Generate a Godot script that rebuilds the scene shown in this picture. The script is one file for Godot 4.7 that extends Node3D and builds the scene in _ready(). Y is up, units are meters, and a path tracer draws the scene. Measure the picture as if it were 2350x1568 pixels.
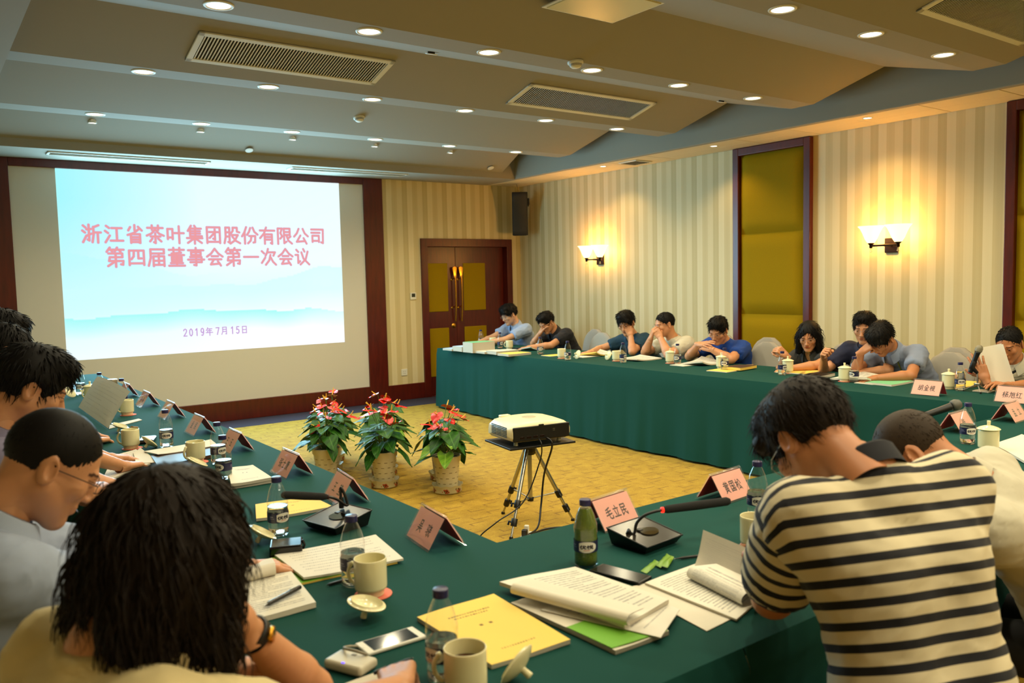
extends Node3D
# A hotel meeting room seen from its south-west corner. x runs east, y up, z south; the corner of the
# screen wall and the lamp wall is the origin. Units are metres.

const EYE := Vector3(-7.054, 1.532, 9.437)
const FOCAL := 1892.39          # pixels, for an image of 2350 x 1568
const TOP := 0.722              # table height
const SOFFIT := 2.827           # underside of the lower ceiling round the room
const FIELD := 2.945            # lowest strips of the folded ceiling

var M := {}                     # materials by name
var taken := {}                 # how often a top-level name was used
var rng := RandomNumberGenerator.new()
var cam_r: Vector3
var cam_u: Vector3
var cam_f: Vector3

func _ready() -> void:
	rng.seed = 4711
	set_camera()
	set_environment()
	make_materials()
	build_shell()
	build_ceiling()
	build_screen_wall()
	build_lamp_wall()
	build_tables()
	build_floor_things()
	build_table_things()
	build_people()

# ---------------------------------------------------------------- camera, sky, exposure
func set_camera() -> void:
	var yaw := 0.6294
	var pitch := -0.0753
	var roll := -0.0230
	cam_f = Vector3(sin(yaw) * cos(pitch), sin(pitch), -cos(yaw) * cos(pitch))
	var r0 := Vector3(cos(yaw), 0, sin(yaw))
	var u0 := r0.cross(cam_f)
	cam_r = cos(roll) * r0 + sin(roll) * u0
	cam_u = -sin(roll) * r0 + cos(roll) * u0
	var c := Camera3D.new()
	c.name = "camera"
	c.fov = rad_to_deg(2.0 * atan(784.0 / FOCAL))
	c.near = 0.05
	c.far = 60.0
	c.transform = Transform3D(Basis(cam_r, cam_u, -cam_f), EYE)
	var lens := CameraAttributesPhysical.new()
	lens.frustum_focal_length = 24.0 * FOCAL / 1568.0
	lens.frustum_focus_distance = 4.6
	lens.frustum_near = 0.05
	lens.frustum_far = 60.0
	lens.exposure_aperture = 4.0
	c.attributes = lens
	c.current = true
	add_child(c)

func set_environment() -> void:
	var e := Environment.new()
	e.background_mode = Environment.BG_COLOR
	e.background_color = Color(0.02, 0.02, 0.02)
	e.tonemap_mode = Environment.TONE_MAPPER_LINEAR
	e.tonemap_exposure = 1.6
	e.sdfgi_enabled = true
	e.ssao_enabled = true
	e.ssil_enabled = true
	var w := WorldEnvironment.new()
	w.name = "environment"
	w.environment = e
	add_child(w)

# a pixel of the photograph gives a direction; the plane it is met on gives the distance
func ray(px: float, py: float) -> Vector3:
	return cam_f + cam_r * ((px - 1175.0) / FOCAL) + cam_u * ((784.0 - py) / FOCAL)

func on_y(px: float, py: float, y: float) -> Vector3:
	var d := ray(px, py)
	return EYE + d * ((y - EYE.y) / d.y)

func on_x(px: float, py: float, x: float) -> Vector3:
	var d := ray(px, py)
	return EYE + d * ((x - EYE.x) / d.x)

func on_z(px: float, py: float, z: float) -> Vector3:
	var d := ray(px, py)
	return EYE + d * ((z - EYE.z) / d.z)

func tp(px: float, py: float, lift := 0.0) -> Vector3:      # a point on the table top
	return on_y(px, py, TOP + lift)

# ---------------------------------------------------------------- shapes
class Geo:
	var v := PackedVector3Array()
	var n := PackedVector3Array()
	var t := PackedVector2Array()
	var c := PackedColorArray()
	var i := PackedInt32Array()
	var xf := Transform3D.IDENTITY
	var tint := Color.WHITE

	func put(p: Vector3, nn: Vector3, uv := Vector2.ZERO) -> int:
		v.push_back(xf * p)
		n.push_back((xf.basis * nn).normalized())
		t.push_back(uv)
		c.push_back(tint)
		return v.size() - 1

	func quad(a: Vector3, b: Vector3, d: Vector3, e: Vector3, uva := Vector2(0, 0), uvb := Vector2(1, 0), uvd := Vector2(1, 1), uve := Vector2(0, 1)) -> Geo:
		var nn := (d - a).cross(b - a)
		if nn.length_squared() < 1e-16:
			nn = (e - a).cross(d - a)
		nn = nn.normalized()
		var k := put(a, nn, uva)
		put(b, nn, uvb)
		put(d, nn, uvd)
		put(e, nn, uve)
		i.append_array(PackedInt32Array([k, k + 1, k + 2, k, k + 2, k + 3]))
		return self

	func box(lo: Vector3, hi: Vector3) -> Geo:
		var p := []
		for k in 8:
			p.append(Vector3(hi.x if k & 1 else lo.x, hi.y if k & 2 else lo.y, hi.z if k & 4 else lo.z))
		for f in [[6, 7, 5, 4], [3, 2, 0, 1], [2, 6, 4, 0], [7, 3, 1, 5], [2, 3, 7, 6], [4, 5, 1, 0]]:
			var a: Vector3 = p[f[0]]
			var b: Vector3 = p[f[1]]
			var d: Vector3 = p[f[2]]
			var w := (b - a).length()
			var h := (d - b).length()
			quad(a, b, d, p[f[3]], Vector2(0, 0), Vector2(w, 0), Vector2(w, h), Vector2(0, h))
		return self

	# a box with rounded edges
	func rbox(lo: Vector3, hi: Vector3, r: float, seg := 2) -> Geo:
		var mid := (lo + hi) * 0.5
		var h := (hi - lo) * 0.5
		r = minf(r, minf(h.x, minf(h.y, h.z)) * 0.999)
		var inner := h - Vector3(r, r, r)
		var axes := [[Vector3(1, 0, 0), Vector3(0, 1, 0), Vector3(0, 0, 1)], [Vector3(0, 1, 0), Vector3(0, 0, 1), Vector3(1, 0, 0)], [Vector3(0, 0, 1), Vector3(1, 0, 0), Vector3(0, 1, 0)]]
		for ax in axes:
			for s in [-1.0, 1.0]:
				var w: Vector3 = ax[2] * s
				var us := side_steps(h, r, ax[0], seg)
				var vs := side_steps(h, r, ax[1], seg)
				var first := v.size()
				for a in us:
					for b in vs:
						var p: Vector3 = ax[0] * a + ax[1] * b + w * absf(h.dot(ax[2]))
						var q := p.clamp(-inner, inner)
						var d := (p - q)
						d = d.normalized() if d.length_squared() > 1e-14 else w
						put(mid + q + d * r, d, Vector2(a, b))
				var m: int = vs.size()
				for a in us.size() - 1:
					for b in m - 1:
						var k := first + a * m + b
						if s > 0:
							i.append_array(PackedInt32Array([k, k + 1, k + m + 1, k, k + m + 1, k + m]))
						else:
							i.append_array(PackedInt32Array([k, k + m + 1, k + 1, k, k + m, k + m + 1]))
		return self

	func side_steps(h: Vector3, r: float, ax: Vector3, seg: int) -> Array:
		var e := absf(h.dot(ax))
		var o := []
		for k in seg + 1:
			o.append(-e + r - r * cos(PI * 0.5 * k / seg) if k < seg else -e + r)
		for k in seg + 1:
			o.append(e - r + r * sin(PI * 0.5 * k / seg))
		return o

	# rows of points, each row as long as the next; smooth normals
	func sheet(rows: Array, closed_u := false, closed_v := false, flip := false) -> Geo:
		var nr := rows.size()
		var nc: int = rows[0].size()
		var base := v.size()
		var acc := PackedVector3Array()
		acc.resize(nr * nc)
		var idx := PackedInt32Array()
		for a in (nr if closed_u else nr - 1):
			for b in (nc if closed_v else nc - 1):
				var k0: int = a * nc + b
				var k1: int = a * nc + (b + 1) % nc
				var k2: int = ((a + 1) % nr) * nc + (b + 1) % nc
				var k3: int = ((a + 1) % nr) * nc + b
				var p0: Vector3 = rows[a][b]
				var p2: Vector3 = rows[(a + 1) % nr][(b + 1) % nc]
				var p1: Vector3 = rows[a][(b + 1) % nc]
				var p3: Vector3 = rows[(a + 1) % nr][b]
				var nn := (p2 - p0).cross(p1 - p3)
				if flip:
					nn = -nn
				acc[k0] += nn
				acc[k1] += nn
				acc[k2] += nn
				acc[k3] += nn
				if flip:
					idx.append_array(PackedInt32Array([k0, k2, k1, k0, k3, k2]))
				else:
					idx.append_array(PackedInt32Array([k0, k1, k2, k0, k2, k3]))
		for a in nr:
			for b in nc:
				var nn := acc[a * nc + b]
				put(rows[a][b], nn.normalized() if nn.length_squared() > 1e-20 else Vector3.UP, Vector2(float(b) / maxi(1, nc - (0 if closed_v else 1)), float(a) / maxi(1, nr - (0 if closed_u else 1))))
		for k in idx:
			i.push_back(base + k)
		return self

	# profile of (radius, height) turned about the y axis; equal neighbours make a sharp edge
	func lathe(profile: Array, sides := 24, squash := 1.0) -> Geo:
		var part := []
		for k in profile.size():
			if k > 0 and profile[k].distance_to(profile[k - 1]) < 1e-6:
				ring_sheet(part, sides, squash)
				part = []
			part.append(profile[k])
		ring_sheet(part, sides, squash)
		return self

	func ring_sheet(part: Array, sides: int, squash: float) -> void:
		if part.size() < 2:
			return
		var rows := []
		for q in part:
			var row := []
			for s in sides + 1:
				var a := TAU * s / sides
				row.append(Vector3(cos(a) * q.x, q.y, sin(a) * q.x * squash))
			rows.append(row)
		var first := v.size()
		sheet(rows)
		for k in part.size():      # one normal along the seam
			var a := first + k * (sides + 1)
			var nn := (n[a] + n[a + sides]).normalized()
			n[a] = nn
			n[a + sides] = nn

	# a tube along points; radius a number or one for each point
	func tube(pts: Array, radius, sides := 8, caps := true) -> Geo:
		var rows := []
		var last := Vector3.ZERO
		for k in pts.size():
			var d: Vector3 = (pts[mini(k + 1, pts.size() - 1)] - pts[maxi(k - 1, 0)]).normalized()
			var u := last - d * last.dot(d)
			if u.length() < 1e-4:
				u = d.cross(Vector3.UP if absf(d.y) < 0.9 else Vector3.RIGHT)
			u = u.normalized()
			last = u
			var w := d.cross(u)
			var r: float = radius[k] if radius is Array else radius
			var row := []
			for s in sides:
				var a := TAU * s / sides
				row.append(pts[k] + (u * cos(a) + w * sin(a)) * r)
			rows.append(row)
		if caps:
			var c0 := []
			var c1 := []
			for s in sides:
				c0.append(pts[0])
				c1.append(pts[pts.size() - 1])
			rows.push_front(c0)
			rows.push_back(c1)
		sheet(rows, false, true, true)
		return self

	# a flat outline (Vector2, x right, y up) given a thickness along z
	func plate(outline: PackedVector2Array, z0: float, z1: float) -> Geo:
		var tri := Geometry2D.triangulate_polygon(outline)
		for side in 2:
			var z := z1 if side else z0
			var nn := Vector3(0, 0, 1 if side else -1)
			var first := v.size()
			for q in outline:
				put(Vector3(q.x, q.y, z), nn, q)
			for k in range(0, tri.size(), 3):
				i.append_array(PackedInt32Array([first + tri[k], first + tri[k + 1], first + tri[k + 2]]))
		var m := outline.size()
		for k in m:
			var a := outline[k]
			var b := outline[(k + 1) % m]
			quad(Vector3(a.x, a.y, z0), Vector3(b.x, b.y, z0), Vector3(b.x, b.y, z1), Vector3(a.x, a.y, z1))
		return self

	func add(g: Geo, at: Transform3D) -> Geo:
		var first := v.size()
		for k in g.v.size():
			v.push_back(at * g.v[k])
			n.push_back((at.basis * g.n[k]).normalized())
			t.push_back(g.t[k])
			c.push_back(g.c[k])
		var turn := at.basis.determinant() < 0.0
		for k in range(0, g.i.size(), 3):
			i.push_back(first + g.i[k])
			i.push_back(first + g.i[k + (2 if turn else 1)])
			i.push_back(first + g.i[k + (1 if turn else 2)])
		return self

	func mesh(coloured := false) -> ArrayMesh:
		var a := []
		a.resize(Mesh.ARRAY_MAX)
		a[Mesh.ARRAY_VERTEX] = v
		a[Mesh.ARRAY_NORMAL] = n
		a[Mesh.ARRAY_TEX_UV] = t
		if coloured:
			a[Mesh.ARRAY_COLOR] = c
		a[Mesh.ARRAY_INDEX] = i
		var m := ArrayMesh.new()
		m.add_surface_from_arrays(Mesh.PRIMITIVE_TRIANGLES, a)
		return m

# ---------------------------------------------------------------- scene nodes
func numbered(called: String) -> String:
	var k: int = taken.get(called, 0)
	taken[called] = k + 1
	return called if k == 0 else "%s_%03d" % [called, k]

func tag(o: Node3D, label: String, category: String, group := "") -> Node3D:
	o.set_meta("label", label)
	o.set_meta("category", category)
	if group != "":
		o.set_meta("group", group)
	return o

# a top-level thing: a node at its base, its parts its children
func thing(called: String, label: String, category: String, where := Vector3.ZERO, turn := 0.0, group := "") -> Node3D:
	var o := Node3D.new()
	o.name = numbered(called)
	add_child(o)
	o.position = where
	o.rotation.y = turn
	return tag(o, label, category, group)

func part(called: String, g, m: Material, parent: Node3D) -> MeshInstance3D:
	var o := MeshInstance3D.new()
	o.name = called
	o.mesh = g.mesh(m is BaseMaterial3D and m.vertex_color_use_as_albedo) if g is Geo else g
	o.material_override = m
	parent.add_child(o, true)
	return o

func structure(called: String, g, m: Material, label := "") -> MeshInstance3D:
	var o := MeshInstance3D.new()
	o.name = numbered(called)
	o.mesh = g.mesh() if g is Geo else g
	o.material_override = m
	o.set_meta("kind", "structure")
	if label != "":
		o.set_meta("label", label)
	add_child(o)
	return o

func copy(o: Node3D, label: String, group := "") -> Node3D:
	var called := String(o.name).trim_suffix("_" + String(o.name).right(3)) if String(o.name).right(3).is_valid_int() else String(o.name)
	var c: Node3D = o.duplicate()
	c.name = numbered(called)
	add_child(c)
	c.set_meta("label", label)
	if group != "":
		c.set_meta("group", group)
	return c

# ---------------------------------------------------------------- materials
func mat(color: Color, rough := 0.7, metal := 0.0, spec := 0.5) -> StandardMaterial3D:
	var m := StandardMaterial3D.new()
	m.albedo_color = color
	m.roughness = rough
	m.metallic = metal
	m.metallic_specular = spec
	return m

func noise_tex(freq: float, c0: Color, c1: Color, size := 256, seed_ := 1, octaves := 3) -> NoiseTexture2D:
	var f := FastNoiseLite.new()
	f.noise_type = FastNoiseLite.TYPE_SIMPLEX_SMOOTH
	f.frequency = freq
	f.seed = seed_
	f.fractal_octaves = octaves
	var g := Gradient.new()
	g.set_color(0, c0)
	g.set_color(1, c1)
	var t := NoiseTexture2D.new()
	t.width = size
	t.height = size
	t.seamless = true
	t.noise = f
	t.color_ramp = g
	return t

var tex_store := {}

func shared_noise(freq: float, low: float, seed_: int) -> NoiseTexture2D:
	var key := "%.3f %.2f %d" % [freq, low, seed_]
	if not tex_store.has(key):
		tex_store[key] = noise_tex(freq, Color(low, low, low), Color.WHITE, 256, seed_)
	return tex_store[key]

func grained(color: Color, vary: float, scale: float, rough: float, freq := 0.05, bump := 0.0, stretch := Vector3.ONE, seed_ := 1) -> StandardMaterial3D:
	var m := mat(color.lightened(vary * 0.5), rough)
	m.albedo_texture = shared_noise(freq, 1.0 - snappedf(minf(0.6, vary * 1.6), 0.1), 1)
	m.uv1_triplanar = true
	m.uv1_world_triplanar = true
	m.uv1_scale = stretch * scale
	if bump > 0.0:
		m.heightmap_enabled = true
		m.heightmap_texture = shared_noise(freq * 2.0, 0.0, 6)
		m.heightmap_scale = bump
	return m

func glow(color: Color, energy: float) -> StandardMaterial3D:
	var m := mat(color, 0.5)
	m.emission_enabled = true
	m.emission = color
	m.emission_energy_multiplier = energy
	return m

func clear(color: Color, alpha: float, rough := 0.05) -> StandardMaterial3D:
	var m := mat(Color(color, alpha), rough)
	m.transparency = BaseMaterial3D.TRANSPARENCY_ALPHA
	return m

func spot(called: String, where: Vector3, towards: Vector3, color: Color, energy: float, angle: float, size: float) -> SpotLight3D:
	var l := SpotLight3D.new()
	l.name = called
	l.light_color = color
	l.light_energy = energy
	l.spot_angle = angle
	l.spot_angle_attenuation = 0.6
	l.spot_range = 20.0
	l.spot_attenuation = 2.0
	l.light_size = size
	l.shadow_enabled = true
	l.transform = Transform3D(Basis.looking_at(towards, Vector3.RIGHT if absf(towards.normalized().y) > 0.9 else Vector3.UP), where)
	return l

func make_materials() -> void:
	M.plaster = grained(Color(0.575, 0.55, 0.49), 0.03, 0.7, 0.85, 0.03)
	M.tile = grained(Color(0.86, 0.80, 0.66), 0.03, 1.2, 0.85, 0.06)
	M.wood = wood(Color(0.27, 0.06, 0.03), Color(0.37, 0.095, 0.045))
	M.trim = mat(Color(0.86, 0.85, 0.80), 0.5)
	M.dark = mat(Color(0.03, 0.03, 0.03), 0.6)
	M.black = mat(Color(0.025, 0.025, 0.03), 0.42)
	M.duct = mat(Color(0.52, 0.52, 0.50), 0.6)
	M.brass = mat(Color(0.85, 0.62, 0.22), 0.22, 1.0)
	M.steel = mat(Color(0.72, 0.71, 0.68), 0.3, 1.0)
	M.bronze = mat(Color(0.13, 0.07, 0.05), 0.38, 0.6)
	M.board = grained(Color(0.80, 0.78, 0.74), 0.015, 0.9, 0.8, 0.02)
	M.lamp = glow(Color(1.0, 0.97, 0.88), 4.0)
	M.wallpaper = wallpaper()
	M.carpet = carpet()
	M.border = grained(Color(0.10, 0.065, 0.15), 0.25, 3.0, 0.95, 0.2, 0.3)
	M.cushion = grained(Color(0.60, 0.48, 0.015), 0.05, 4.0, 0.8, 0.1, 0.03)
	M.cushion.metallic_specular = 0.2
	M.white_plastic = mat(Color(0.86, 0.85, 0.80), 0.35)

func wood(c0: Color, c1: Color) -> StandardMaterial3D:
	var m := mat(Color.WHITE, 0.32)
	m.albedo_texture = noise_tex(0.03, c0, c1, 256, 9, 4)
	m.uv1_triplanar = true
	m.uv1_world_triplanar = true
	m.uv1_scale = Vector3(2.5, 0.35, 2.5)
	return m

# printed paper with stripes 75 mm wide in cream and tan; u runs along the wall in metres
func wallpaper() -> StandardMaterial3D:
	var im := Image.create(256, 16, false, Image.FORMAT_RGB8)
	var tone := [Color(0.845, 0.79, 0.63), Color(0.79, 0.725, 0.54), Color(0.83, 0.77, 0.60), Color(0.755, 0.69, 0.50)]
	for x in 256:
		var k := x / 64
		var inner := absf((x % 64) - 31.5) / 32.0
		var c: Color = tone[k].lerp(tone[(k + 2) % 4], 0.25 if inner < 0.35 else 0.0)
		for y in 16:
			im.set_pixel(x, y, c)
	var m := mat(Color.WHITE, 0.62)
	m.albedo_texture = ImageTexture.create_from_image(im)
	m.uv1_scale = Vector3(1.0 / 0.30, 1.0, 1.0)
	m.heightmap_enabled = true
	m.heightmap_texture = noise_tex(0.2, Color.BLACK, Color.WHITE, 128, 4)
	m.heightmap_scale = 0.02
	return m

# yellow loop carpet with a printed pattern of short brown hooks
func carpet() -> StandardMaterial3D:
	var n := 512
	var im := Image.create(n, n, false, Image.FORMAT_RGB8)
	var r := RandomNumberGenerator.new()
	r.seed = 31
	var f := FastNoiseLite.new()
	f.frequency = 0.02
	f.seed = 3
	for y in n:
		for x in n:
			var v := 0.06 * f.get_noise_2d(x, y) + r.randf_range(-0.05, 0.05)
			im.set_pixel(x, y, Color(0.62 + v, 0.49 + v, 0.115 + v * 0.6))
	# 8 x 8 cells, rows shifted: an L of a darker yarn and a paler fleck in each
	for cy in 8:
		for cx in 8:
			var ox := cx * 64 + (32 if cy % 2 else 0)
			var oy := cy * 64
			var turn := (cx + cy) % 2
			for k in 46:
				for w in 5:
					if r.randf() < 0.22:
						continue
					var d := Color(0.40, 0.28, 0.06).lerp(Color(0.56, 0.43, 0.10), r.randf())
					im.set_pixel(posmod(ox + 8 + k, n), posmod(oy + (10 + w if turn else 52 - w), n), d)
					if k < 22:
						im.set_pixel(posmod(ox + 8 + w, n), posmod(oy + (10 + k if turn else 30 + k), n), d)
			for k in 240:
				var q := Vector2i(posmod(ox + r.randi_range(14, 58), n), posmod(oy + r.randi_range(16, 46), n))
				im.set_pixel(q.x, q.y, Color(0.70, 0.57, 0.17))
	var m := mat(Color.WHITE, 0.95)
	m.albedo_texture = ImageTexture.create_from_image(im)
	m.uv1_scale = Vector3(1.0 / 1.28, 1.0 / 1.28, 1)
	m.heightmap_enabled = true
	m.heightmap_texture = noise_tex(0.35, Color.BLACK, Color.WHITE, 256, 6)
	m.heightmap_scale = 0.2
	return m

# ---------------------------------------------------------------- shell
const WEST := -8.3
const SOUTH := 12.0

func build_shell() -> void:
	var f := Geo.new()
	var z0 := 0.552
	f.quad(Vector3(WEST, 0, z0), Vector3(0, 0, z0), Vector3(0, 0, SOUTH), Vector3(WEST, 0, SOUTH), Vector2(WEST, z0), Vector2(0, z0), Vector2(0, SOUTH), Vector2(WEST, SOUTH))
	f.box(Vector3(WEST - 0.2, -0.2, 0), Vector3(0.2, -0.001, SOUTH + 0.2))
	structure("floor", f, M.carpet)
	structure("trim_1", Geo.new().box(Vector3(WEST, -0.01, -0.05), Vector3(0, 0.0005, z0)), M.border, "dark purple carpet border along the screen wall")
	# the screen wall, with the doorway left open
	var w := Geo.new()
	wall_piece(w, Vector3(WEST - 0.2, 0, 0), Vector3(-1.60, 0, 0), 3.5)
	wall_piece(w, Vector3(-0.19, 0, 0), Vector3(0.2, 0, 0), 3.5)
	w.quad(Vector3(-1.60, 3.5, 0), Vector3(-0.19, 3.5, 0), Vector3(-0.19, 2.05, 0), Vector3(-1.60, 2.05, 0), Vector2(-1.6, 0), Vector2(-0.19, 0), Vector2(-0.19, 1), Vector2(-1.6, 1))
	w.box(Vector3(WEST - 0.2, 0, -0.2), Vector3(-1.60, 3.5, -0.002))
	w.box(Vector3(-0.19, 0, -0.2), Vector3(0.2, 3.5, -0.002))
	w.box(Vector3(-1.60, 2.05, -0.2), Vector3(-0.19, 3.5, -0.002))
	structure("wall_north", w, M.wallpaper)
	w = Geo.new()
	w.quad(Vector3(0, 3.5, 0), Vector3(0, 3.5, SOUTH), Vector3(0, 0, SOUTH), Vector3(0, 0, 0), Vector2(0.04, 0), Vector2(SOUTH + 0.04, 0), Vector2(SOUTH + 0.04, 1), Vector2(0.04, 1))
	w.box(Vector3(0.002, 0, 0), Vector3(0.2, 3.5, SOUTH + 0.2))
	structure("wall_east", w, M.wallpaper)
	w = Geo.new()
	w.quad(Vector3(WEST, 3.5, SOUTH), Vector3(WEST, 3.5, 0), Vector3(WEST, 0, 0), Vector3(WEST, 0, SOUTH), Vector2(0, 0), Vector2(SOUTH, 0), Vector2(SOUTH, 1), Vector2(0, 1))
	w.box(Vector3(WEST - 0.2, 0, 0), Vector3(WEST - 0.002, 3.5, SOUTH + 0.2))
	structure("wall_west", w, M.wallpaper)
	w = Geo.new()
	w.quad(Vector3(0, 3.5, SOUTH), Vector3(WEST, 3.5, SOUTH), Vector3(WEST, 0, SOUTH), Vector3(0, 0, SOUTH), Vector2(0, 0), Vector2(8.3, 0), Vector2(8.3, 1), Vector2(0, 1))
	w.box(Vector3(WEST, 0, SOUTH + 0.002), Vector3(0, 3.5, SOUTH + 0.2))
	structure("wall_south", w, M.wallpaper)
	structure("baseboard_north", Geo.new().rbox(Vector3(-2.18, 0, -0.01), Vector3(-1.62, 0.206, 0.022), 0.006), M.wood)
	structure("baseboard_east", Geo.new().rbox(Vector3(-0.022, 0, 0), Vector3(0.01, 0.206, SOUTH), 0.006), M.wood)

func wall_piece(g: Geo, a: Vector3, b: Vector3, h: float) -> void:
	g.quad(a + Vector3(0, h, 0), b + Vector3(0, h, 0), b, a, Vector2(a.x, 0), Vector2(b.x, 0), Vector2(b.x, 1), Vector2(a.x, 1))

# ---------------------------------------------------------------- ceiling
const STRIPS := [1.965, 3.57, 5.13, 6.64, 8.20, 9.76, 11.32]
const LAMP_X := [-5.74, -4.905, -4.085, -3.23, -2.37, -1.50]

func field_profile() -> Array:
	var p := [Vector2(0.72, 2.905), Vector2(1.10, 3.10)]
	for k in STRIPS.size():
		p.append(Vector2(STRIPS[k] - 0.11, FIELD))
		p.append(Vector2(STRIPS[k] + 0.11, FIELD))
		if k < STRIPS.size() - 1:
			p.append(Vector2((STRIPS[k] + STRIPS[k + 1]) * 0.5 - 0.02, 3.12))
	p.append(Vector2(SOUTH, 3.1))
	return p

func field_height(z: float) -> float:
	var p := field_profile()
	for k in p.size() - 1:
		if z <= p[k + 1].x:
			return lerpf(p[k].y, p[k + 1].y, clampf((z - p[k].x) / (p[k + 1].x - p[k].x), 0, 1))
	return 3.1

func field_tilt(z: float) -> float:
	return atan2(field_height(z + 0.02) - field_height(z - 0.02), 0.04)

const VENTS := [[-5.53, -4.19, 3.84, 4.20], [-2.98, -1.56, 3.82, 4.18], [-2.36, -1.05, 6.93, 7.29]]
const FIELD_W := -6.62
const FIELD_E := -0.80

func build_ceiling() -> void:
	var lid := Geo.new().box(Vector3(WEST - 0.2, 3.42, -0.2), Vector3(0.2, 3.6, SOUTH + 0.2))
	structure("ceiling", lid, M.plaster)
	var p := field_profile()
	var g := Geo.new()
	for k in p.size() - 1:
		var a: Vector2 = p[k]
		var b: Vector2 = p[k + 1]
		var zs := [a.x, b.x]
		var xs := [FIELD_W, FIELD_E]
		for v in VENTS:            # an opening for each air vent in this strip
			if v[2] > a.x and v[3] < b.x:
				zs = [a.x, v[2] + 0.03, v[3] - 0.03, b.x]
				xs = xs + [v[0] + 0.03, v[1] - 0.03]
		xs.sort()
		for i in zs.size() - 1:
			for j in xs.size() - 1:
				if i == 1 and j % 2 == 1:
					continue
				var ya := lerpf(a.y, b.y, (zs[i] - a.x) / (b.x - a.x))
				var yb := lerpf(a.y, b.y, (zs[i + 1] - a.x) / (b.x - a.x))
				g.quad(Vector3(xs[j], ya, zs[i]), Vector3(xs[j], yb, zs[i + 1]), Vector3(xs[j + 1], yb, zs[i + 1]), Vector3(xs[j + 1], ya, zs[i]))
				g.quad(Vector3(xs[j], ya + 0.015, zs[i]), Vector3(xs[j + 1], ya + 0.015, zs[i]), Vector3(xs[j + 1], yb + 0.015, zs[i + 1]), Vector3(xs[j], yb + 0.015, zs[i + 1]))
		for x in [FIELD_W, FIELD_E]:
			g.quad(Vector3(x, a.y, a.x), Vector3(x, b.y, b.x), Vector3(x, b.y + 0.015, b.x), Vector3(x, a.y + 0.015, a.x))
	structure("ceiling_field", g, M.plaster, "folded plaster ceiling of long sloping strips")
	# lower ceiling along the screen wall, with its step
	structure("ceiling_ledge", Geo.new().box(Vector3(WEST, SOFFIT, -0.01), Vector3(-0.56, 3.42, 0.72)), M.plaster, "lower plaster strip of ceiling above the screen")
	# lower ceiling along the west wall
	structure("ceiling_side", Geo.new().box(Vector3(WEST, SOFFIT, 0.72), Vector3(-6.53, 3.42, SOUTH)), M.plaster, "lower plaster strip of ceiling along the west wall")
	# lower ceiling along the lamp wall: an upright face with a lip, tiles laid behind it
	var fascia := structure("ceiling_fascia", Geo.new().rbox(Vector3(-0.60, SOFFIT, 0.0), Vector3(-0.535, 3.42, SOUTH), 0.012), M.plaster, "upright plaster face between the folded ceiling and the tiles")
	fascia.cast_shadow = GeometryInstance3D.SHADOW_CASTING_SETTING_ON
	var bed := structure("ceiling_tiles", Geo.new().box(Vector3(-0.54, SOFFIT + 0.014, 0.0), Vector3(0.0, SOFFIT + 0.03, SOUTH)), M.tile, "strip of cream ceiling tiles along the lamp wall")
	var tile := Geo.new().rbox(Vector3(-0.264, 0, 0.002), Vector3(-0.002, 0.016, 0.596), 0.002, 1).mesh()
	for k in 20:
		for j in 2:
			var o := part("tile", tile, M.tile, bed)
			o.position = Vector3(-0.266 * j - 0.004, SOFFIT + 0.002 * ((k * 7 + j * 3) % 3) * 0.4, k * 0.6)
	build_downlights()
	build_vents()

func build_downlights() -> void:
	var ring := Geo.new().lathe([Vector2(0.058, 0.004), Vector2(0.062, -0.005), Vector2(0.074, -0.003), Vector2(0.076, 0.002)], 24).mesh()
	var disc := Geo.new().lathe([Vector2(0.0001, 0.001), Vector2(0.0585, 0.001), Vector2(0.0605, 0.004)], 24).mesh()
	var warm := Color(1.0, 0.945, 0.79)
	for k in STRIPS.size():
		for j in LAMP_X.size():
			var x: float = LAMP_X[j] + 0.02 * k
			var t := thing("ceiling_downlight", "round recessed downlight shining white in the %s ceiling strip from the screen" % ["first", "second", "third", "fourth", "fifth", "sixth", "seventh"][k], "downlight", Vector3(x, FIELD - 0.0015, STRIPS[k]), 0, "recessed downlights in the ceiling strips")
			part("ring", ring, M.trim, t)
			part("lens", disc, M.lamp, t)
			t.add_child(spot("beam", Vector3(0, -0.012, 0), Vector3.DOWN, warm, 0.80, 78.0, 0.055), true)
	var cool := Color(1.0, 0.93, 0.8)
	for x in [-5.60, -4.64, -3.70, -2.75, -1.76]:
		var z := 1.0
		var t := thing("small_downlight", "small round downlight in the ceiling panel nearest the screen", "downlight", Vector3.ZERO, 0, "small downlights before the screen")
		part("housing", Geo.new().lathe([Vector2(0.072, 0.0), Vector2(0.072, 0.045)], 20), M.trim, t)
		t.position = tilted(z, x, 0.006).origin
		t.scale = Vector3.ONE * 0.5
		part("ring", ring, M.trim, t)
		part("lens", disc, M.lamp, t)
		t.add_child(spot("beam", Vector3(0, -0.02, 0), Vector3.DOWN, cool, 0.1, 50.0, 0.03), true)
	for z in [2.19, 3.836, 5.491, 7.15, 8.8]:
		var t := thing("small_downlight", "small round downlight set in the cream tiles above the lamp wall", "downlight", Vector3(-0.40, SOFFIT - 0.002, z), 0, "small downlights over the lamp wall")
		t.scale = Vector3.ONE * 0.55
		part("ring", ring, M.trim, t)
		part("lens", disc, M.lamp, t)
		t.add_child(spot("beam", Vector3(0, -0.02, 0), Vector3.DOWN, Color(1, 0.84, 0.56), 0.3, 60.0, 0.03), true)

func tilted(z: float, x: float, drop := 0.0) -> Transform3D:   # on the underside of the folded ceiling
	var a := field_tilt(z)
	var b := Basis(Vector3.RIGHT, -a)
	return Transform3D(b, Vector3(x, field_height(z), z) + b * Vector3(0, -drop, 0))

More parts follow.
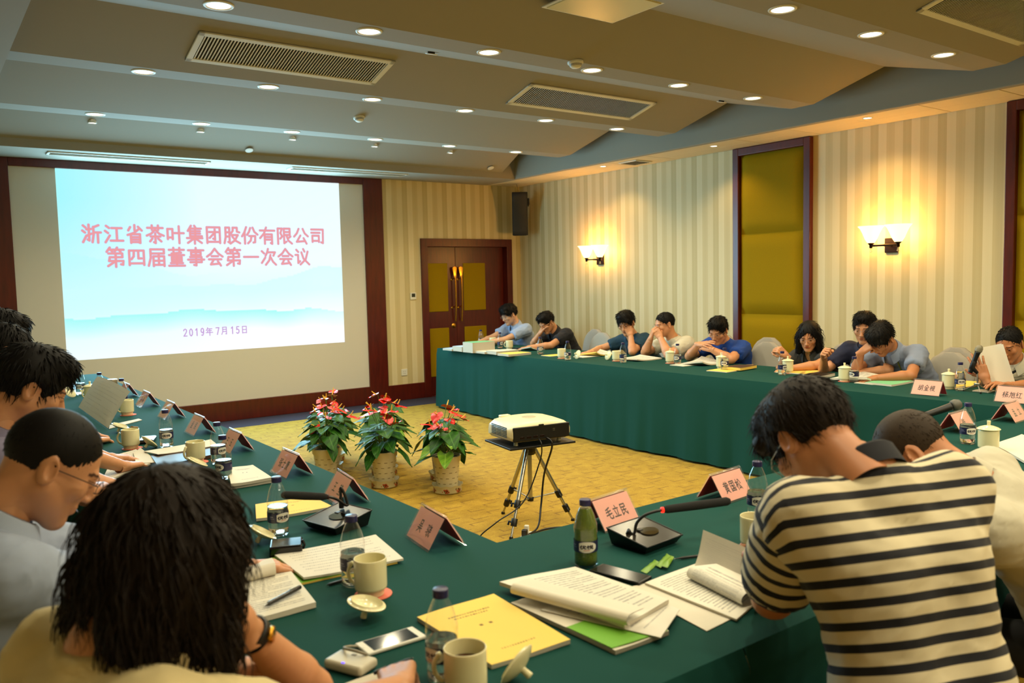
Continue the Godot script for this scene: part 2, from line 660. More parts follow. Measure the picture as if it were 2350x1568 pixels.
func vent(x0: float, x1: float, z0: float, z1: float, label: String, n: int) -> void:
	var zc := (z0 + z1) * 0.5
	var t := thing("ceiling_vent", label, "air vent", Vector3.ZERO, 0, "air vents in the folded ceiling")
	t.transform = tilted(zc, (x0 + x1) * 0.5, 0.001)
	var hx := (x1 - x0) * 0.5
	var hz := (z1 - z0) * 0.5
	# the sheet-metal duct above the slats, open below
	var du := Geo.new()
	var lo := Vector3(-hx + 0.02, 0.0, -hz + 0.02)
	var up := Vector3(hx - 0.02, 0.22, hz - 0.02)
	du.quad(Vector3(lo.x, up.y, lo.z), Vector3(up.x, up.y, lo.z), Vector3(up.x, up.y, up.z), Vector3(lo.x, up.y, up.z))
	for c in [[Vector3(lo.x, 0, lo.z), Vector3(up.x, 0, lo.z)], [Vector3(up.x, 0, up.z), Vector3(lo.x, 0, up.z)], [Vector3(lo.x, 0, up.z), Vector3(lo.x, 0, lo.z)], [Vector3(up.x, 0, lo.z), Vector3(up.x, 0, up.z)]]:
		du.quad(c[0], c[1], c[1] + Vector3(0, up.y, 0), c[0] + Vector3(0, up.y, 0))
	part("duct", du, M.duct, t)
	var fr := Geo.new()
	for s in [-1, 1]:
		fr.rbox(Vector3(-hx, -0.012, s * (hz - 0.02) - 0.02), Vector3(hx, 0, s * (hz - 0.02) + 0.02), 0.004)
		fr.rbox(Vector3(s * (hx - 0.02) - 0.02, -0.012, -hz), Vector3(s * (hx - 0.02) + 0.02, 0, hz), 0.004)
	part("frame", fr, M.trim, t)
	var pitch := (hx * 2 - 0.08) / n
	var slat := Geo.new()
	slat.xf = Transform3D(Basis(Vector3.BACK, 0.5), Vector3.ZERO)
	slat.box(Vector3(-pitch * 0.32, -0.0015, -hz + 0.035), Vector3(pitch * 0.32, 0.0015, hz - 0.035))
	var sm := slat.mesh()
	for k in n:
		part("slat", sm, M.trim, t).position = Vector3(-hx + 0.04 + pitch * (k + 0.5), -0.007, 0)

func build_vents() -> void:
	vent(-5.53, -4.19, 3.84, 4.20, "long slatted air vent in the ceiling panel above the left table", 62)
	vent(-2.98, -1.56, 3.82, 4.18, "long slatted air vent in the ceiling panel above the right table", 62)
	vent(-2.36, -1.05, 6.93, 7.29, "slatted air vent in the ceiling panel above the far table end", 62)
	# the flat access cover
	var a := thing("access_panel", "square cream access cover lying flat under the folded ceiling", "access panel", Vector3.ZERO)
	a.position = Vector3(-3.82, 3.052, 5.94)
	part("cover", Geo.new().rbox(Vector3(-0.25, -0.012, -0.20), Vector3(0.25, 0.0, 0.20), 0.004), mat(Color(0.80, 0.76, 0.58), 0.25), a)
	part("rim", Geo.new().rbox(Vector3(-0.27, -0.006, -0.22), Vector3(0.27, 0.002, 0.22), 0.002), M.trim, a)
	# smoke detectors
	for q in [[-3.424, 5.231, "round smoke detector in the ceiling panel beside the access cover"], [-3.629, 2.439, "round smoke detector in the ceiling panel between the lamp strips"]]:
		var t := thing("smoke_detector", q[2], "smoke detector", Vector3.ZERO)
		t.transform = tilted(q[1], q[0])
		part("base", Geo.new().lathe([Vector2(0.052, 0.003), Vector2(0.052, -0.010), Vector2(0.044, -0.013)], 20), M.trim, t)
		part("head", Geo.new().lathe([Vector2(0.042, -0.010), Vector2(0.040, -0.026), Vector2(0.030, -0.036), Vector2(0.0001, -0.038)], 20), M.trim, t)
		part("slots", Geo.new().lathe([Vector2(0.0412, -0.020), Vector2(0.0385, -0.029)], 20), M.dark, t)
	# sprinkler covers
	for q in [[-4.184, 4.672, "flat round sprinkler cover beyond the left air vent"], [-4.097, 0.80, "flat round sprinkler cover in the ceiling over the screen"], [-1.037, 0.80, "flat round sprinkler cover near the corner loudspeaker"], [-1.19, 4.589, "flat round sprinkler cover near the lamp wall"]]:
		var t := thing("sprinkler_cover", q[2], "sprinkler", Vector3.ZERO)
		t.transform = tilted(q[1], q[0])
		part("stem", Geo.new().lathe([Vector2(0.024, 0.004), Vector2(0.024, -0.014)], 16), M.dark, t)
		part("disc", Geo.new().lathe([Vector2(0.040, -0.012), Vector2(0.041, -0.014), Vector2(0.036, -0.017), Vector2(0.0001, -0.018)], 20), M.trim, t)
	# slot diffusers in the lower strip over the screen
	for q in [[-5.92, -4.43, "long slot air diffuser in the lower ceiling over the slide"], [-3.55, -2.10, "long slot air diffuser in the lower ceiling near the screen frame"]]:
		var t := thing("slot_diffuser", q[2], "air diffuser", Vector3((q[0] + q[1]) * 0.5, SOFFIT - 0.001, 0.50))
		var h: float = (q[1] - q[0]) * 0.5
		var fr := Geo.new()
		for s in [-1, 1]:
			fr.rbox(Vector3(-h, -0.012, s * 0.085 - 0.012), Vector3(h, 0, s * 0.085 + 0.012), 0.003)
			fr.rbox(Vector3(s * (h - 0.012) - 0.012, -0.012, -0.095), Vector3(s * (h - 0.012) + 0.012, 0, 0.095), 0.003)
		part("frame", fr, M.trim, t)
		part("backing", Geo.new().box(Vector3(-h + 0.02, -0.002, -0.08), Vector3(h - 0.02, -0.0005, 0.08)), M.duct, t)
		var blade := Geo.new()
		blade.xf = Transform3D(Basis(Vector3.RIGHT, 0.45), Vector3.ZERO)
		blade.box(Vector3(-h + 0.024, -0.001, -0.018), Vector3(h - 0.024, 0.001, 0.018))
		var bm := blade.mesh()
		for k in 3:
			part("blade", bm, M.trim, t).position = Vector3(0, -0.010, -0.045 + 0.045 * k)
	# air return in the tiles
	var t := thing("ceiling_vent", "small square air return set in the cream tiles over the lamp wall", "air vent", Vector3(-0.30, SOFFIT - 0.001, 2.62))
	part("frame", Geo.new().rbox(Vector3(-0.13, -0.01, -0.14), Vector3(0.13, 0, 0.14), 0.004), M.trim, t)
	for k in 7:
		part("slat", Geo.new().box(Vector3(-0.11, -0.013, -0.115 + k * 0.035), Vector3(0.11, -0.0095, -0.10 + k * 0.035)), M.bronze, t)

# ---------------------------------------------------------------- screen wall
func build_screen_wall() -> void:
	# dark frame round the screen
	var f := thing("screen_frame", "wide dark red wooden frame around the projection screen", "frame", Vector3(-4.3, 0, 0))
	var xl := -6.46 + 4.3
	var il := -6.20 + 4.3
	var ir := -2.43 + 4.3
	var xr := -2.169 + 4.3
	part("stile", Geo.new().rbox(Vector3(xl, 0.0, 0.0), Vector3(il, SOFFIT, 0.035), 0.006), M.wood, f)
	part("stile", Geo.new().rbox(Vector3(ir, 0.0, 0.0), Vector3(xr, SOFFIT, 0.035), 0.006), M.wood, f)
	part("head_rail", Geo.new().rbox(Vector3(il, 2.745, 0.0), Vector3(ir, SOFFIT, 0.035), 0.006), M.wood, f)
	part("bottom_rail", Geo.new().rbox(Vector3(il, 0.0, 0.0), Vector3(ir, 0.222, 0.035), 0.006), M.wood, f)
	var s := thing("projection_screen", "large white projection screen in a dark frame showing a slide", "screen", Vector3(-4.3, 0, 0))
	part("board", Geo.new().box(Vector3(il, 0.222, 0.0), Vector3(ir, 2.745, 0.012)), M.board, s)
	var sl := Geo.new()
	var a := Vector3(-5.795 + 4.3, 0.806, 0.0135)
	var b := Vector3(-2.745 + 4.3, 2.744, 0.0135)
	sl.quad(Vector3(a.x, b.y, a.z), Vector3(b.x, b.y, a.z), Vector3(b.x, a.y, a.z), Vector3(a.x, a.y, a.z))
	var o := part("slide", sl, slide_material(), s)
	o.set_meta("label", "bright pale blue slide with two lines of red Chinese title and a date")
	var l := AreaLight3D.new()
	l.name = "slide_light"
	l.area_size = Vector2(b.x - a.x, b.y - a.y)
	l.light_color = Color(0.66, 0.90, 1.0)
	l.light_energy = 13.0
	l.area_range = 20.0
	l.area_attenuation = 2.0
	l.shadow_enabled = true
	l.transform = Transform3D(Basis(Vector3.UP, PI), Vector3((a.x + b.x) * 0.5, (a.y + b.y) * 0.5, 0.03))
	s.add_child(l)
	build_door()
	# thermostat, socket, loudspeaker
	var th := thing("thermostat", "small white wall thermostat with a grey display beside the door", "thermostat", Vector3(-1.76, 1.343, 0))
	part("case", Geo.new().rbox(Vector3(-0.043, -0.045, 0), Vector3(0.043, 0.045, 0.016), 0.006), M.white_plastic, th)
	part("display", Geo.new().box(Vector3(-0.026, -0.012, 0.012), Vector3(0.026, 0.034, 0.017)), mat(Color(0.16, 0.18, 0.15), 0.25), th)
	var so := thing("wall_socket", "white wall socket low on the striped wall beside the door", "socket", Vector3(-1.925, 0.36, 0))
	part("plate", Geo.new().rbox(Vector3(-0.043, -0.043, 0), Vector3(0.043, 0.043, 0.010), 0.004), M.white_plastic, so)
	for k in [Vector2(-0.012, 0.012), Vector2(0.012, 0.012), Vector2(-0.01, -0.014), Vector2(0.01, -0.014)]:
		part("slot", Geo.new().box(Vector3(k.x - 0.002, k.y - 0.005, 0.008), Vector3(k.x + 0.002, k.y + 0.005, 0.0105)), M.dark, so)
	build_speaker()

func build_door() -> void:
	var d := Node3D.new()
	d.name = "door_1"
	d.position = Vector3(-0.895, 0, 0)
	d.set_meta("kind", "structure")
	d.set_meta("label", "dark red double door with olive panels and brass handles")
	add_child(d)
	var ox := 0.895
	var fr := Geo.new()
	fr.rbox(Vector3(-1.63 + ox, 0, -0.10), Vector3(-1.535 + ox, 2.0, 0.03), 0.005)
	fr.rbox(Vector3(-0.255 + ox, 0, -0.10), Vector3(-0.165 + ox, 2.0, 0.03), 0.005)
	fr.rbox(Vector3(-1.63 + ox, 1.985, -0.10), Vector3(-0.165 + ox, 2.09, 0.03), 0.005)
	part("door_frame", fr, M.wood, d)
	for s in 2:
		var lo := -1.535 if s == 0 else -1.047
		var hi := -1.050 if s == 0 else -0.255
		if s == 0:
			lo = -1.535
		var leaf := part("door_leaf", Geo.new().rbox(Vector3(lo + ox, 0.005, -0.12), Vector3(hi + ox, 1.985, -0.075), 0.004), M.wood, d)
		var px := Vector2(-1.525, -1.178) if s == 0 else Vector2(-0.93, -0.566)
		part("upper_panel", Geo.new().rbox(Vector3(px.x + ox, 1.12, -0.085), Vector3(px.y + ox, 1.768, -0.066), 0.008), M.cushion, leaf)
		part("lower_panel", Geo.new().rbox(Vector3(px.x + ox, 0.25, -0.085), Vector3(px.y + ox, 0.90, -0.066), 0.008), M.cushion, leaf)
		var hx := -1.085 if s == 0 else -0.985
		var hd := Geo.new()
		hd.tube([Vector3(hx + ox, 0.98, -0.045), Vector3(hx + ox, 1.20, -0.025), Vector3(hx + ox, 1.38, -0.022), Vector3(hx + ox, 1.55, -0.025), Vector3(hx + ox, 1.60, -0.035)], 0.010, 10)
		for y in [1.18, 1.56]:
			hd.tube([Vector3(hx + ox, y, -0.075), Vector3(hx + ox, y, -0.028)], 0.011, 10)
			hd.xf = Transform3D(Basis(Vector3.RIGHT, PI / 2), Vector3(hx + ox - 0.035, y - 0.015, -0.073))
			hd.lathe([Vector2(0.018, 0), Vector2(0.016, 0.006), Vector2(0.0001, 0.008)], 14)
			hd.xf = Transform3D.IDENTITY
		# fluted fan at the top of the handle
		var tops := []
		var feet := []
		for k in 13:
			var u := (k - 6) / 6.0
			var dz := 0.006 if k % 2 else 0.0
			feet.append(Vector3(hx + ox + u * 0.010, 1.56, -0.030 + dz * 0.3))
			tops.append(Vector3(hx + ox + u * 0.040, 1.72 - 0.02 * u * u, -0.040 + dz))
		var back := []
		for q in tops:
			back.append(q + Vector3(0, -0.004, -0.008))
		hd.sheet([feet, tops, back])
		part("handle", hd, M.brass, leaf)
		if s == 0:
			var kn := Geo.new()
			kn.xf = Transform3D(Basis(Vector3.RIGHT, PI / 2), Vector3(-1.10 + ox, 0.925, -0.076))
			kn.lathe([Vector2(0.036, 0), Vector2(0.034, 0.008), Vector2(0.02, 0.012), Vector2(0.018, 0.016), Vector2(0.0001, 0.017)], 20)
			part("lock", kn, M.brass, leaf)
	part("threshold", Geo.new().box(Vector3(-1.6 + ox, 0, -0.2), Vector3(-0.19 + ox, 0.004, 0.0)), M.wood, d)
	part("backing", Geo.new().box(Vector3(-1.6 + ox, 0.0, -0.2), Vector3(-0.19 + ox, 2.05, -0.125)), M.wood, d)

func build_speaker() -> void:
	var t := thing("loudspeaker", "tall curved black loudspeaker hung in the corner by the door", "loudspeaker", Vector3(-0.22, 2.13, 0.30), -0.62)
	var rows := []
	for k in 9:
		var u := k / 8.0
		var bend := 0.055 * sin(u * PI) - 0.15 * u
		var y := 0.565 * u
		rows.append([Vector3(-0.105, y, 0.085 - bend), Vector3(-0.085, y, 0.105 - bend), Vector3(0.085, y, 0.105 - bend), Vector3(0.105, y, 0.085 - bend), Vector3(0.085, y, -0.07 - bend), Vector3(-0.085, y, -0.07 - bend)])
	var lo := []
	var hi := []
	for k in 6:
		lo.append(Vector3(0, 0, 0.01))
		hi.append(Vector3(0, 0.565, 0.10))
	rows.push_front(lo)
	rows.push_back(hi)
	part("cabinet", Geo.new().sheet(rows, false, true), grained(Color(0.03, 0.03, 0.035), 0.2, 20.0, 0.6, 0.3, 0.05), t)
	part("bracket", Geo.new().rbox(Vector3(0.06, 0.40, -0.12), Vector3(0.135, 0.50, 0.06), 0.01), M.black, t)
	part("badge", Geo.new().box(Vector3(-0.065, 0.118, 0.078), Vector3(0.0, 0.128, 0.084)), M.steel, t)
	part("wire", Geo.new().tube([Vector3(-0.01, 0.56, 0.09), Vector3(-0.02, 0.63, 0.06), Vector3(-0.035, 0.70, 0.02)], 0.003, 5), M.dark, t)

# ---------------------------------------------------------------- lamp wall
func build_lamp_wall() -> void:
	var names := ["between two wall lamps", "at the end of the lamp wall", "beyond the last wall lamp"]
	for k in 3:
		var z0 := 3.787 + 2.655 * k
		var t := thing("upholstered_panel", "tall olive padded panel in a dark red frame " + names[k], "wall panel", Vector3(0, 0, z0 + 0.46), 0, "padded panels on the lamp wall")
		var hz := 0.46
		for s in [-1, 1]:
			var fr := Geo.new().rbox(Vector3(-0.055, 0.0, s * (hz - 0.038) - 0.038), Vector3(0.0, SOFFIT - 0.003, s * (hz - 0.038) + 0.038), 0.008)
			part("frame_post", fr, M.wood, t)
		part("backboard", Geo.new().box(Vector3(-0.003, 0.0, -hz + 0.05), Vector3(0.0, 2.75, hz - 0.05)), M.cushion, t)
		part("frame_head", Geo.new().rbox(Vector3(-0.055, 2.745, -hz + 0.07), Vector3(0.0, SOFFIT - 0.003, hz - 0.07), 0.008), M.wood, t)
		for y in [[0.21, 1.112], [1.118, 1.938], [1.944, 2.744]]:
			var rows := []
			for a in 13:
				var row := []
				for b in 13:
					var u := a / 12.0
					var w := b / 12.0
					var e := pow(minf(1.0, minf(minf(u, 1 - u) * (y[1] - y[0]), minf(w, 1 - w) * 0.768) / 0.085), 0.5)
					row.append(Vector3(-0.004 - 0.046 * e, lerpf(y[1], y[0], u), lerpf(-0.384, 0.384, w)))
				rows.append(row)
			part("cushion", Geo.new().sheet(rows), M.cushion, t)
	sconce(1.69, "two-shade wall lamp glowing nearer the corner loudspeaker")
	sconce(5.50, "two-shade wall lamp glowing between the two padded panels")

func sconce(z: float, label: String) -> void:
	var t := thing("wall_sconce", label, "wall lamp", Vector3(0, 1.755, z))
	part("backplate", Geo.new().rbox(Vector3(-0.022, -0.065, -0.062), Vector3(0.0, 0.065, 0.062), 0.006), M.bronze, t)
	var arm := Geo.new()
	arm.tube([Vector3(-0.02, 0, 0), Vector3(-0.13, 0, 0)], 0.012, 8)
	arm.tube([Vector3(-0.13, 0.0, -0.125), Vector3(-0.13, 0.0, 0.125)], 0.009, 8)
	part("arm", arm, M.bronze, t)
	for s in [-1, 1]:
		var p := Vector3(-0.13, 0, s * 0.125)
		var cup := Geo.new()
		cup.xf = Transform3D(Basis.IDENTITY, p)
		cup.lathe([Vector2(0.0001, -0.022), Vector2(0.014, -0.020), Vector2(0.014, 0.006), Vector2(0.030, 0.022), Vector2(0.030, 0.026), Vector2(0.0001, 0.026)], 16)
		part("cup", cup, M.bronze, t)
		var pend := Geo.new()
		pend.xf = Transform3D(Basis.IDENTITY, p)
		pend.lathe([Vector2(0.005, -0.020), Vector2(0.008, -0.040), Vector2(0.013, -0.052), Vector2(0.0001, -0.062)], 12)
		part("glass_drop", pend, clear(Color(0.95, 0.9, 0.7), 0.3), t)
		var sh := Geo.new()
		sh.xf = Transform3D(Basis.IDENTITY, p)
		sh.lathe([Vector2(0.030, 0.024), Vector2(0.052, 0.060), Vector2(0.072, 0.110), Vector2(0.092, 0.150), Vector2(0.112, 0.172), Vector2(0.110, 0.174), Vector2(0.088, 0.150), Vector2(0.068, 0.110), Vector2(0.048, 0.062), Vector2(0.026, 0.028)], 28)
		part("shade", sh, glow(Color(1.0, 0.90, 0.62), 1.5), t)
		var bulb := Geo.new()
		bulb.xf = Transform3D(Basis.IDENTITY, p)
		bulb.lathe([Vector2(0.012, 0.028), Vector2(0.014, 0.05), Vector2(0.028, 0.085), Vector2(0.026, 0.108), Vector2(0.0001, 0.122)], 14)
		var bo := part("bulb", bulb, glow(Color(1.0, 0.82, 0.5), 4.0), t)
		var l := OmniLight3D.new()
		l.name = "bulb_light"
		l.position = p + Vector3(0, 0.09, 0)
		l.light_color = Color(1.0, 0.72, 0.36)
		l.light_energy = 0.12
		l.omni_range = 12.0
		l.omni_attenuation = 2.0
		l.light_size = 0.025
		l.shadow_enabled = true
		t.add_child(l, true)

# ---------------------------------------------------------------- printed characters
# each character is a list of pen strokes on a 100 x 100 square, x to the right, y down
const STROKES := {
	"浙": [[8,14,20,24],[4,38,16,47],[5,92,22,62],[24,32,46,30],[35,10,35,84,28,80],[23,62,47,52],[82,12,56,22],[57,20,57,56,50,92],[57,46,92,46],[77,46,77,94]],
	"江": [[14,14,28,24],[8,38,22,48],[8,92,30,60],[40,24,90,24],[65,24,65,84],[34,84,95,84]],
	"省": [[50,8,50,34],[28,18,18,34],[68,16,86,34],[70,28,46,46,14,56],[30,52,30,94],[30,52,76,52,76,94,70,92],[30,66,76,66],[30,78,76,78],[30,90,76,90]],
	"茶": [[10,20,90,20],[34,8,34,30],[66,8,66,30],[50,28,30,48,6,58],[50,28,70,48,94,58],[26,62,76,62],[50,46,50,94,42,90],[34,72,22,86],[64,72,80,86]],
	"叶": [[10,24,10,74],[10,24,36,24,36,74],[10,66,36,66],[46,44,96,44],[71,10,71,94]],
	"集": [[32,6,14,32],[26,24,26,60],[50,6,56,14],[26,20,86,20],[26,33,80,33],[26,45,80,45],[26,58,90,58],[54,20,54,58],[8,68,92,68],[50,58,50,96],[46,70,12,92],[54,70,88,92]],
	"团": [[14,12,14,92],[14,12,86,12,86,92],[14,86,86,86],[26,36,76,36],[58,22,58,74,48,70],[56,40,28,66]],
	"股": [[14,12,14,60,6,92],[14,12,36,12,36,90,28,86],[14,36,36,36],[14,58,36,58],[56,12,56,28,46,40],[56,12,80,12,80,32,94,36],[48,50,84,50,66,78,40,94],[52,58,72,80,96,92]],
	"份": [[30,8,18,36,4,56],[20,34,20,94],[54,12,46,32,34,48],[68,10,78,32,96,46],[46,54,82,54,80,86,70,88],[60,54,54,78,38,92]],
	"有": [[6,24,94,24],[44,8,30,40,6,64],[34,44,34,94],[34,44,78,44,78,94,70,90],[34,58,78,58],[34,72,78,72]],
	"限": [[10,12,10,94],[10,12,36,12,26,36,36,54,24,66],[48,12,48,90,62,82],[48,12,84,12,84,46],[48,30,84,30],[48,46,84,46],[62,46,74,76,96,92],[88,54,70,66]],
	"公": [[36,12,24,36,6,54],[62,12,74,36,94,52],[46,48,22,82,76,78],[66,62,84,92]],
	"司": [[12,14,88,14,86,88,74,84],[12,32,66,32],[18,48,18,82],[18,48,60,48,60,82],[18,76,60,76]],
	"第": [[24,4,8,24],[18,14,46,14],[28,14,36,24],[60,4,48,22],[56,14,92,14],[68,14,76,24],[16,32,84,32,84,50],[22,50,84,50],[22,50,18,68,88,68,86,86,76,84],[51,32,51,96],[48,70,12,92]],
	"四": [[14,18,14,88],[14,18,88,18,88,88],[14,80,88,80],[38,18,36,46,24,60],[60,18,60,56,76,56]],
	"届": [[18,12,18,54,6,92],[18,12,88,12,88,32,18,32],[32,46,32,94],[32,46,88,46,88,94],[32,68,88,68],[32,88,88,88],[60,36,60,88]],
	"董": [[10,14,90,14],[34,4,34,24],[66,4,66,24],[74,28,24,32],[10,40,90,40],[24,50,24,70,76,70,76,50,24,50],[24,60,76,60],[50,30,50,92],[18,80,82,80],[8,93,92,93]],
	"事": [[8,16,92,16],[24,26,24,40,76,40,76,26,24,26],[18,50,80,50,80,76,18,76],[6,63,94,63],[50,4,50,92,38,90]],
	"会": [[50,8,30,32,6,48],[50,8,70,32,94,48],[32,46,68,46],[16,62,86,62],[44,62,26,88,76,84],[66,72,82,94]],
	"一": [[8,50,92,50]],
	"次": [[10,20,24,32],[8,82,30,54],[48,8,42,28,32,44],[44,26,90,26,80,44],[62,40,54,68,32,92],[64,54,76,76,94,92]],
	"议": [[14,12,26,24],[8,40,24,40,24,84,36,74],[58,8,66,22],[46,26,58,60,94,92],[86,22,72,64,38,92]],
	"年": [[30,6,22,24,10,38],[26,20,84,20],[28,40,78,40],[28,40,28,62],[8,62,92,62],[54,20,54,96]],
	"月": [[28,10,28,62,14,92],[28,10,76,10,76,90,64,86],[28,36,76,36],[28,60,76,60]],
	"日": [[24,12,24,90],[24,12,76,12,76,90],[24,50,76,50],[24,86,76,86]],
	"2": [[20,28,30,13,52,10,72,18,74,36,60,54,20,88,80,88]],
	"0": [[50,10,28,24,22,50,28,76,50,90,72,76,78,50,72,24,50,10]],
	"1": [[30,26,54,10,54,90]],
	"9": [[74,36,66,54,46,60,28,50,24,32,34,14,54,10,70,18,76,40,70,72,54,90,32,86]],
	"7": [[20,12,80,12,44,90]],
	"5": [[74,12,32,12,28,46,50,40,72,50,76,68,66,84,44,90,22,80]],
	"吴": [[30,10,30,36,70,36,70,10,30,10],[16,50,84,50],[8,66,92,66],[50,50,46,70,10,94],[54,68,90,92]],
	"骁": [[8,18,38,18,36,46],[16,30,14,50,40,50,38,84,28,82],[6,70,30,64],[52,24,92,20],[60,10,76,40,94,42],[88,28,58,46],[50,56,94,54],[66,56,62,78,46,92],[78,54,78,84,92,88,94,78]],
	"王": [[16,16,84,16],[22,48,78,48],[8,84,92,84],[50,16,50,84]],
	"堃": [[10,14,46,12],[26,4,26,12],[20,26,40,26,38,48,30,46],[26,14,20,34,8,52],[54,14,92,12],[72,4,72,12],[66,26,88,26,86,48,78,46],[72,14,66,34,54,52],[24,66,76,66],[50,54,50,90],[8,90,92,90]],
	"张": [[8,14,34,14,34,32,10,32,8,52,36,52,34,84,22,82],[84,12,58,34],[46,46,96,46],[58,10,58,88,72,78],[66,48,78,72,96,90]],
	"士": [[10,36,90,36],[50,8,50,84],[22,84,78,84]],
	"康": [[50,4,54,12],[14,16,92,16],[20,16,18,60,6,92],[34,28,76,28,76,50],[28,39,90,39],[34,50,76,50],[54,20,54,92,46,88],[34,60,44,68],[26,86,46,74],[80,56,64,66],[60,64,90,90]],
	"玉": [[16,16,84,16],[22,48,78,48],[8,86,92,86],[50,16,50,86],[66,60,78,74]],
	"毛": [[76,8,20,22],[14,40,84,32],[8,62,90,54],[46,16,48,82,62,90,90,88,92,72]],
	"立": [[48,6,54,18],[16,28,84,28],[30,42,40,74],[70,40,58,84],[6,86,94,86]],
	"民": [[18,12,80,12,80,34,18,34],[18,12,18,90,44,76],[18,56,84,56],[48,34,62,70,90,92,92,74]],
	"黄": [[16,16,84,16],[36,4,36,30],[64,4,64,30],[6,32,94,32],[26,44,26,76,74,76,74,44,26,44],[26,60,74,60],[50,32,50,76],[38,80,16,94],[62,80,86,94]],
	"国": [[14,10,14,92],[14,10,86,10,86,92],[14,88,86,88],[28,26,72,26],[30,48,70,48],[26,74,76,74],[50,26,50,74],[60,58,68,68]],
	"松": [[6,32,44,32],[26,8,26,94],[26,34,6,70],[28,42,42,58],[64,12,50,48],[76,12,94,46],[70,48,52,86,84,80],[76,66,92,92]],
	"胡": [[6,30,46,30],[26,8,26,52],[10,52,10,84,42,84,42,52,10,52],[58,12,58,62,48,92],[58,12,88,12,88,90,78,86],[58,36,88,36],[58,60,88,60]],
	"金": [[50,4,8,44],[50,4,92,44],[28,42,72,42],[20,60,80,60],[50,42,50,88],[30,68,38,80],[70,68,62,80],[8,90,92,90]],
	"根": [[6,30,42,30],[24,8,24,94],[24,34,6,68],[26,42,40,56],[52,12,52,88,66,80],[52,12,84,12,84,46,52,46],[52,29,84,29],[62,46,76,76,96,92],[88,54,72,66]],
	"杨": [[6,30,42,30],[24,8,24,94],[24,34,6,68],[26,42,40,56],[50,14,88,14,54,42,92,42,88,84,76,82],[64,44,46,72],[78,44,52,92]],
	"旭": [[10,28,46,24,40,76,52,90,94,90,96,76],[28,10,26,50,6,88],[60,20,60,66],[60,20,88,20,88,66],[60,42,88,42],[60,64,88,64]],
	"红": [[24,8,8,34,34,34,8,58,36,54],[6,88,38,78],[46,20,92,20],[68,20,68,86],[42,86,96,86]],
	"孟": [[28,8,72,8,50,24],[50,20,50,50,40,48],[10,34,90,34],[20,60,20,90],[20,60,80,60,80,90],[40,60,40,90],[60,60,60,90],[6,92,94,92]],
	"传": [[30,8,6,54],[20,34,20,94],[40,26,90,26],[34,46,96,46],[62,8,54,62,84,62,66,84],[52,72,76,92]],
	"优": [[30,8,6,54],[20,34,20,94],[36,36,94,36],[58,8,56,56,38,92],[70,36,70,80,78,88,94,86,94,72],[78,12,88,24]],
	"悦": [[18,8,18,94],[6,30,4,50],[30,26,36,44],[52,6,60,20],[86,6,76,20],[50,26,50,48,88,48,88,26,50,26],[60,48,58,70,42,92],[76,48,76,82,84,90,96,86,96,74]],
}

func pen(im: Image, a: Vector2, b: Vector2, r: float, col: Color) -> void:
	var x0 := maxi(0, int(minf(a.x, b.x) - r - 1))
	var x1 := mini(im.get_width() - 1, int(maxf(a.x, b.x) + r + 2))
	var y0 := maxi(0, int(minf(a.y, b.y) - r - 1))
	var y1 := mini(im.get_height() - 1, int(maxf(a.y, b.y) + r + 2))
	var d := b - a
	var l := maxf(d.length_squared(), 1e-6)
	for y in range(y0, y1 + 1):
		for x in range(x0, x1 + 1):
			var p := Vector2(x + 0.5, y + 0.5)
			var t := clampf((p - a).dot(d) / l, 0, 1)
			var k := clampf(r + 0.5 - p.distance_to(a + d * t), 0, 1)
			if k > 0:
				im.set_pixel(x, y, im.get_pixel(x, y).lerp(col, k * col.a))

func write(im: Image, text: String, left: float, top: float, w: float, h: float, step: float, r: float, col: Color) -> void:
	for k in text.length():
		var ch := text[k]
		if not STROKES.has(ch):
			continue
		for s in STROKES[ch]:
			for q in range(0, s.size() - 2, 2):
				pen(im, Vector2(left + k * step + s[q] * w / 100.0, top + s[q + 1] * h / 100.0), Vector2(left + k * step + s[q + 2] * w / 100.0, top + s[q + 3] * h / 100.0), r, col)

func hill(u: float, k: int) -> float:
	if k == 0:
		return 0.43 + 0.06 * smoothstep(0.02, 0.22, u) + 0.012 * sin(u * 21.0) + 0.07 * smoothstep(0.2, 0.45, u)
	if k == 1:
		return 0.62 - 0.10 * smoothstep(0.62, 0.95, u) + 0.006 * sin(u * 33.0)
	return 0.772 + 0.010 * sin(u * 9.0 + 1.0) + 0.006 * sin(u * 27.0) + 0.03 * smoothstep(0.82, 1.0, u)

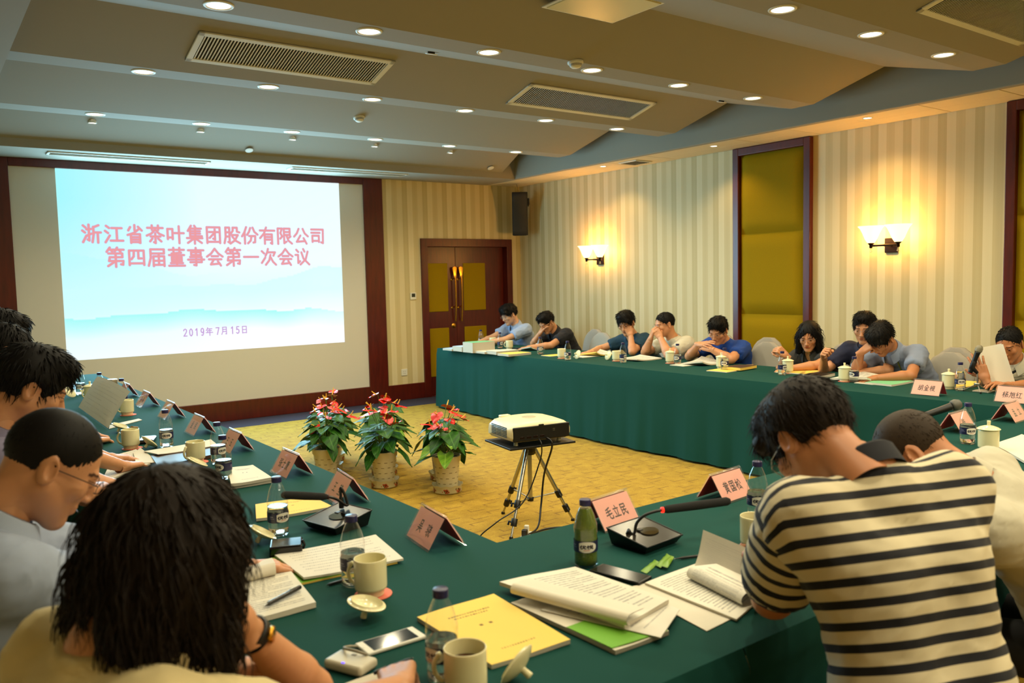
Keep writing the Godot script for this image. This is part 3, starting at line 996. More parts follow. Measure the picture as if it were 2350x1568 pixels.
func slide_material() -> StandardMaterial3D:
	var small := Image.create(192, 122, false, Image.FORMAT_RGB8)
	for y in 122:
		for x in 192:
			var u := x / 191.0
			var v := y / 121.0
			var c := Color(0.92, 0.99, 1.0).lerp(Color(1, 1, 1), clampf(v * 1.6 - 0.85, 0, 1) + 0.35 * clampf(u * 1.5 - 0.6, 0, 1))
			var corner := clampf(1.0 - u * 2.2, 0, 1) * clampf(1.15 - v, 0, 1)
			c = c.lerp(Color(0.58, 0.95, 1.0), 0.75 * corner + 0.15 * clampf(0.5 - v, 0, 1))
			var a0 := (v - hill(u, 0))
			if a0 > 0 and u < 0.55:
				c = c.lerp(Color(0.72, 0.97, 0.99), 0.55 * clampf(1 - a0 * 2.2, 0, 1) * clampf(1 - u * 1.8, 0, 1))
			var a1 := (v - hill(u, 1))
			if a1 > 0:
				c = c.lerp(Color(0.80, 0.975, 0.985), 0.6 * clampf(1 - a1 * 5.0, 0, 1))
			var mid := clampf(1.0 - absf(v - 0.66) * 6.0, 0, 1)
			c = c.lerp(Color(0.80, 0.98, 0.99), 0.5 * mid)
			var a2 := (v - hill(u, 2))
			if a2 > 0:
				c = c.lerp(Color(0.64, 0.97, 0.96), 0.9 * clampf(1 - a2 * 9.0, 0, 1) * (1.0 - 0.6 * smoothstep(0.7, 1.0, u)))
			small.set_pixel(x, y, c)
	small.resize(1280, 814, Image.INTERPOLATE_CUBIC)
	var red := Color(0.92, 0.60, 0.62)
	var edge := Color(0.78, 0.66, 0.86)
	var dw := 0.0668 * 1280
	write(small, "浙江省茶叶集团股份有限公司", 0.067 * 1280, 0.275 * 814, dw * 0.95, 0.112 * 814, dw, 5.6, edge)
	write(small, "浙江省茶叶集团股份有限公司", 0.067 * 1280, 0.275 * 814, dw * 0.95, 0.112 * 814, dw, 4.2, red)
	write(small, "第四届董事会第一次会议", 0.135 * 1280, 0.402 * 814, dw * 0.95, 0.112 * 814, dw, 5.6, edge)
	write(small, "第四届董事会第一次会议", 0.135 * 1280, 0.402 * 814, dw * 0.95, 0.112 * 814, dw, 4.2, red)
	var ink := Color(0.76, 0.60, 0.84)
	var x := 0.374 * 1280
	for ch in "2019年7月15日":
		var wide := not ch.is_valid_int()
		write(small, ch, x, 0.86 * 814, 36.0 if wide else 23.0, 41.0, 10.0, 2.0 if wide else 2.3, ink)
		x += 44.0 if wide else 25.5
	var t := ImageTexture.create_from_image(small)
	var m := mat(Color(0, 0, 0), 0.8)
	m.emission_enabled = true
	m.emission = Color.BLACK
	m.emission_texture = t
	m.emission_energy_multiplier = 0.65
	return m

# a name card: red-brown brush writing on pink paper
func card_texture(text: String) -> ImageTexture:
	var im := Image.create(200, 100, false, Image.FORMAT_RGB8)
	im.fill(Color(0.95, 0.69, 0.63))
	var n := text.length()
	var step := 42.0 if n == 3 else 70.0
	write(im, text, 100.0 - step * (n - 1) * 0.5 - 19.0, 30, 38, 44, step, 2.0, Color(0.16, 0.10, 0.10))
	return ImageTexture.create_from_image(im)

# printed pages: rows of grey marks
func page_texture(paper: Color, ink: Color, seed_: int, title: bool, rows: int) -> ImageTexture:
	var im := Image.create(148, 210, false, Image.FORMAT_RGB8)
	im.fill(paper)
	var r := RandomNumberGenerator.new()
	r.seed = seed_
	if title:
		for k in 2:
			for x in range(34 + k * 6, 114 - k * 10, 5):
				im.fill_rect(Rect2i(x, 38 + k * 9, 3 + r.randi_range(0, 1), 4), paper.lerp(ink, r.randf_range(0.4, 0.9)))
		for x in [62, 80]:
			im.fill_rect(Rect2i(x, 86, 6, 6), paper.lerp(ink, 0.8))
		for x in range(44, 106, 5):
			im.fill_rect(Rect2i(x, 172, 3, 4), paper.lerp(ink, r.randf_range(0.3, 0.7)))
	else:
		for k in rows:
			var y := 18 + k * 176 / rows
			var x := 14 + (8 if k % 4 == 0 else 0)
			var stop := 134 if k % 4 != 3 else r.randi_range(50, 110)
			while x < stop:
				im.fill_rect(Rect2i(x, y, 2, 3), paper.lerp(ink, r.randf_range(0.25, 0.75)))
				x += 3
	return ImageTexture.create_from_image(im)

func printed(t: Texture2D, rough := 0.75) -> StandardMaterial3D:
	var m := mat(Color.WHITE, rough)
	m.albedo_texture = t
	return m

func bottle_label() -> ImageTexture:
	var im := Image.create(240, 64, false, Image.FORMAT_RGB8)
	im.fill(Color(0.10, 0.10, 0.26))
	for k in 2:
		var cx := 60 + 120 * k
		for y in 64:
			for x in range(cx - 34, cx + 34):
				if Vector2((x - cx) / 34.0, (y - 32) / 31.0).length() < 1.0 and x > cx - 26:
					im.set_pixel(x, y, Color(0.86, 0.85, 0.80))
		write(im, "优悦", cx - 22, 20, 21, 24, 23, 1.8, Color(0.09, 0.07, 0.12))
		im.fill_rect(Rect2i(cx - 10, 48, 20, 4), Color(0.80, 0.5, 0.42))
		im.fill_rect(Rect2i(cx - 52, 22, 14, 4), Color(0.55, 0.55, 0.66))
		im.fill_rect(Rect2i(cx - 52, 34, 18, 3), Color(0.45, 0.45, 0.58))
	im.flip_x()      # u runs to the left round a turned shape
	return ImageTexture.create_from_image(im)

# ---------------------------------------------------------------- tables and cloths
# the hanging sides follow the outline of the top; each point moves out the lower it hangs
func skirt(g: Geo, path: Array, out: Array, seed_: int, flare0: float, flare1: float, drop := 0.69) -> void:
	var f := FastNoiseLite.new()
	f.seed = seed_
	f.frequency = 0.9
	var rows := []
	var total := 0.0
	var along := [0.0]
	for k in range(1, path.size()):
		total += path[k].distance_to(path[k - 1])
		along.append(total)
	for j in 13:
		var t := j / 12.0
		var row := []
		for k in path.size():
			var s: float = along[k]
			var fold := 0.026 * f.get_noise_1d(s * 2.2) + 0.016 * f.get_noise_1d(s * 7.0 + 40.0)
			var e0 := exp(-s * 5.0) * flare0
			var e1 := exp(-(total - s) * 5.0) * flare1
			var swell := 0.016 * sqrt(minf(1.0, t * 14.0))
			var d := swell + (0.024 + fold * 1.7 + e0 + e1) * pow(t, 1.15)
			var y := TOP - 0.012 * (1.0 - cos(minf(1.0, t * 14.0) * PI * 0.5)) - drop * t
			row.append(Vector3(path[k].x, y, path[k].z) + out[k] * d)
		rows.append(row)
	g.sheet(rows, false, false, true)

func outline(corners: Array, normals: Array) -> Array:
	var p := []
	var o := []
	for k in corners.size() - 1:
		var a: Vector3 = corners[k]
		var b: Vector3 = corners[k + 1]
		var n := int(a.distance_to(b) / 0.035)
		for j in n + 1:
			p.append(a.lerp(b, float(j) / n))
			var bend: Vector3 = normals[k]
			if k > 0:
				bend = normals[k - 1].lerp(bend, clampf(0.5 + j * 0.12, 0, 1))
			if k < corners.size() - 2:
				bend = bend.lerp(normals[k + 1], clampf(0.5 - (n - j) * 0.12, 0, 1) )
			o.append(bend)
	return [p, o]

func cloth_top(g: Geo, lo: Vector3, hi: Vector3, seed_: int) -> void:
	var f := FastNoiseLite.new()
	f.seed = seed_
	f.frequency = 0.5
	var nx := maxi(4, int((hi.x - lo.x) / 0.12))
	var nz := maxi(4, int((hi.z - lo.z) / 0.12))
	var rows := []
	for a in nz + 1:
		var row := []
		for b in nx + 1:
			var x := lerpf(lo.x, hi.x, float(b) / nx)
			var z := lerpf(lo.z, hi.z, float(a) / nz)
			var e := minf(minf(a, nz - a), minf(b, nx - b))
			row.append(Vector3(x, TOP - (0.0 if e < 1 else 0.0012 * absf(f.get_noise_2d(x * 6, z * 6))), z))
		rows.append(row)
	g.sheet(rows, false, false, false)

func table(lo: Vector3, hi: Vector3, label: String, tops: int) -> void:
	var c := (lo + hi) * 0.5
	var t := thing("conference_table", label, "table", Vector3(c.x, 0, c.z), 0, "tables under the green cloth")
	var w := hi.x - lo.x
	var d := hi.z - lo.z
	var long_x := w > d
	for k in tops:
		var a := Vector3(-w * 0.5 + 0.01, TOP - 0.03, -d * 0.5 + 0.01)
		var b := Vector3(w * 0.5 - 0.01, TOP - 0.006, d * 0.5 - 0.01)
		if long_x:
			a.x = -w * 0.5 + w * k / tops + 0.006
			b.x = -w * 0.5 + w * (k + 1) / tops - 0.006
		else:
			a.z = -d * 0.5 + d * k / tops + 0.006
			b.z = -d * 0.5 + d * (k + 1) / tops - 0.006
		part("tabletop", Geo.new().rbox(a, b, 0.004, 1), M.ply, t)
		for q in [Vector2(a.x + 0.06, a.z + 0.06), Vector2(b.x - 0.06, a.z + 0.06), Vector2(a.x + 0.06, b.z - 0.06), Vector2(b.x - 0.06, b.z - 0.06)]:
			part("leg", Geo.new().tube([Vector3(q.x, 0, q.y), Vector3(q.x, TOP - 0.03, q.y)], 0.014, 8), M.steel, t)

func build_tables() -> void:
	M.ply = grained(Color(0.42, 0.30, 0.18), 0.15, 2.0, 0.6, 0.05)
	M.cloth = grained(Color(0.058, 0.262, 0.235), 0.10, 9.0, 0.82, 0.25, 0.02)
	M.cloth.metallic_specular = 0.2
	var e0 := Vector3(-1.934, 0, 0.87)
	var e1 := Vector3(-1.02, 0, 8.32)
	var w0 := Vector3(-6.56, 0, 0.74)
	var w1 := Vector3(-5.636, 0, 8.32)
	var s0 := Vector3(-5.637, 0, 7.387)
	var s1 := Vector3(-1.933, 0, 8.32)
	table(e0, e1, "long table under the green cloth along the lamp wall", 4)
	table(w0, w1, "long table under the green cloth opposite the lamp wall", 4)
	table(s0, s1, "table under the green cloth joining the two long tables", 2)
	var h := TOP
	# east cloth: inner side, far end, outer side
	var g := Geo.new()
	cloth_top(g, e0 + Vector3(0, h, 0), e1 + Vector3(0, h, 0), 2)
	var o := outline([Vector3(e0.x, h, 7.36), Vector3(e0.x, h, e0.z), Vector3(e1.x, h, e0.z)], [Vector3(-1, 0, 0), Vector3(0, 0, -1)])
	skirt(g, o[0], o[1], 5, 0.0, 0.0)
	o = outline([Vector3(e1.x, h, e0.z), Vector3(e1.x, h, e1.z)], [Vector3(1, 0, 0)])
	skirt(g, o[0], o[1], 15, 0.0, 0.0, 0.2)
	hang("green tablecloth hanging to the floor along the lamp wall", g)
	g = Geo.new()
	cloth_top(g, w0 + Vector3(0, h, 0), w1 + Vector3(0, h, 0), 3)
	o = outline([Vector3(w0.x, h, w1.z), Vector3(w0.x, h, w0.z)], [Vector3(-1, 0, 0)])
	skirt(g, o[0], o[1], 17, 0.0, 0.0, 0.2)
	o = outline([Vector3(w0.x, h, w0.z), Vector3(w1.x, h, w0.z), Vector3(w1.x, h, 7.37)], [Vector3(0, 0, -1), Vector3(1, 0, 0)])
	skirt(g, o[0], o[1], 6, 0.0, 0.0)
	o = outline([Vector3(-5.64, h, w1.z), Vector3(w0.x, h, w1.z)], [Vector3(0, 0, 1)])
	skirt(g, o[0], o[1], 16, 0.0, 0.0, 0.30)
	hang("green tablecloth of the table opposite the lamp wall", g)
	g = Geo.new()
	cloth_top(g, s0 + Vector3(0, h, 0), s1 + Vector3(0, h, 0), 4)
	o = outline([Vector3(s0.x + 0.01, h, s0.z), Vector3(s1.x - 0.01, h, s0.z)], [Vector3(0, 0, -1)])
	skirt(g, o[0], o[1], 7, 0.0, 0.0)
	o = outline([Vector3(s1.x, h, s1.z), Vector3(s0.x, h, s1.z)], [Vector3(0, 0, 1)])
	skirt(g, o[0], o[1], 8, 0.0, 0.0, 0.30)
	hang("green tablecloth of the table that closes the square", g)

func hang(label: String, g: Geo) -> void:
	var o := MeshInstance3D.new()
	o.name = numbered("tablecloth")
	o.mesh = g.mesh()
	o.material_override = M.cloth
	add_child(o)
	tag(o, label, "tablecloth", "green tablecloths")

# ---------------------------------------------------------------- floor: plants, projector, cables
func leaf_geo(w: float, l: float, droop: float, fold: float) -> Geo:
	var rows := []
	for a in 9:
		var t := a / 8.0
		var row := []
		var half := w * 0.5 * (pow(sin(PI * pow(t * 0.93 + 0.07, 0.62)), 0.85) if t < 1.0 else 0.0)
		var z := l * (t - 0.14 * 0.0)
		for b in 7:
			var u := (b - 3) / 3.0
			var back := -0.16 * l * pow(absf(u), 1.5) * (1.0 - t)       # heart-shaped base
			row.append(Vector3(u * half, fold * absf(u) * half - droop * t * t * l + 0.004 * sin(t * 9.0 + u * 3.0), z + back))
		rows.append(row)
	return Geo.new().sheet(rows, false, false, true)

func build_floor_things() -> void:
	build_plants()
	build_projector()

func build_plants() -> void:
	M.pot = pot_material()
	M.saucer = saucer_material()
	M.soil = grained(Color(0.07, 0.05, 0.035), 0.4, 20.0, 0.95, 0.3)
	M.stem = mat(Color(0.30, 0.42, 0.12), 0.5)
	M.leaf = leaf_material(Color(0.11, 0.27, 0.06), Color(0.20, 0.40, 0.09))
	M.leaf_pale = leaf_material(Color(0.30, 0.46, 0.08), Color(0.44, 0.60, 0.12))
	M.spathe = mat(Color(0.80, 0.075, 0.03), 0.28)
	M.spathe_pink = mat(Color(0.83, 0.22, 0.22), 0.3)
	M.spadix = mat(Color(0.86, 0.68, 0.16), 0.6)
	var leaves := [leaf_geo(0.135, 0.165, 0.18, 0.18).mesh(), leaf_geo(0.115, 0.145, 0.32, 0.1).mesh(), leaf_geo(0.105, 0.15, 0.05, 0.25).mesh()]
	var flowers := [leaf_geo(0.10, 0.095, 0.12, -0.12).mesh(), leaf_geo(0.085, 0.08, -0.2, 0.2).mesh()]
	var spadix := Geo.new().tube([Vector3(0, 0, 0.012), Vector3(0, 0.022, 0.022), Vector3(0, 0.046, 0.028)], [0.005, 0.0045, 0.003], 6).mesh()
	var pot := Geo.new().lathe([Vector2(0.0001, 0.030), Vector2(0.072, 0.030), Vector2(0.072, 0.030), Vector2(0.076, 0.06), Vector2(0.093, 0.225), Vector2(0.101, 0.232), Vector2(0.103, 0.262), Vector2(0.105, 0.272), Vector2(0.099, 0.272), Vector2(0.094, 0.240), Vector2(0.0001, 0.238)], 28).mesh()
	M.slit = mat(Color(0.45, 0.38, 0.24), 0.7)
	var slits = Geo.new()
	for a in 4:
		for b in 11:
			var y := 0.072 + 0.040 * a
			var rr := lerpf(0.0765, 0.0935, (y - 0.06) / 0.165) + 0.0006
			var a0 := TAU * (b + 0.5 * (a % 2)) / 11.0
			var a1 := a0 + 0.26
			slits.quad(Vector3(cos(a0) * rr, y + 0.004, sin(a0) * rr), Vector3(cos(a1) * rr, y + 0.004, sin(a1) * rr), Vector3(cos(a1) * rr, y, sin(a1) * rr), Vector3(cos(a0) * rr, y, sin(a0) * rr))
	slits = slits.mesh()
	var sa := []
	for q in [[0.070, 0.0], [0.098, 0.003], [0.103, 0.012], [0.102, 0.040], [0.114, 0.062], [0.110, 0.061], [0.097, 0.040], [0.08, 0.022], [0.001, 0.022]]:
		var row := []
		for s in 41:
			var a := TAU * s / 40
			var lip: float = 0.004 * cos(a * 10.0) if q[1] > 0.05 else 0.0
			row.append(Vector3(cos(a) * q[0], q[1] + lip, sin(a) * q[0]))
		sa.append(row)
	var saucer := Geo.new().sheet(sa).mesh()
	var front := [Vector3(-3.976, 0, 4.371), Vector3(-4.25, 0, 3.915), Vector3(-4.535, 0, 3.503)]
	var step := Vector3(0.185, 0, -0.36)
	var spots := [front[0], front[1], front[2], front[2] + step, front[1] + step, front[0] + step, front[2] + step * 2.0, front[1] + step * 2.0]
	var says := ["potted red anthurium next to the projector tripod, with a yellow-green leaf", "potted red anthurium in the middle of the front row of pots", "potted red anthurium nearest the table with a flower on a long stalk", "potted anthurium behind the one with the long-stalked flower", "potted anthurium second in the middle file of pots", "potted anthurium hidden behind the one next to the projector", "potted anthurium at the back of its file, nearest the screen frame", "potted anthurium at the back of the middle file"]
	for k in spots.size():
		var r := RandomNumberGenerator.new()
		r.seed = 100 + k * 17
		var t := thing("potted_anthurium", says[k], "plant", spots[k], r.randf() * TAU, "potted anthuriums in the open square")
		part("saucer", saucer, M.saucer, t)
		var po := part("pot", pot, M.pot, t)
		part("slits", slits, M.slit, po).set_meta("kind", "stuff")
		part("soil", Geo.new().lathe([Vector2(0.094, 0.252), Vector2(0.05, 0.258), Vector2(0.0001, 0.256)], 16), M.soil, t)
		var n := 22
		for j in n:
			var a := j * 2.399 + r.randf_range(-0.3, 0.3)
			var lvl := float(j) / n
			var y := 0.28 + 0.20 * lvl + r.randf_range(-0.02, 0.02)
			var rad := lerpf(0.13, 0.045, lvl) + r.randf_range(-0.02, 0.03)
			var tip := Vector3(cos(a) * rad, y, sin(a) * rad)
			var o := part("leaf", leaves[j % 3], M.leaf_pale if (r.randf() < (0.28 if k == 0 else 0.08)) else M.leaf, t)
			var aim := Vector3(cos(a), 0, sin(a))
			var b := Basis.looking_at(-aim, Vector3.UP) * Basis(Vector3.RIGHT, r.randf_range(-0.1, 0.75) * (1.15 - lvl * 0.6)) * Basis(Vector3.BACK, r.randf_range(-0.35, 0.35))
			o.transform = Transform3D(b.scaled(Vector3.ONE * r.randf_range(0.8, 1.15)), tip)
			part("stalk", Geo.new().tube([Vector3(cos(a) * 0.02, 0.25, sin(a) * 0.02), Vector3(cos(a) * rad * 0.55, lerpf(0.25, y, 0.7), sin(a) * rad * 0.55), tip], [0.0028, 0.0022, 0.0018], 5, false), M.stem, t)
		for j in 7:
			var a := j * 2.0 + r.randf_range(-0.4, 0.4) + k
			var rad := r.randf_range(0.02, 0.11)
			var y := r.randf_range(0.43, 0.60)
			if j == 0 and k == 2:
				rad = 0.19
				y = 0.52
			var tip := Vector3(cos(a) * rad, y, sin(a) * rad)
			var st := part("flower_stalk", Geo.new().tube([Vector3(cos(a) * 0.02, 0.25, sin(a) * 0.02), Vector3(cos(a) * rad * 0.6, lerpf(0.25, y, 0.75), sin(a) * rad * 0.6), tip], [0.003, 0.0025, 0.002], 5, false), M.stem, t)
			var o := part("flower", flowers[j % 2], M.spathe_pink if r.randf() < 0.25 else M.spathe, t)
			var b := Basis.looking_at(-Vector3(cos(a), 0.1, sin(a)).normalized(), Vector3.UP) * Basis(Vector3.RIGHT, r.randf_range(-0.2, 0.9))
			o.transform = Transform3D(b.scaled(Vector3.ONE * r.randf_range(0.85, 1.1)), tip)
			part("spadix", spadix, M.spadix, o)

func leaf_material(c0: Color, c1: Color) -> StandardMaterial3D:
	var im := Image.create(64, 64, false, Image.FORMAT_RGB8)
	for y in 64:
		for x in 64:
			var u := absf(x - 31.5) / 32.0
			var vein := 1.0 if u < 0.05 else (0.6 if fposmod(y * 0.14 - u * 3.2, 1.0) < 0.12 else 0.0)
			im.set_pixel(x, y, c0.lerp(c1, 0.35 + 0.3 * sin(y * 0.3 + x * 0.17)).lerp(c1.lightened(0.18), vein * 0.6))
	var m := mat(Color.WHITE, 0.45)
	m.metallic_specular = 0.3
	m.albedo_texture = ImageTexture.create_from_image(im)
	m.cull_mode = BaseMaterial3D.CULL_DISABLED
	m.backlight_enabled = true
	m.backlight = Color(0.06, 0.12, 0.02)
	return m

func pot_material() -> StandardMaterial3D:
	var m := mat(Color(0.80, 0.75, 0.60), 0.45)
	return m

func saucer_material() -> StandardMaterial3D:
	var im := Image.create(256, 64, false, Image.FORMAT_RGB8)
	im.fill(Color(0.78, 0.73, 0.56))
	var r := RandomNumberGenerator.new()
	r.seed = 8
	for k in 6:
		var cx := 22 + k * 42
		for j in 46:
			var p := Vector2(cx + r.randfn(0, 5.0), 19 + r.randfn(0, 2.6))
			pen(im, p, p, 1.2, [Color(0.62, 0.12, 0.07), Color(0.70, 0.25, 0.12), Color(0.20, 0.22, 0.08)][j % 3])
	return printed(ImageTexture.create_from_image(im), 0.35)

func build_projector() -> void:
	var c := Vector3(-4.0, 0, 5.40)
	var t := thing("tripod_stand", "silver three-legged stand with a black tray carrying the projector", "tripod", c)
	part("tray", Geo.new().rbox(Vector3(-0.225, 0.522, -0.17), Vector3(0.225, 0.535, 0.185), 0.003), M.black, t).rotation.y = -0.16
	part("column", Geo.new().tube([Vector3(0, 0.16, 0), Vector3(0, 0.45, 0)], 0.014, 12), M.steel, t)
	part("hub", Geo.new().lathe([Vector2(0.0001, 0.445), Vector2(0.034, 0.445), Vector2(0.038, 0.47), Vector2(0.034, 0.51), Vector2(0.045, 0.522), Vector2(0.0001, 0.522)], 16), M.black, t)
	part("collar", Geo.new().lathe([Vector2(0.0001, 0.150), Vector2(0.020, 0.150), Vector2(0.022, 0.172), Vector2(0.0001, 0.176)], 12), M.black, t)
	for f in [Vector3(-0.27, 0.0, 0.16), Vector3(0.25, 0.0, 0.11), Vector3(0.0, 0.0, -0.30)]:
		var top := Vector3(f.x * 0.12, 0.48, f.z * 0.12)
		var leg := part("leg", Geo.new().tube([top, top.lerp(f, 0.62)], 0.0125, 10), M.steel, t)
		part("leg_section", Geo.new().tube([top.lerp(f, 0.60), top.lerp(f, 0.82)], 0.0095, 8), M.steel, leg)
		part("leg_section", Geo.new().tube([top.lerp(f, 0.80), f + Vector3(0, 0.008, 0)], 0.0065, 8), M.steel, leg)
		for u in [0.62, 0.82]:
			var p := top.lerp(f, u)
			var dir: Vector3 = (f - top).normalized()
			var clip := Geo.new()
			clip.tube([p - dir * 0.022, p + dir * 0.022], 0.0195, 10)
			var side: Vector3 = dir.cross(Vector3.UP).normalized()
			clip.tube([p + side * 0.016, p + side * 0.034 - dir * 0.004, p + side * 0.036 + dir * 0.018], 0.007, 6)
			part("clip", clip, M.black, leg)
		part("foot", Geo.new().lathe([Vector2(0.0001, 0), Vector2(0.013, 0), Vector2(0.011, 0.014), Vector2(0.0001, 0.016)], 10), M.black, leg).position = f
		part("brace", Geo.new().tube([Vector3(0, 0.165, 0), top.lerp(f, 0.60)], 0.0045, 6), M.steel, t)
	# the projector: its lens looks at the screen, its black socket panel to the south
	var p := thing("projector", "white projector with a black socket panel on the tripod tray", "projector", c + Vector3(0, 0.535, 0), -0.16)
	var shell := mat(Color(0.88, 0.84, 0.68), 0.32)
	var rows := []
	for k in 15:
		var u := k / 14.0
		var x := lerpf(-0.2, 0.2, u)
		var crown := 0.145 - 0.020 * pow(absf(u - 0.5) * 2.0, 2.4)
		var row := []
		for q in [[-0.165, 0.030], [-0.172, 0.050], [-0.172, crown - 0.045], [-0.160, crown - 0.015], [-0.135, crown - 0.002], [0.0, crown], [0.135, crown - 0.004], [0.158, crown - 0.012], [0.166, crown - 0.030], [0.166, 0.045], [0.155, 0.026], [-0.13, 0.018]]:
			var e := 0.012 * (1.0 if k == 0 or k == 14 else 0.0)
			row.append(Vector3(x, q[1] + (e if q[1] < 0.05 else -e), q[0] * (0.96 if e > 0 else 1.0)))
		rows.append(row)
	var lo := []
	var hi := []
	for k in 12:
		lo.append(Vector3(-0.2005, 0.075, 0))
		hi.append(Vector3(0.2005, 0.075, 0))
	rows.push_front(lo)
	rows.push_back(hi)
	part("body", Geo.new().sheet(rows, false, true), shell, p)
	part("socket_panel", Geo.new().rbox(Vector3(-0.192, 0.030, 0.150), Vector3(0.194, 0.118, 0.1675), 0.006), M.black, p)
	var holes := Geo.new()
	for k in 4:
		holes.rbox(Vector3(-0.15 + k * 0.045, 0.045, 0.160), Vector3(-0.118 + k * 0.045, 0.060, 0.1685), 0.002, 1)
	part("sockets", holes, M.bronze, p)
	part("infrared_window", Geo.new().rbox(Vector3(-0.02, 0.112, 0.155), Vector3(0.015, 0.124, 0.169), 0.003), M.black, p)
	var marks := mat(Color(0.45, 0.42, 0.33), 0.5)
	var fl := Geo.new()
	for k in 2:
		fl.box(Vector3(0.075, 0.088 - k * 0.010, 0.167), Vector3(0.09, 0.090 - k * 0.010, 0.1682))
	part("print", fl, marks, p)
	# slotted cooling grille on the side
	for r in 7:
		for q in 3:
			var z := -0.115 + q * 0.072
			part("grille_slot", Geo.new().box(Vector3(-0.2025, 0.048 + r * 0.0095, z), Vector3(-0.195, 0.0525 + r * 0.0095, z + 0.066)), M.dark, p)
	part("power_pad", Geo.new().lathe([Vector2(0.045, 0.1405), Vector2(0.045, 0.1455), Vector2(0.0001, 0.1465)], 24), mat(Color(0.66, 0.63, 0.52), 0.4), p)
	part("focus_ring", Geo.new().rbox(Vector3(-0.13, 0.125, -0.165), Vector3(-0.06, 0.148, -0.12), 0.008), shell, p)
	var lens := Geo.new()
	lens.xf = Transform3D(Basis(Vector3.RIGHT, -PI / 2), Vector3(-0.095, 0.085, -0.165))
	lens.lathe([Vector2(0.040, 0.0), Vector2(0.040, 0.016), Vector2(0.034, 0.018), Vector2(0.030, 0.010), Vector2(0.0001, 0.014)], 24)
	part("lens", lens, mat(Color(0.05, 0.05, 0.07), 0.08), p)
	for q in [Vector2(-0.15, 0.11), Vector2(0.15, 0.11), Vector2(0.0, -0.13)]:
		part("foot", Geo.new().lathe([Vector2(0.0001, 0), Vector2(0.014, 0), Vector2(0.012, 0.03), Vector2(0.0001, 0.03)], 10), shell, p).position = Vector3(q.x, 0, q.y)
	# cables
	var ca := Geo.new().tube(curve([c + Vector3(-0.06, 0.575, 0.175), c + Vector3(-0.07, 0.54, 0.215), c + Vector3(-0.04, 0.42, 0.15), c + Vector3(-0.16, 0.20, 0.14), c + Vector3(-0.33, 0.10, 0.10), c + Vector3(-0.42, 0.012, 0.05), c + Vector3(-0.40, 0.006, 0.18), c + Vector3(-0.30, 0.03, 0.245)], 8), 0.0045, 6)
	var o := part("cable", ca, M.black, self)
	o.name = numbered("signal_cable")
	tag(o, "black signal cable looping down beside the tripod leg to the floor", "cable")
	var cb := Geo.new().tube(curve([c + Vector3(0.0, 0.575, 0.175), c + Vector3(0.01, 0.53, 0.215), c + Vector3(0.02, 0.34, 0.12), c + Vector3(-0.01, 0.15, 0.12), c + Vector3(-0.10, 0.05, 0.20), c + Vector3(-0.22, 0.035, 0.25)], 8), 0.006, 6)
	var o2 := part("cable", cb, M.black, self)
	o2.name = numbered("power_cable")
	tag(o2, "thick black power cable hanging from the projector to the white socket strip", "cable")
	var cc := Geo.new().tube(curve([c + Vector3(-0.20, 0.03, 0.26), c + Vector3(-0.10, 0.012, 0.18), c + Vector3(0.03, 0.007, 0.16), c + Vector3(0.12, 0.007, 0.24), c + Vector3(0.2, 0.007, 0.5)], 8), 0.006, 6)
	var o3 := part("cable", cc, M.black, self)
	o3.name = numbered("extension_cable")
	tag(o3, "black extension cable on the carpet running under the green cloth", "cable")
	var ps := thing("socket_strip", "white socket strip with a blue switch on the carpet by the tripod", "socket strip", c + Vector3(-0.27, 0, 0.28), 0.7)
	part("case", Geo.new().rbox(Vector3(-0.14, 0, -0.026), Vector3(0.14, 0.036, 0.026), 0.006), M.white_plastic, ps)
	part("switch", Geo.new().rbox(Vector3(-0.12, 0.034, -0.012), Vector3(-0.095, 0.040, 0.012), 0.002), mat(Color(0.16, 0.35, 0.6), 0.3), ps)
	part("plug", Geo.new().rbox(Vector3(0.02, 0.034, -0.016), Vector3(0.055, 0.075, 0.016), 0.006), M.black, ps)
	part("plug", Geo.new().rbox(Vector3(0.08, 0.034, -0.014), Vector3(0.105, 0.085, 0.014), 0.006), M.trim, ps)

func curve(pts: Array, steps: int) -> Array:
	var c := Curve3D.new()
	for k in pts.size():
		var d: Vector3 = (pts[mini(k + 1, pts.size() - 1)] - pts[maxi(k - 1, 0)]) * 0.18
		c.add_point(pts[k], -d, d)
	var o := []
	for k in pts.size() - 1:
		for j in steps:
			o.append(c.sample(k, float(j) / steps))
	o.append(pts[pts.size() - 1])
	return o

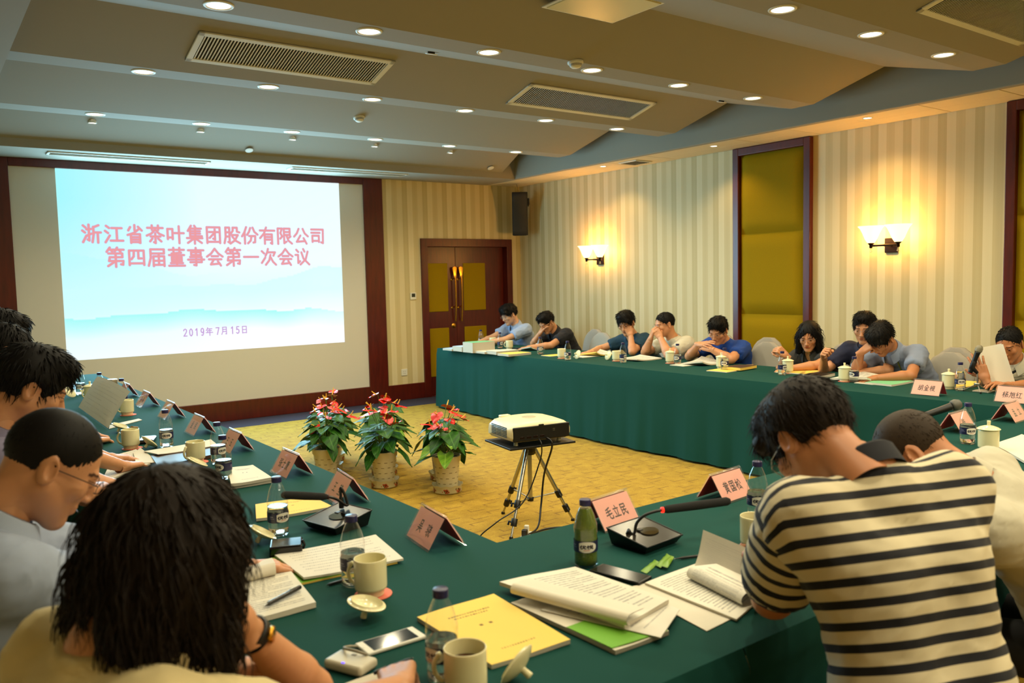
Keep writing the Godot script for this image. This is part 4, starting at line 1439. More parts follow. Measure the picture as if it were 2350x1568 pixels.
# ---------------------------------------------------------------- things on the tables
func build_table_things() -> void:
	M.cap = mat(Color(0.10, 0.10, 0.30), 0.35)
	M.pet = clear(Color(0.95, 0.97, 0.96), 0.006, 0.03)
	M.water = mat(Color(0.97, 0.99, 0.98, 0.02), 0.02)
	M.water.refraction_enabled = true
	M.water.refraction_scale = 0.033
	M.label = printed(bottle_label(), 0.35)
	M.juice = grained(Color(0.33, 0.42, 0.03), 0.2, 12.0, 0.25, 0.05)
	M.china = mat(Color(0.90, 0.87, 0.70), 0.16)
	M.coaster = mat(Color(0.85, 0.45, 0.36), 0.8)
	M.tea = mat(Color(0.26, 0.08, 0.02), 0.05)
	M.acrylic = clear(Color(0.96, 0.97, 0.97), 0.03, 0.05)
	M.card_back = mat(Color(0.72, 0.20, 0.20), 0.6)
	M.paper = mat(Color(0.84, 0.81, 0.74), 0.8)
	M.pages = grained(Color(0.80, 0.77, 0.70), 0.10, 30.0, 0.85, 0.25, 0.0, Vector3(0.2, 6.0, 0.2))
	M.page_a = printed(page_texture(Color(0.86, 0.84, 0.78), Color(0.25, 0.25, 0.28), 3, false, 22))
	M.page_b = printed(page_texture(Color(0.85, 0.83, 0.78), Color(0.3, 0.3, 0.34), 4, false, 9))
	M.title_white = printed(page_texture(Color(0.85, 0.82, 0.74), Color(0.25, 0.25, 0.32), 5, true, 0))
	M.title_yellow = printed(page_texture(Color(0.93, 0.79, 0.36), Color(0.36, 0.26, 0.06), 6, true, 0))
	M.yellow = mat(Color(0.93, 0.79, 0.36), 0.75)
	M.green_sheet = mat(Color(0.42, 0.66, 0.16), 0.7)
	M.mint = mat(Color(0.45, 0.72, 0.52), 0.7)
	M.blue_cover = mat(Color(0.70, 0.78, 0.88), 0.7)
	M.leather = grained(Color(0.24, 0.11, 0.03), 0.2, 18.0, 0.45, 0.2)
	build_bottles()
	build_cups()
	build_cards()
	build_papers()
	build_east_papers()
	build_microphones()
	build_gadgets()

func bottle_parts(t: Node3D, fill: float, juice := false) -> void:
	var r := 0.0335
	var shell := [Vector2(0.0001, 0.006), Vector2(0.018, 0.003), Vector2(0.028, 0.0), Vector2(r, 0.008), Vector2(r * 0.985, 0.022), Vector2(r, 0.034), Vector2(r * 0.97, 0.038), Vector2(r, 0.043), Vector2(r, 0.085), Vector2(r * 0.955, 0.090), Vector2(r, 0.095), Vector2(r * 0.955, 0.100), Vector2(r, 0.105), Vector2(r * 0.97, 0.118), Vector2(0.026, 0.145), Vector2(0.017, 0.166), Vector2(0.0135, 0.172), Vector2(0.0135, 0.178)]
	if not meshes.has("bottle"):
		meshes.bottle = Geo.new().lathe(shell, 28).mesh()
		var cap := Geo.new()
		var rows := []
		for q in [[0.0155, 0.173], [0.0158, 0.175], [0.0158, 0.188], [0.0145, 0.1905], [0.0001, 0.191]]:
			var row := []
			for s in 48:
				var a := TAU * s / 48
				var k: float = q[0] + (0.0004 if s % 2 and q[0] > 0.01 else 0.0)
				row.append(Vector3(cos(a) * k, q[1], sin(a) * k))
			rows.append(row)
		meshes.cap = Geo.new().sheet(rows, false, true).mesh()
		meshes.band = Geo.new().lathe([Vector2(r + 0.0006, 0.078), Vector2(r + 0.0006, 0.046)], 32).mesh()
	part("shell", meshes.bottle, M.pet, t)
	part("cap", meshes.cap, M.cap, t)
	part("label", meshes.band, M.label, t)
	var key := "fill%d" % int(fill * 1000)
	if not meshes.has(key):
		var p := [Vector2(0.0001, 0.008)]
		for q in shell:
			if q.y > 0.001 and q.y < fill and q.x > 0.02:
				p.append(Vector2(q.x - 0.0012, q.y + 0.001))
		var rr := r - 0.0012
		for k in shell.size() - 1:
			if shell[k].y <= fill and shell[k + 1].y > fill:
				rr = lerpf(shell[k].x, shell[k + 1].x, (fill - shell[k].y) / (shell[k + 1].y - shell[k].y)) - 0.0012
		p.append(Vector2(rr, fill))
		p.append(Vector2(rr, fill))
		p.append(Vector2(0.0001, fill))
		meshes[key] = Geo.new().lathe(p, 24).mesh()
	part("juice" if juice else "water", meshes[key], M.juice if juice else M.water, t)

var meshes := {}

func build_bottles() -> void:
	var w := "clear water bottle with a navy cap "
	var list := [
		[383, 1026, 0.090, w + "standing alone before the folded pink cards"],
		[502, 1064, 0.085, w + "touching the end of the brown folder"],
		[515, 1103, 0.088, w + "beside the thick white report"],
		[640, 1227, 0.095, w + "under the tip of a microphone"],
		[812, 1342, 0.092, w + "behind the mug on the pink coaster"],
		[1017, 1560, 0.088, w + "between the white phone and the yellow booklet"],
		[152, 862, 0.09, w + "last on the table opposite the lamp wall"],
		[161, 876, 0.09, w + "last but one before the screen"],
		[186, 906, 0.09, w + "beside the dark notebook"],
		[231, 914, 0.08, w + "beside the lidded mug and the glass tumbler"],
		[282, 932, 0.06, w + "just behind the glass tumbler"],
		[1738, 1188, 0.09, w + "beside the striped shirt and a pink card"],
		[2220, 1018, 0.09, w + "beside the pale shirt and a lidded mug"],
		[1104, 792, 0.09, w + "behind the tallest stack of reports"],
		[1148, 800, 0.05, w + "before the pale blue shirt by the door"],
		[1240, 814, 0.085, w + "before the man covering his brow"],
		[1303, 827, 0.055, w + "near the open lid before the navy polo shirt"],
		[1430, 833, 0.08, w + "before the teal shirt"],
		[1555, 837, 0.09, w + "before the man in the white tee shirt"],
		[1663, 850, 0.10, w + "before the man in the bright blue shirt"],
		[1795, 861, 0.085, w + "before the woman in grey"],
		[1960, 878, 0.09, w + "before the man with the lanyard"],
		[2203, 897, 0.13, w + "before the empty chair with the tripod microphone"],
	]
	for k in list.size():
		var q: Array = list[k]
		var at := tp(q[0], q[1]) + Vector3(0, 0.0005, 0)
		var t := thing("water_bottle", q[3], "bottle", at, PI * 0.5 - atan2(EYE.z - at.z, EYE.x - at.x) + 0.9 * sin(k * 2.3), "water bottles on the tables")
		bottle_parts(t, q[2])
	var g := thing("juice_bottle", "bottle full of green drink with a navy cap", "bottle", tp(1345, 1298) + Vector3(0, 0.0005, 0), PI * 0.5 - atan2(2.0, -1.5))
	bottle_parts(g, 0.165, true)
	# the tall glass tumbler with tea
	var t := thing("tea_tumbler", "tall lidded glass tumbler with dark tea in it", "tumbler", tp(261, 938) + Vector3(0, 0.0005, 0))
	part("glass", Geo.new().lathe([Vector2(0.0001, 0.002), Vector2(0.031, 0.0), Vector2(0.033, 0.006), Vector2(0.033, 0.175), Vector2(0.030, 0.176)], 24), M.pet, t)
	part("tea", Geo.new().lathe([Vector2(0.0001, 0.012), Vector2(0.027, 0.012), Vector2(0.028, 0.02), Vector2(0.028, 0.075), Vector2(0.0001, 0.075)], 20), mat(Color(0.16, 0.05, 0.01), 0.1), t)
	part("lid", Geo.new().lathe([Vector2(0.034, 0.170), Vector2(0.034, 0.196), Vector2(0.031, 0.200), Vector2(0.0001, 0.201)], 24), M.steel, t)
	part("collar", Geo.new().lathe([Vector2(0.0325, 0.155), Vector2(0.0338, 0.158), Vector2(0.0338, 0.170)], 24), M.brass, t)

func mug_parts(t: Node3D, tea: bool, coaster: bool) -> void:
	if not meshes.has("mug"):
		meshes.mug = Geo.new().lathe([Vector2(0.0001, 0.004), Vector2(0.030, 0.003), Vector2(0.032, 0.0), Vector2(0.034, 0.002), Vector2(0.035, 0.014), Vector2(0.041, 0.018), Vector2(0.042, 0.024), Vector2(0.0425, 0.090), Vector2(0.0425, 0.096), Vector2(0.041, 0.0975), Vector2(0.0395, 0.096), Vector2(0.039, 0.03), Vector2(0.033, 0.012), Vector2(0.0001, 0.011)], 32).mesh()
		var pts := []
		for k in 13:
			var a := lerpf(1.25, -1.35, k / 12.0)
			pts.append(Vector3(0.0385 + 0.026 * cos(a) + (0.004 if k < 2 else 0.0), 0.052 + 0.029 * sin(a), 0))
		meshes.handle = Geo.new().tube(pts, [0.0055, 0.0055, 0.0052, 0.005, 0.005, 0.005, 0.005, 0.005, 0.005, 0.005, 0.005, 0.0052, 0.0055], 8).mesh()
		meshes.tea = Geo.new().lathe([Vector2(0.0388, 0.066), Vector2(0.0001, 0.066)], 24).mesh()
	part("cup", meshes.mug, M.china, t)
	part("handle", meshes.handle, M.china, t)
	if tea:
		part("tea", meshes.tea, M.tea, t)

func lid_parts(t: Node3D) -> void:
	if not meshes.has("lid"):
		meshes.lid = Geo.new().lathe([Vector2(0.0001, 0.012), Vector2(0.020, 0.011), Vector2(0.036, 0.004), Vector2(0.0375, -0.004), Vector2(0.0395, -0.004), Vector2(0.0395, 0.001), Vector2(0.047, 0.0005), Vector2(0.0475, 0.003), Vector2(0.038, 0.009), Vector2(0.020, 0.0155), Vector2(0.008, 0.018), Vector2(0.0001, 0.018)], 28).mesh()
		meshes.knob = Geo.new().lathe([Vector2(0.008, 0.016), Vector2(0.0068, 0.022), Vector2(0.0078, 0.036), Vector2(0.0072, 0.0385), Vector2(0.0001, 0.039)], 14).mesh()
	part("lid", meshes.lid, M.china, t)
	part("knob", meshes.knob, M.china, t)

func build_cups() -> void:
	# x, y of the foot, turn of the handle, tea, coaster, lid on, label
	var list := [
		[852, 1366, 2.2, false, true, false, "cream mug with its handle toward the woman, on a pink coaster"],
		[1070, 1596, 2.3, true, false, false, "cream mug of brown tea beside the yellow booklet"],
		[450, 1062, 3.6, false, true, false, "cream mug before the open brown folder"],
		[301, 1030, 2.6, false, true, false, "cream mug beside the dark spectacle case"],
		[292, 953, 3.5, false, true, false, "cream mug in front of the glass tumbler"],
		[208, 918, 3.6, false, false, true, "cream lidded mug half hidden by the lifted sheet"],
		[172, 866, 0.0, false, false, false, "cream mug last on the table opposite the lamp wall"],
		[1732, 1258, -0.25, true, false, false, "cream mug of tea beside the striped sleeve"],
		[2268, 1036, 0.1, false, false, true, "cream lidded mug beside the pale shirt"],
		[1131, 793, 0.3, false, false, false, "cream mug just behind the stacks of reports"],
		[1169, 801, 2.9, false, false, false, "cream mug before the man by the door"],
		[1289, 823, 0.6, false, true, false, "cream mug before the navy polo shirt"],
		[1415, 829, 0.6, false, true, false, "cream mug before the teal shirt"],
		[1538, 834, 0.6, false, true, true, "cream lidded mug before the white tee shirt"],
		[1655, 846, 0.6, false, false, true, "cream lidded mug before the bright blue shirt"],
		[1808, 857, 0.6, false, true, true, "cream lidded mug before the woman in grey"],
		[1938, 876, 0.6, false, true, true, "cream lidded mug before the man with the lanyard"],
		[2177, 893, 0.6, false, false, true, "cream lidded mug before the empty chair near the tripod microphone"],
		[2308, 893, 0.6, false, false, false, "cream mug behind a pink card before the man with raised papers"],
	]
	meshes.coaster = Geo.new().lathe([Vector2(0.0001, 0.0), Vector2(0.049, 0.0), Vector2(0.049, 0.0), Vector2(0.049, 0.0018), Vector2(0.049, 0.0018), Vector2(0.0001, 0.0018)], 24).mesh()
	for q in list:
		var at := tp(q[0], q[1])
		var up := 0.0005
		if q[4]:
			var c := thing("coaster", "pink paper coaster under the " + String(q[6]).trim_suffix(", on a pink coaster"), "coaster", at + Vector3(0.006, 0.0004, 0), 0, "pink paper coasters")
			part("disc", meshes.coaster, M.coaster, c)
			up = 0.0024
		var t := thing("mug", q[6], "mug", at + Vector3(0, up, 0), q[2], "cream mugs on the tables")
		mug_parts(t, q[3], q[4])
		if q[5]:
			var l := thing("cup_cover", "cream lid on the " + String(q[6]), "cup cover", at + Vector3(0, up + 0.0985, 0), 0, "cream lids")
			lid_parts(l)
	# lids laid down: upside down, leaning or on edge
	var down := [
		[843, 1420, Vector3(0.12, 0, PI - 0.22), 0.041, "cream lid lying upside down on its knob before the coaster mug"],
		[1185, 1570, Vector3(2.15, 0.75, 0.25), 0.044, "cream lid tilted on edge beside the mug of tea"],
		[605, 1246, Vector3(0.1, 0, PI - 0.55), 0.041, "cream lid tipped over beside the black case"],
		[277, 992, Vector3(0.1, 0, PI - 0.35), 0.041, "cream lid upside down beside the spectacle case mug"],
		[345, 1029, Vector3(0.15, 0.3, PI - 0.75), 0.041, "cream lid tipped over beyond the brown folder"],
		[455, 1078, Vector3(0.1, 0, PI - 0.5), 0.041, "cream lid tipped over before the folder mug"],
		[162, 912, Vector3(0.9, 0, -0.5), 0.045, "cream lid propped open side up by the dark notebook"],
		[1326, 824, Vector3(-0.3, 0, 1.15), 0.045, "cream lid propped on edge between two bottles"],
		[1396, 826, Vector3(-0.3, 0, 1.15), 0.045, "cream lid propped on edge beside the teal shirt's mug"],
	]
	for q in down:
		var l := thing("cup_cover", q[4], "cup cover", tp(q[0], q[1]), 0, "cream lids")
		l.rotation = q[2]
		lid_parts(l)
		settle(l)

# lowers or lifts a turned thing until it just touches the table
func settle(t: Node3D, level := TOP) -> void:
	var low := 1e9
	for o in t.find_children("*", "MeshInstance3D", true, false):
		var a: PackedVector3Array = o.mesh.surface_get_arrays(0)[Mesh.ARRAY_VERTEX]
		var x: Transform3D = t.transform * o.transform
		for p in a:
			low = minf(low, (x * p).y)
	t.position.y += level + 0.0005 - low

# ---------------------------------------------------------------- name cards
func name_card(at: Vector3, turn: float, text: String, label: String) -> void:
	var t := thing("name_card", label, "name card", at, turn, "pink name cards in clear holders")
	var h := 0.098
	var d := 0.062
	var w := 0.094
	# clear tent: two leaning sheets and a ridge; the writing faces +z
	for s in [-1.0, 1.0]:
		var n := Vector3(0, d, h * s).normalized()
		var g := Geo.new()
		var a := Vector3(-w, h, 0.002 * s)
		var b := Vector3(w, h, 0.002 * s)
		var c := Vector3(w, 0.001, d * s)
		var e := Vector3(-w, 0.001, d * s)
		var out := n * 0.0022
		g.quad(a + out, b + out, c + out, e + out)
		g.quad(b, a, e, c)
		g.quad(a, a + out, e + out, e)
		g.quad(b + out, b, c, c + out)
		g.quad(e + out, c + out, c, e)
		part("holder", g, M.acrylic, t)
		var p := Geo.new()
		var u := n * -0.0012
		var a2 := a.lerp(e, 0.05).lerp(b.lerp(c, 0.05), 0.03) + u
		var b2 := b.lerp(c, 0.05).lerp(a.lerp(e, 0.05), 0.03) + u
		var c2 := c.lerp(b, 0.06).lerp(e.lerp(a, 0.06), 0.03) + u
		var e2 := e.lerp(a, 0.06).lerp(c.lerp(b, 0.06), 0.03) + u
		if s > 0:
			p.quad(a2, b2, c2, e2)
		else:
			p.quad(b2, a2, e2, c2)
		var inner := n * -0.0005
		var q := Geo.new()
		if s > 0:
			q.quad(b2 + inner, a2 + inner, e2 + inner, c2 + inner)
		else:
			q.quad(a2 + inner, b2 + inner, c2 + inner, e2 + inner)
		part("card", p, printed(cards[text]), t)
		part("card_back", q, M.card_back, t)
	part("ridge", Geo.new().tube([Vector3(-w, h + 0.001, 0), Vector3(w, h + 0.001, 0)], 0.0035, 6), M.acrylic, t)

var cards := {}

func build_cards() -> void:
	for s in ["吴骁", "王堃", "张士康", "王玉", "毛立民", "黄国松", "胡金根", "杨旭红", "孟立", "金民", "传"]:
		cards[s] = card_texture(s)
	var x := -5.778
	name_card(Vector3(x, TOP + 0.0005, 7.25), -PI / 2 - 0.12, "吴骁", "pink two-character name card nearest the table corner")
	name_card(Vector3(x, TOP + 0.0005, 6.605), -PI / 2 - 0.12, "王堃", "pink name card behind the bent microphone stalk")
	name_card(Vector3(x, TOP + 0.0005, 6.06), -PI / 2, "张士康", "pink three-character name card beyond the thick white report")
	name_card(Vector3(x - 0.02, TOP + 0.0005, 5.38), -PI / 2, "王玉", "pink name card behind the two close water bottles")
	name_card(Vector3(x - 0.02, TOP + 0.0005, 4.76), -PI / 2, "金民", "pink name card between two bottles beyond the brown folder")
	name_card(Vector3(x, TOP + 0.0005, 4.06), -PI / 2, "孟立", "pink name card behind the bottle standing alone")
	name_card(Vector3(x, TOP + 0.0005, 3.42), -PI / 2, "金民", "pink name card beside the mug before the tumbler")
	name_card(Vector3(x, TOP + 0.0005, 2.78), -PI / 2, "王玉", "pink name card nearest the screen")
	name_card(Vector3(-5.24, TOP + 0.0005, 7.465), 0.14, "毛立民", "pink three-character name card behind the green drink")
	name_card(Vector3(-4.70, TOP + 0.0005, 7.50), 0.1, "黄国松", "pink name card behind the bottle by the striped shirt")
	name_card(Vector3(-2.85, TOP + 0.0005, 7.44), 0.05, "传", "pink name card behind the bottle by the pale shirt")
	name_card(Vector3(-2.36, TOP + 0.0005, 7.48), 0.05, "孟立", "pink name card at the end of the joining table")
	name_card(Vector3(-1.752, TOP + 0.0005, 6.735), -PI / 2 + 0.05, "胡金根", "pink three-character name card before the empty chair")
	name_card(Vector3(-1.71, TOP + 0.0005, 7.23), -PI / 2 + 0.05, "杨旭红", "pink three-character name card beside the tripod microphone")

# ---------------------------------------------------------------- papers
# corners as pixels on the top face: far left, far right, near right, near left
func booklet(called: String, label: String, px: Array, thick: float, cover: Material, edge: Material, up := 0.0, curl := 0.0, category := "booklet", group := "") -> Node3D:
	var c := []
	for q in px:
		c.append(on_y(q[0], q[1], TOP + up + thick))
	return sheaf(called, label, c, thick, cover, edge, up, curl, category, group)

func sheaf(called: String, label: String, c: Array, thick: float, cover: Material, edge: Material, up: float, curl: float, category: String, group: String) -> Node3D:
	var mid: Vector3 = (c[0] + c[1] + c[2] + c[3]) * 0.25
	mid.y = TOP + up + 0.0006
	var t := thing(called, label, category, mid, 0, group)
	var n := 8
	var top := []
	for a in n + 1:
		var row := []
		for b in n + 1:
			var u := float(b) / n
			var v := float(a) / n
			var p: Vector3 = c[0].lerp(c[1], u).lerp(c[3].lerp(c[2], u), v) - mid
			p.y = thick + curl * (pow(u, 3.0) * (1 - v) + pow(1 - u, 4.0) * v * 0.8) + 0.0015 * sin(u * 5.0 + v * 3.0) * minf(1.0, thick * 100.0)
			row.append(p)
		top.append(row)
	part("cover", Geo.new().sheet(top), cover, t)
	var g := Geo.new()
	var rim := []
	for b in n + 1:
		rim.append(top[0][b])
	for a in range(1, n + 1):
		rim.append(top[a][n])
	for b in range(n - 1, -1, -1):
		rim.append(top[n][b])
	for a in range(n - 1, 0, -1):
		rim.append(top[a][0])
	for k in rim.size():
		var p: Vector3 = rim[k]
		var q: Vector3 = rim[(k + 1) % rim.size()]
		var lift0 := maxf(0.0, p.y - thick)
		var lift1 := maxf(0.0, q.y - thick)
		g.quad(q - Vector3(0, 0.0004, 0), p - Vector3(0, 0.0004, 0), Vector3(p.x, lift0, p.z), Vector3(q.x, lift1, q.z))
	var under := []
	for row in top:
		var r := []
		for p in row:
			r.append(Vector3(p.x, maxf(0.0, p.y - thick), p.z))
		under.append(r)
	g.sheet(under, false, false, true)
	part("pages", g, edge, t)
	return t

# a curled page: from the edge a-b it rises and rolls back over; h is the roll's radius
func rolled(called: String, label: String, a: Vector3, b: Vector3, across: Vector3, r: float, reach: float, m: Material, parent: Node3D = null) -> Node3D:
	var t := parent if parent else thing(called, label, "paper", a)
	var o := Vector3.ZERO if parent == null else a - t.position
	var rows := []
	var ab := b - a
	for k in 25:
		var u := k / 24.0
		var ang := u * PI * 1.35 - PI * 0.5
		var p := across * (-r * cos(ang) * 1.25) + Vector3(0, r + r * sin(ang), 0)
		if u > 0.85:
			p += across * reach * (u - 0.85) / 0.15
		rows.append([o + p, o + p + ab * 0.25, o + p + ab * 0.5, o + p + ab * 0.75, o + p + ab])
	part("rolled_page", Geo.new().sheet(rows, false, false, true), m, t)
	var thick := []
	for row in rows:
		var q := []
		for p in row:
			q.append(p + Vector3(0, 0.0016, 0) + across * 0.0012)
		thick.append(q)
	part("rolled_page", Geo.new().sheet(thick), m, t)
	return t

func build_papers() -> void:
	booklet("yellow_booklet", "yellow printed booklet beside the mug of tea", [[957, 1417], [1133, 1362], [1309, 1470], [1128, 1527]], 0.010, M.title_yellow, M.pages)
	# the report with the green sheet under its top pages
	booklet("green_folder", "light green sheet sticking out under the white report", [[608, 1284], [860, 1235], [912, 1290], [682, 1341]], 0.006, M.green_sheet, M.yellow, 0.0, 0.0, "folder")
	booklet("white_report", "white printed report lying on the green sheet behind the coaster mug", [[630, 1274], [862, 1231], [926, 1283], [697, 1330]], 0.006, M.page_b, M.paper, 0.0068, 0.006, "report")
	# the pad before the woman, its page rolled back
	var pad := booklet("writing_pad", "white writing pad with a rolled page and a pen on it", [[500, 1335], [660, 1300], [725, 1384], [545, 1430]], 0.014, M.page_a, M.paper, 0.0, 0.0, "pad")
	var pa := tp(556, 1338, 0.014)
	var pb := tp(632, 1318, 0.014)
	rolled("rolled_page", "", pa, pb, (tp(600, 1360) - tp(590, 1330)).normalized() * -1.0, 0.016, 0.05, M.paper, pad)
	booklet("note_sheet", "cream note sheet under the writing hand", [[770, 1578], [896, 1531], [935, 1556], [840, 1610]], 0.004, M.paper, M.paper, 0.0, 0.0, "pad")
	booklet("yellow_booklet", "yellow printed booklet under the microphone beside a bottle", [[586, 1158], [716, 1141], [764, 1164], [588, 1193]], 0.010, M.title_yellow, M.pages, 0.0, 0.004)
	var wr := booklet("yellow_booklet", "yellow booklet lying under the thick white report", [[525, 1082], [586, 1076], [624, 1104], [530, 1118]], 0.010, M.yellow, M.pages)
	booklet("white_report", "thick white report with a printed title beside the close bottles", [[522, 1075], [580, 1068], [624, 1097], [530, 1112]], 0.012, M.title_white, M.pages, 0.0108, 0.003, "report")
	booklet("white_report", "white report under the bowed head of the man with glasses", [[262, 1046], [312, 1032], [350, 1062], [232, 1108]], 0.008, M.page_b, M.paper, 0.0, 0.003, "report")
	booklet("loose_sheet", "loose white sheet overlapping the report of the man with glasses", [[306, 1040], [322, 1030], [363, 1061], [312, 1064]], 0.003, M.paper, M.paper, 0.009, 0.006, "paper")
	booklet("yellow_pad", "yellow pad beside the forearm of the man with glasses", [[224, 1121], [262, 1113], [300, 1120], [250, 1139]], 0.006, M.yellow, M.leather, 0.0, 0.0, "pad")
	# brown folder with a white sheet on it
	var f := booklet("brown_folder", "open brown leather folder between the mug and the bottles", [[346, 1046], [478, 1022], [490, 1044], [362, 1070]], 0.016, M.leather, M.leather, 0.0, 0.0, "folder")
	booklet("white_sheet", "long white sheet lying on the brown folder", [[330, 1036], [484, 1012], [500, 1022], [362, 1046]], 0.003, M.paper, M.paper, 0.0175, 0.008, "paper")
	booklet("white_sheet", "white sheet on the green cloth under the lifted page", [[252, 976], [318, 961], [326, 964], [250, 984]], 0.003, M.page_b, M.paper, 0.0, 0.0, "paper")
	# the sheet being lifted by the man in lavender
	var a := tp(180, 936)
	var b := tp(248, 985)
	var lift := []
	for k in 9:
		var u := k / 8.0
		var row := []
		for j in 7:
			var v := j / 6.0
			var p := a.lerp(b, v)
			p += Vector3(0.16 * sin(u * 1.0), 0.004 + 0.21 * sin(u * 1.25) + 0.0, -0.02 * u)
			p.y += 0.012 * sin(v * PI) * u
			row.append(p - a)
		lift.append(row)
	var ls := thing("lifted_sheet", "tall white sheet being turned by the man in lavender", "paper", a)
	part("sheet", Geo.new().sheet(lift), M.page_b, ls)
	part("sheet", Geo.new().sheet(lift, false, false, true), M.paper, ls)
	booklet("dark_notebook", "dark notebook beside a bottle near the screen", [[150, 884], [176, 876], [196, 890], [172, 900]], 0.014, M.black, M.yellow, 0.0, 0.0, "notebook")
	# papers before the striped shirt
	booklet("white_report", "white report with a green page edge under the rolled report", [[1172, 1384], [1350, 1330], [1535, 1450], [1412, 1494]], 0.010, M.paper, M.pages, 0.0, 0.0, "report")
	booklet("green_folder", "light green sheet showing at the corner of the lower report", [[1300, 1440], [1470, 1380], [1532, 1448], [1404, 1488]], 0.002, M.green_sheet, M.green_sheet, 0.0105, 0.0, "folder")
	booklet("loose_sheet", "loose white sheet spread under the rolled report", [[1240, 1400], [1420, 1340], [1560, 1400], [1516, 1464]], 0.002, M.page_b, M.paper, 0.0135, 0.0, "paper")
	var roll := booklet("rolled_report", "white printed report with its pages rolled back along one edge", [[1146, 1336], [1320, 1300], [1535, 1378], [1432, 1434]], 0.010, M.page_a, M.paper, 0.0165, 0.0, "report")
	var ra := tp(1180, 1362, 0.026)
	var rb := tp(1446, 1436, 0.026)
	var ac := (rb - ra).cross(Vector3.UP).normalized()
	if ac.dot(tp(1300, 1300) - tp(1300, 1400)) < 0:
		ac = -ac
	rolled("rolled_page", "", ra, rb, ac, 0.0125, 0.05, M.paper, roll)
	booklet("loose_sheet", "cream loose sheet beside the striped sleeve", [[1435, 1350], [1570, 1320], [1712, 1404], [1622, 1449]], 0.002, M.paper, M.paper, 0.0, 0.0, "paper")
	var held := booklet("white_report", "white printed report held open by the hand of the striped shirt", [[1480, 1338], [1606, 1290], [1760, 1360], [1690, 1422]], 0.005, M.page_a, M.paper, 0.003, 0.0, "report")
	var ha := tp(1590, 1328, 0.008)
	var hb := tp(1716, 1392, 0.008)
	var hc := (hb - ha).cross(Vector3.UP).normalized()
	if hc.dot(tp(1700, 1250) - tp(1700, 1350)) < 0:
		hc = -hc
	rolled("rolled_page", "", ha, hb, hc, 0.016, 0.08, M.page_a, held)
	# the page he lifts with his hand
	var up := []
	var base := tp(1640, 1330, 0.012)
	var e0 := tp(1590, 1308, 0.012) - base
	var e1 := tp(1700, 1362, 0.012) - base
	for k in 9:
		var u := k / 8.0
		var row := []
		for j in 6:
			row.append(e0.lerp(e1, j / 5.0) + Vector3(0.10 * u, 0.004 + 0.075 * u * u, -0.05 * u))
		up.append(row)
	var pg := thing("lifted_page", "white page lifted off the table by the hand of the striped shirt", "paper", base)
	part("page", Geo.new().sheet(up), M.page_a, pg)
	part("page", Geo.new().sheet(up, false, false, true), M.paper, pg)
	booklet("white_report", "white report under the face of the man in the pale shirt", [[2110, 1110], [2200, 1090], [2240, 1140], [2140, 1170]], 0.008, M.mint, M.paper, 0.0, 0.0, "report")
	booklet("white_report", "white report beyond the lidded mug of the pale shirt", [[2280, 1020], [2345, 998], [2420, 1030], [2350, 1060]], 0.010, M.paper, M.paper, 0.0, 0.004, "report")

# A4 sheaf with its long side along x; the pixel is its corner nearest south and west
func a4(px: float, py: float, w: float, d: float, turn: float) -> Array:
	var sw := tp(px, py)
	var ex := Vector3(cos(turn), 0, -sin(turn)) * w
	var ez := Vector3(-sin(turn), 0, -cos(turn)) * d
	return [sw + ez, sw + ez + ex, sw + ex, sw]

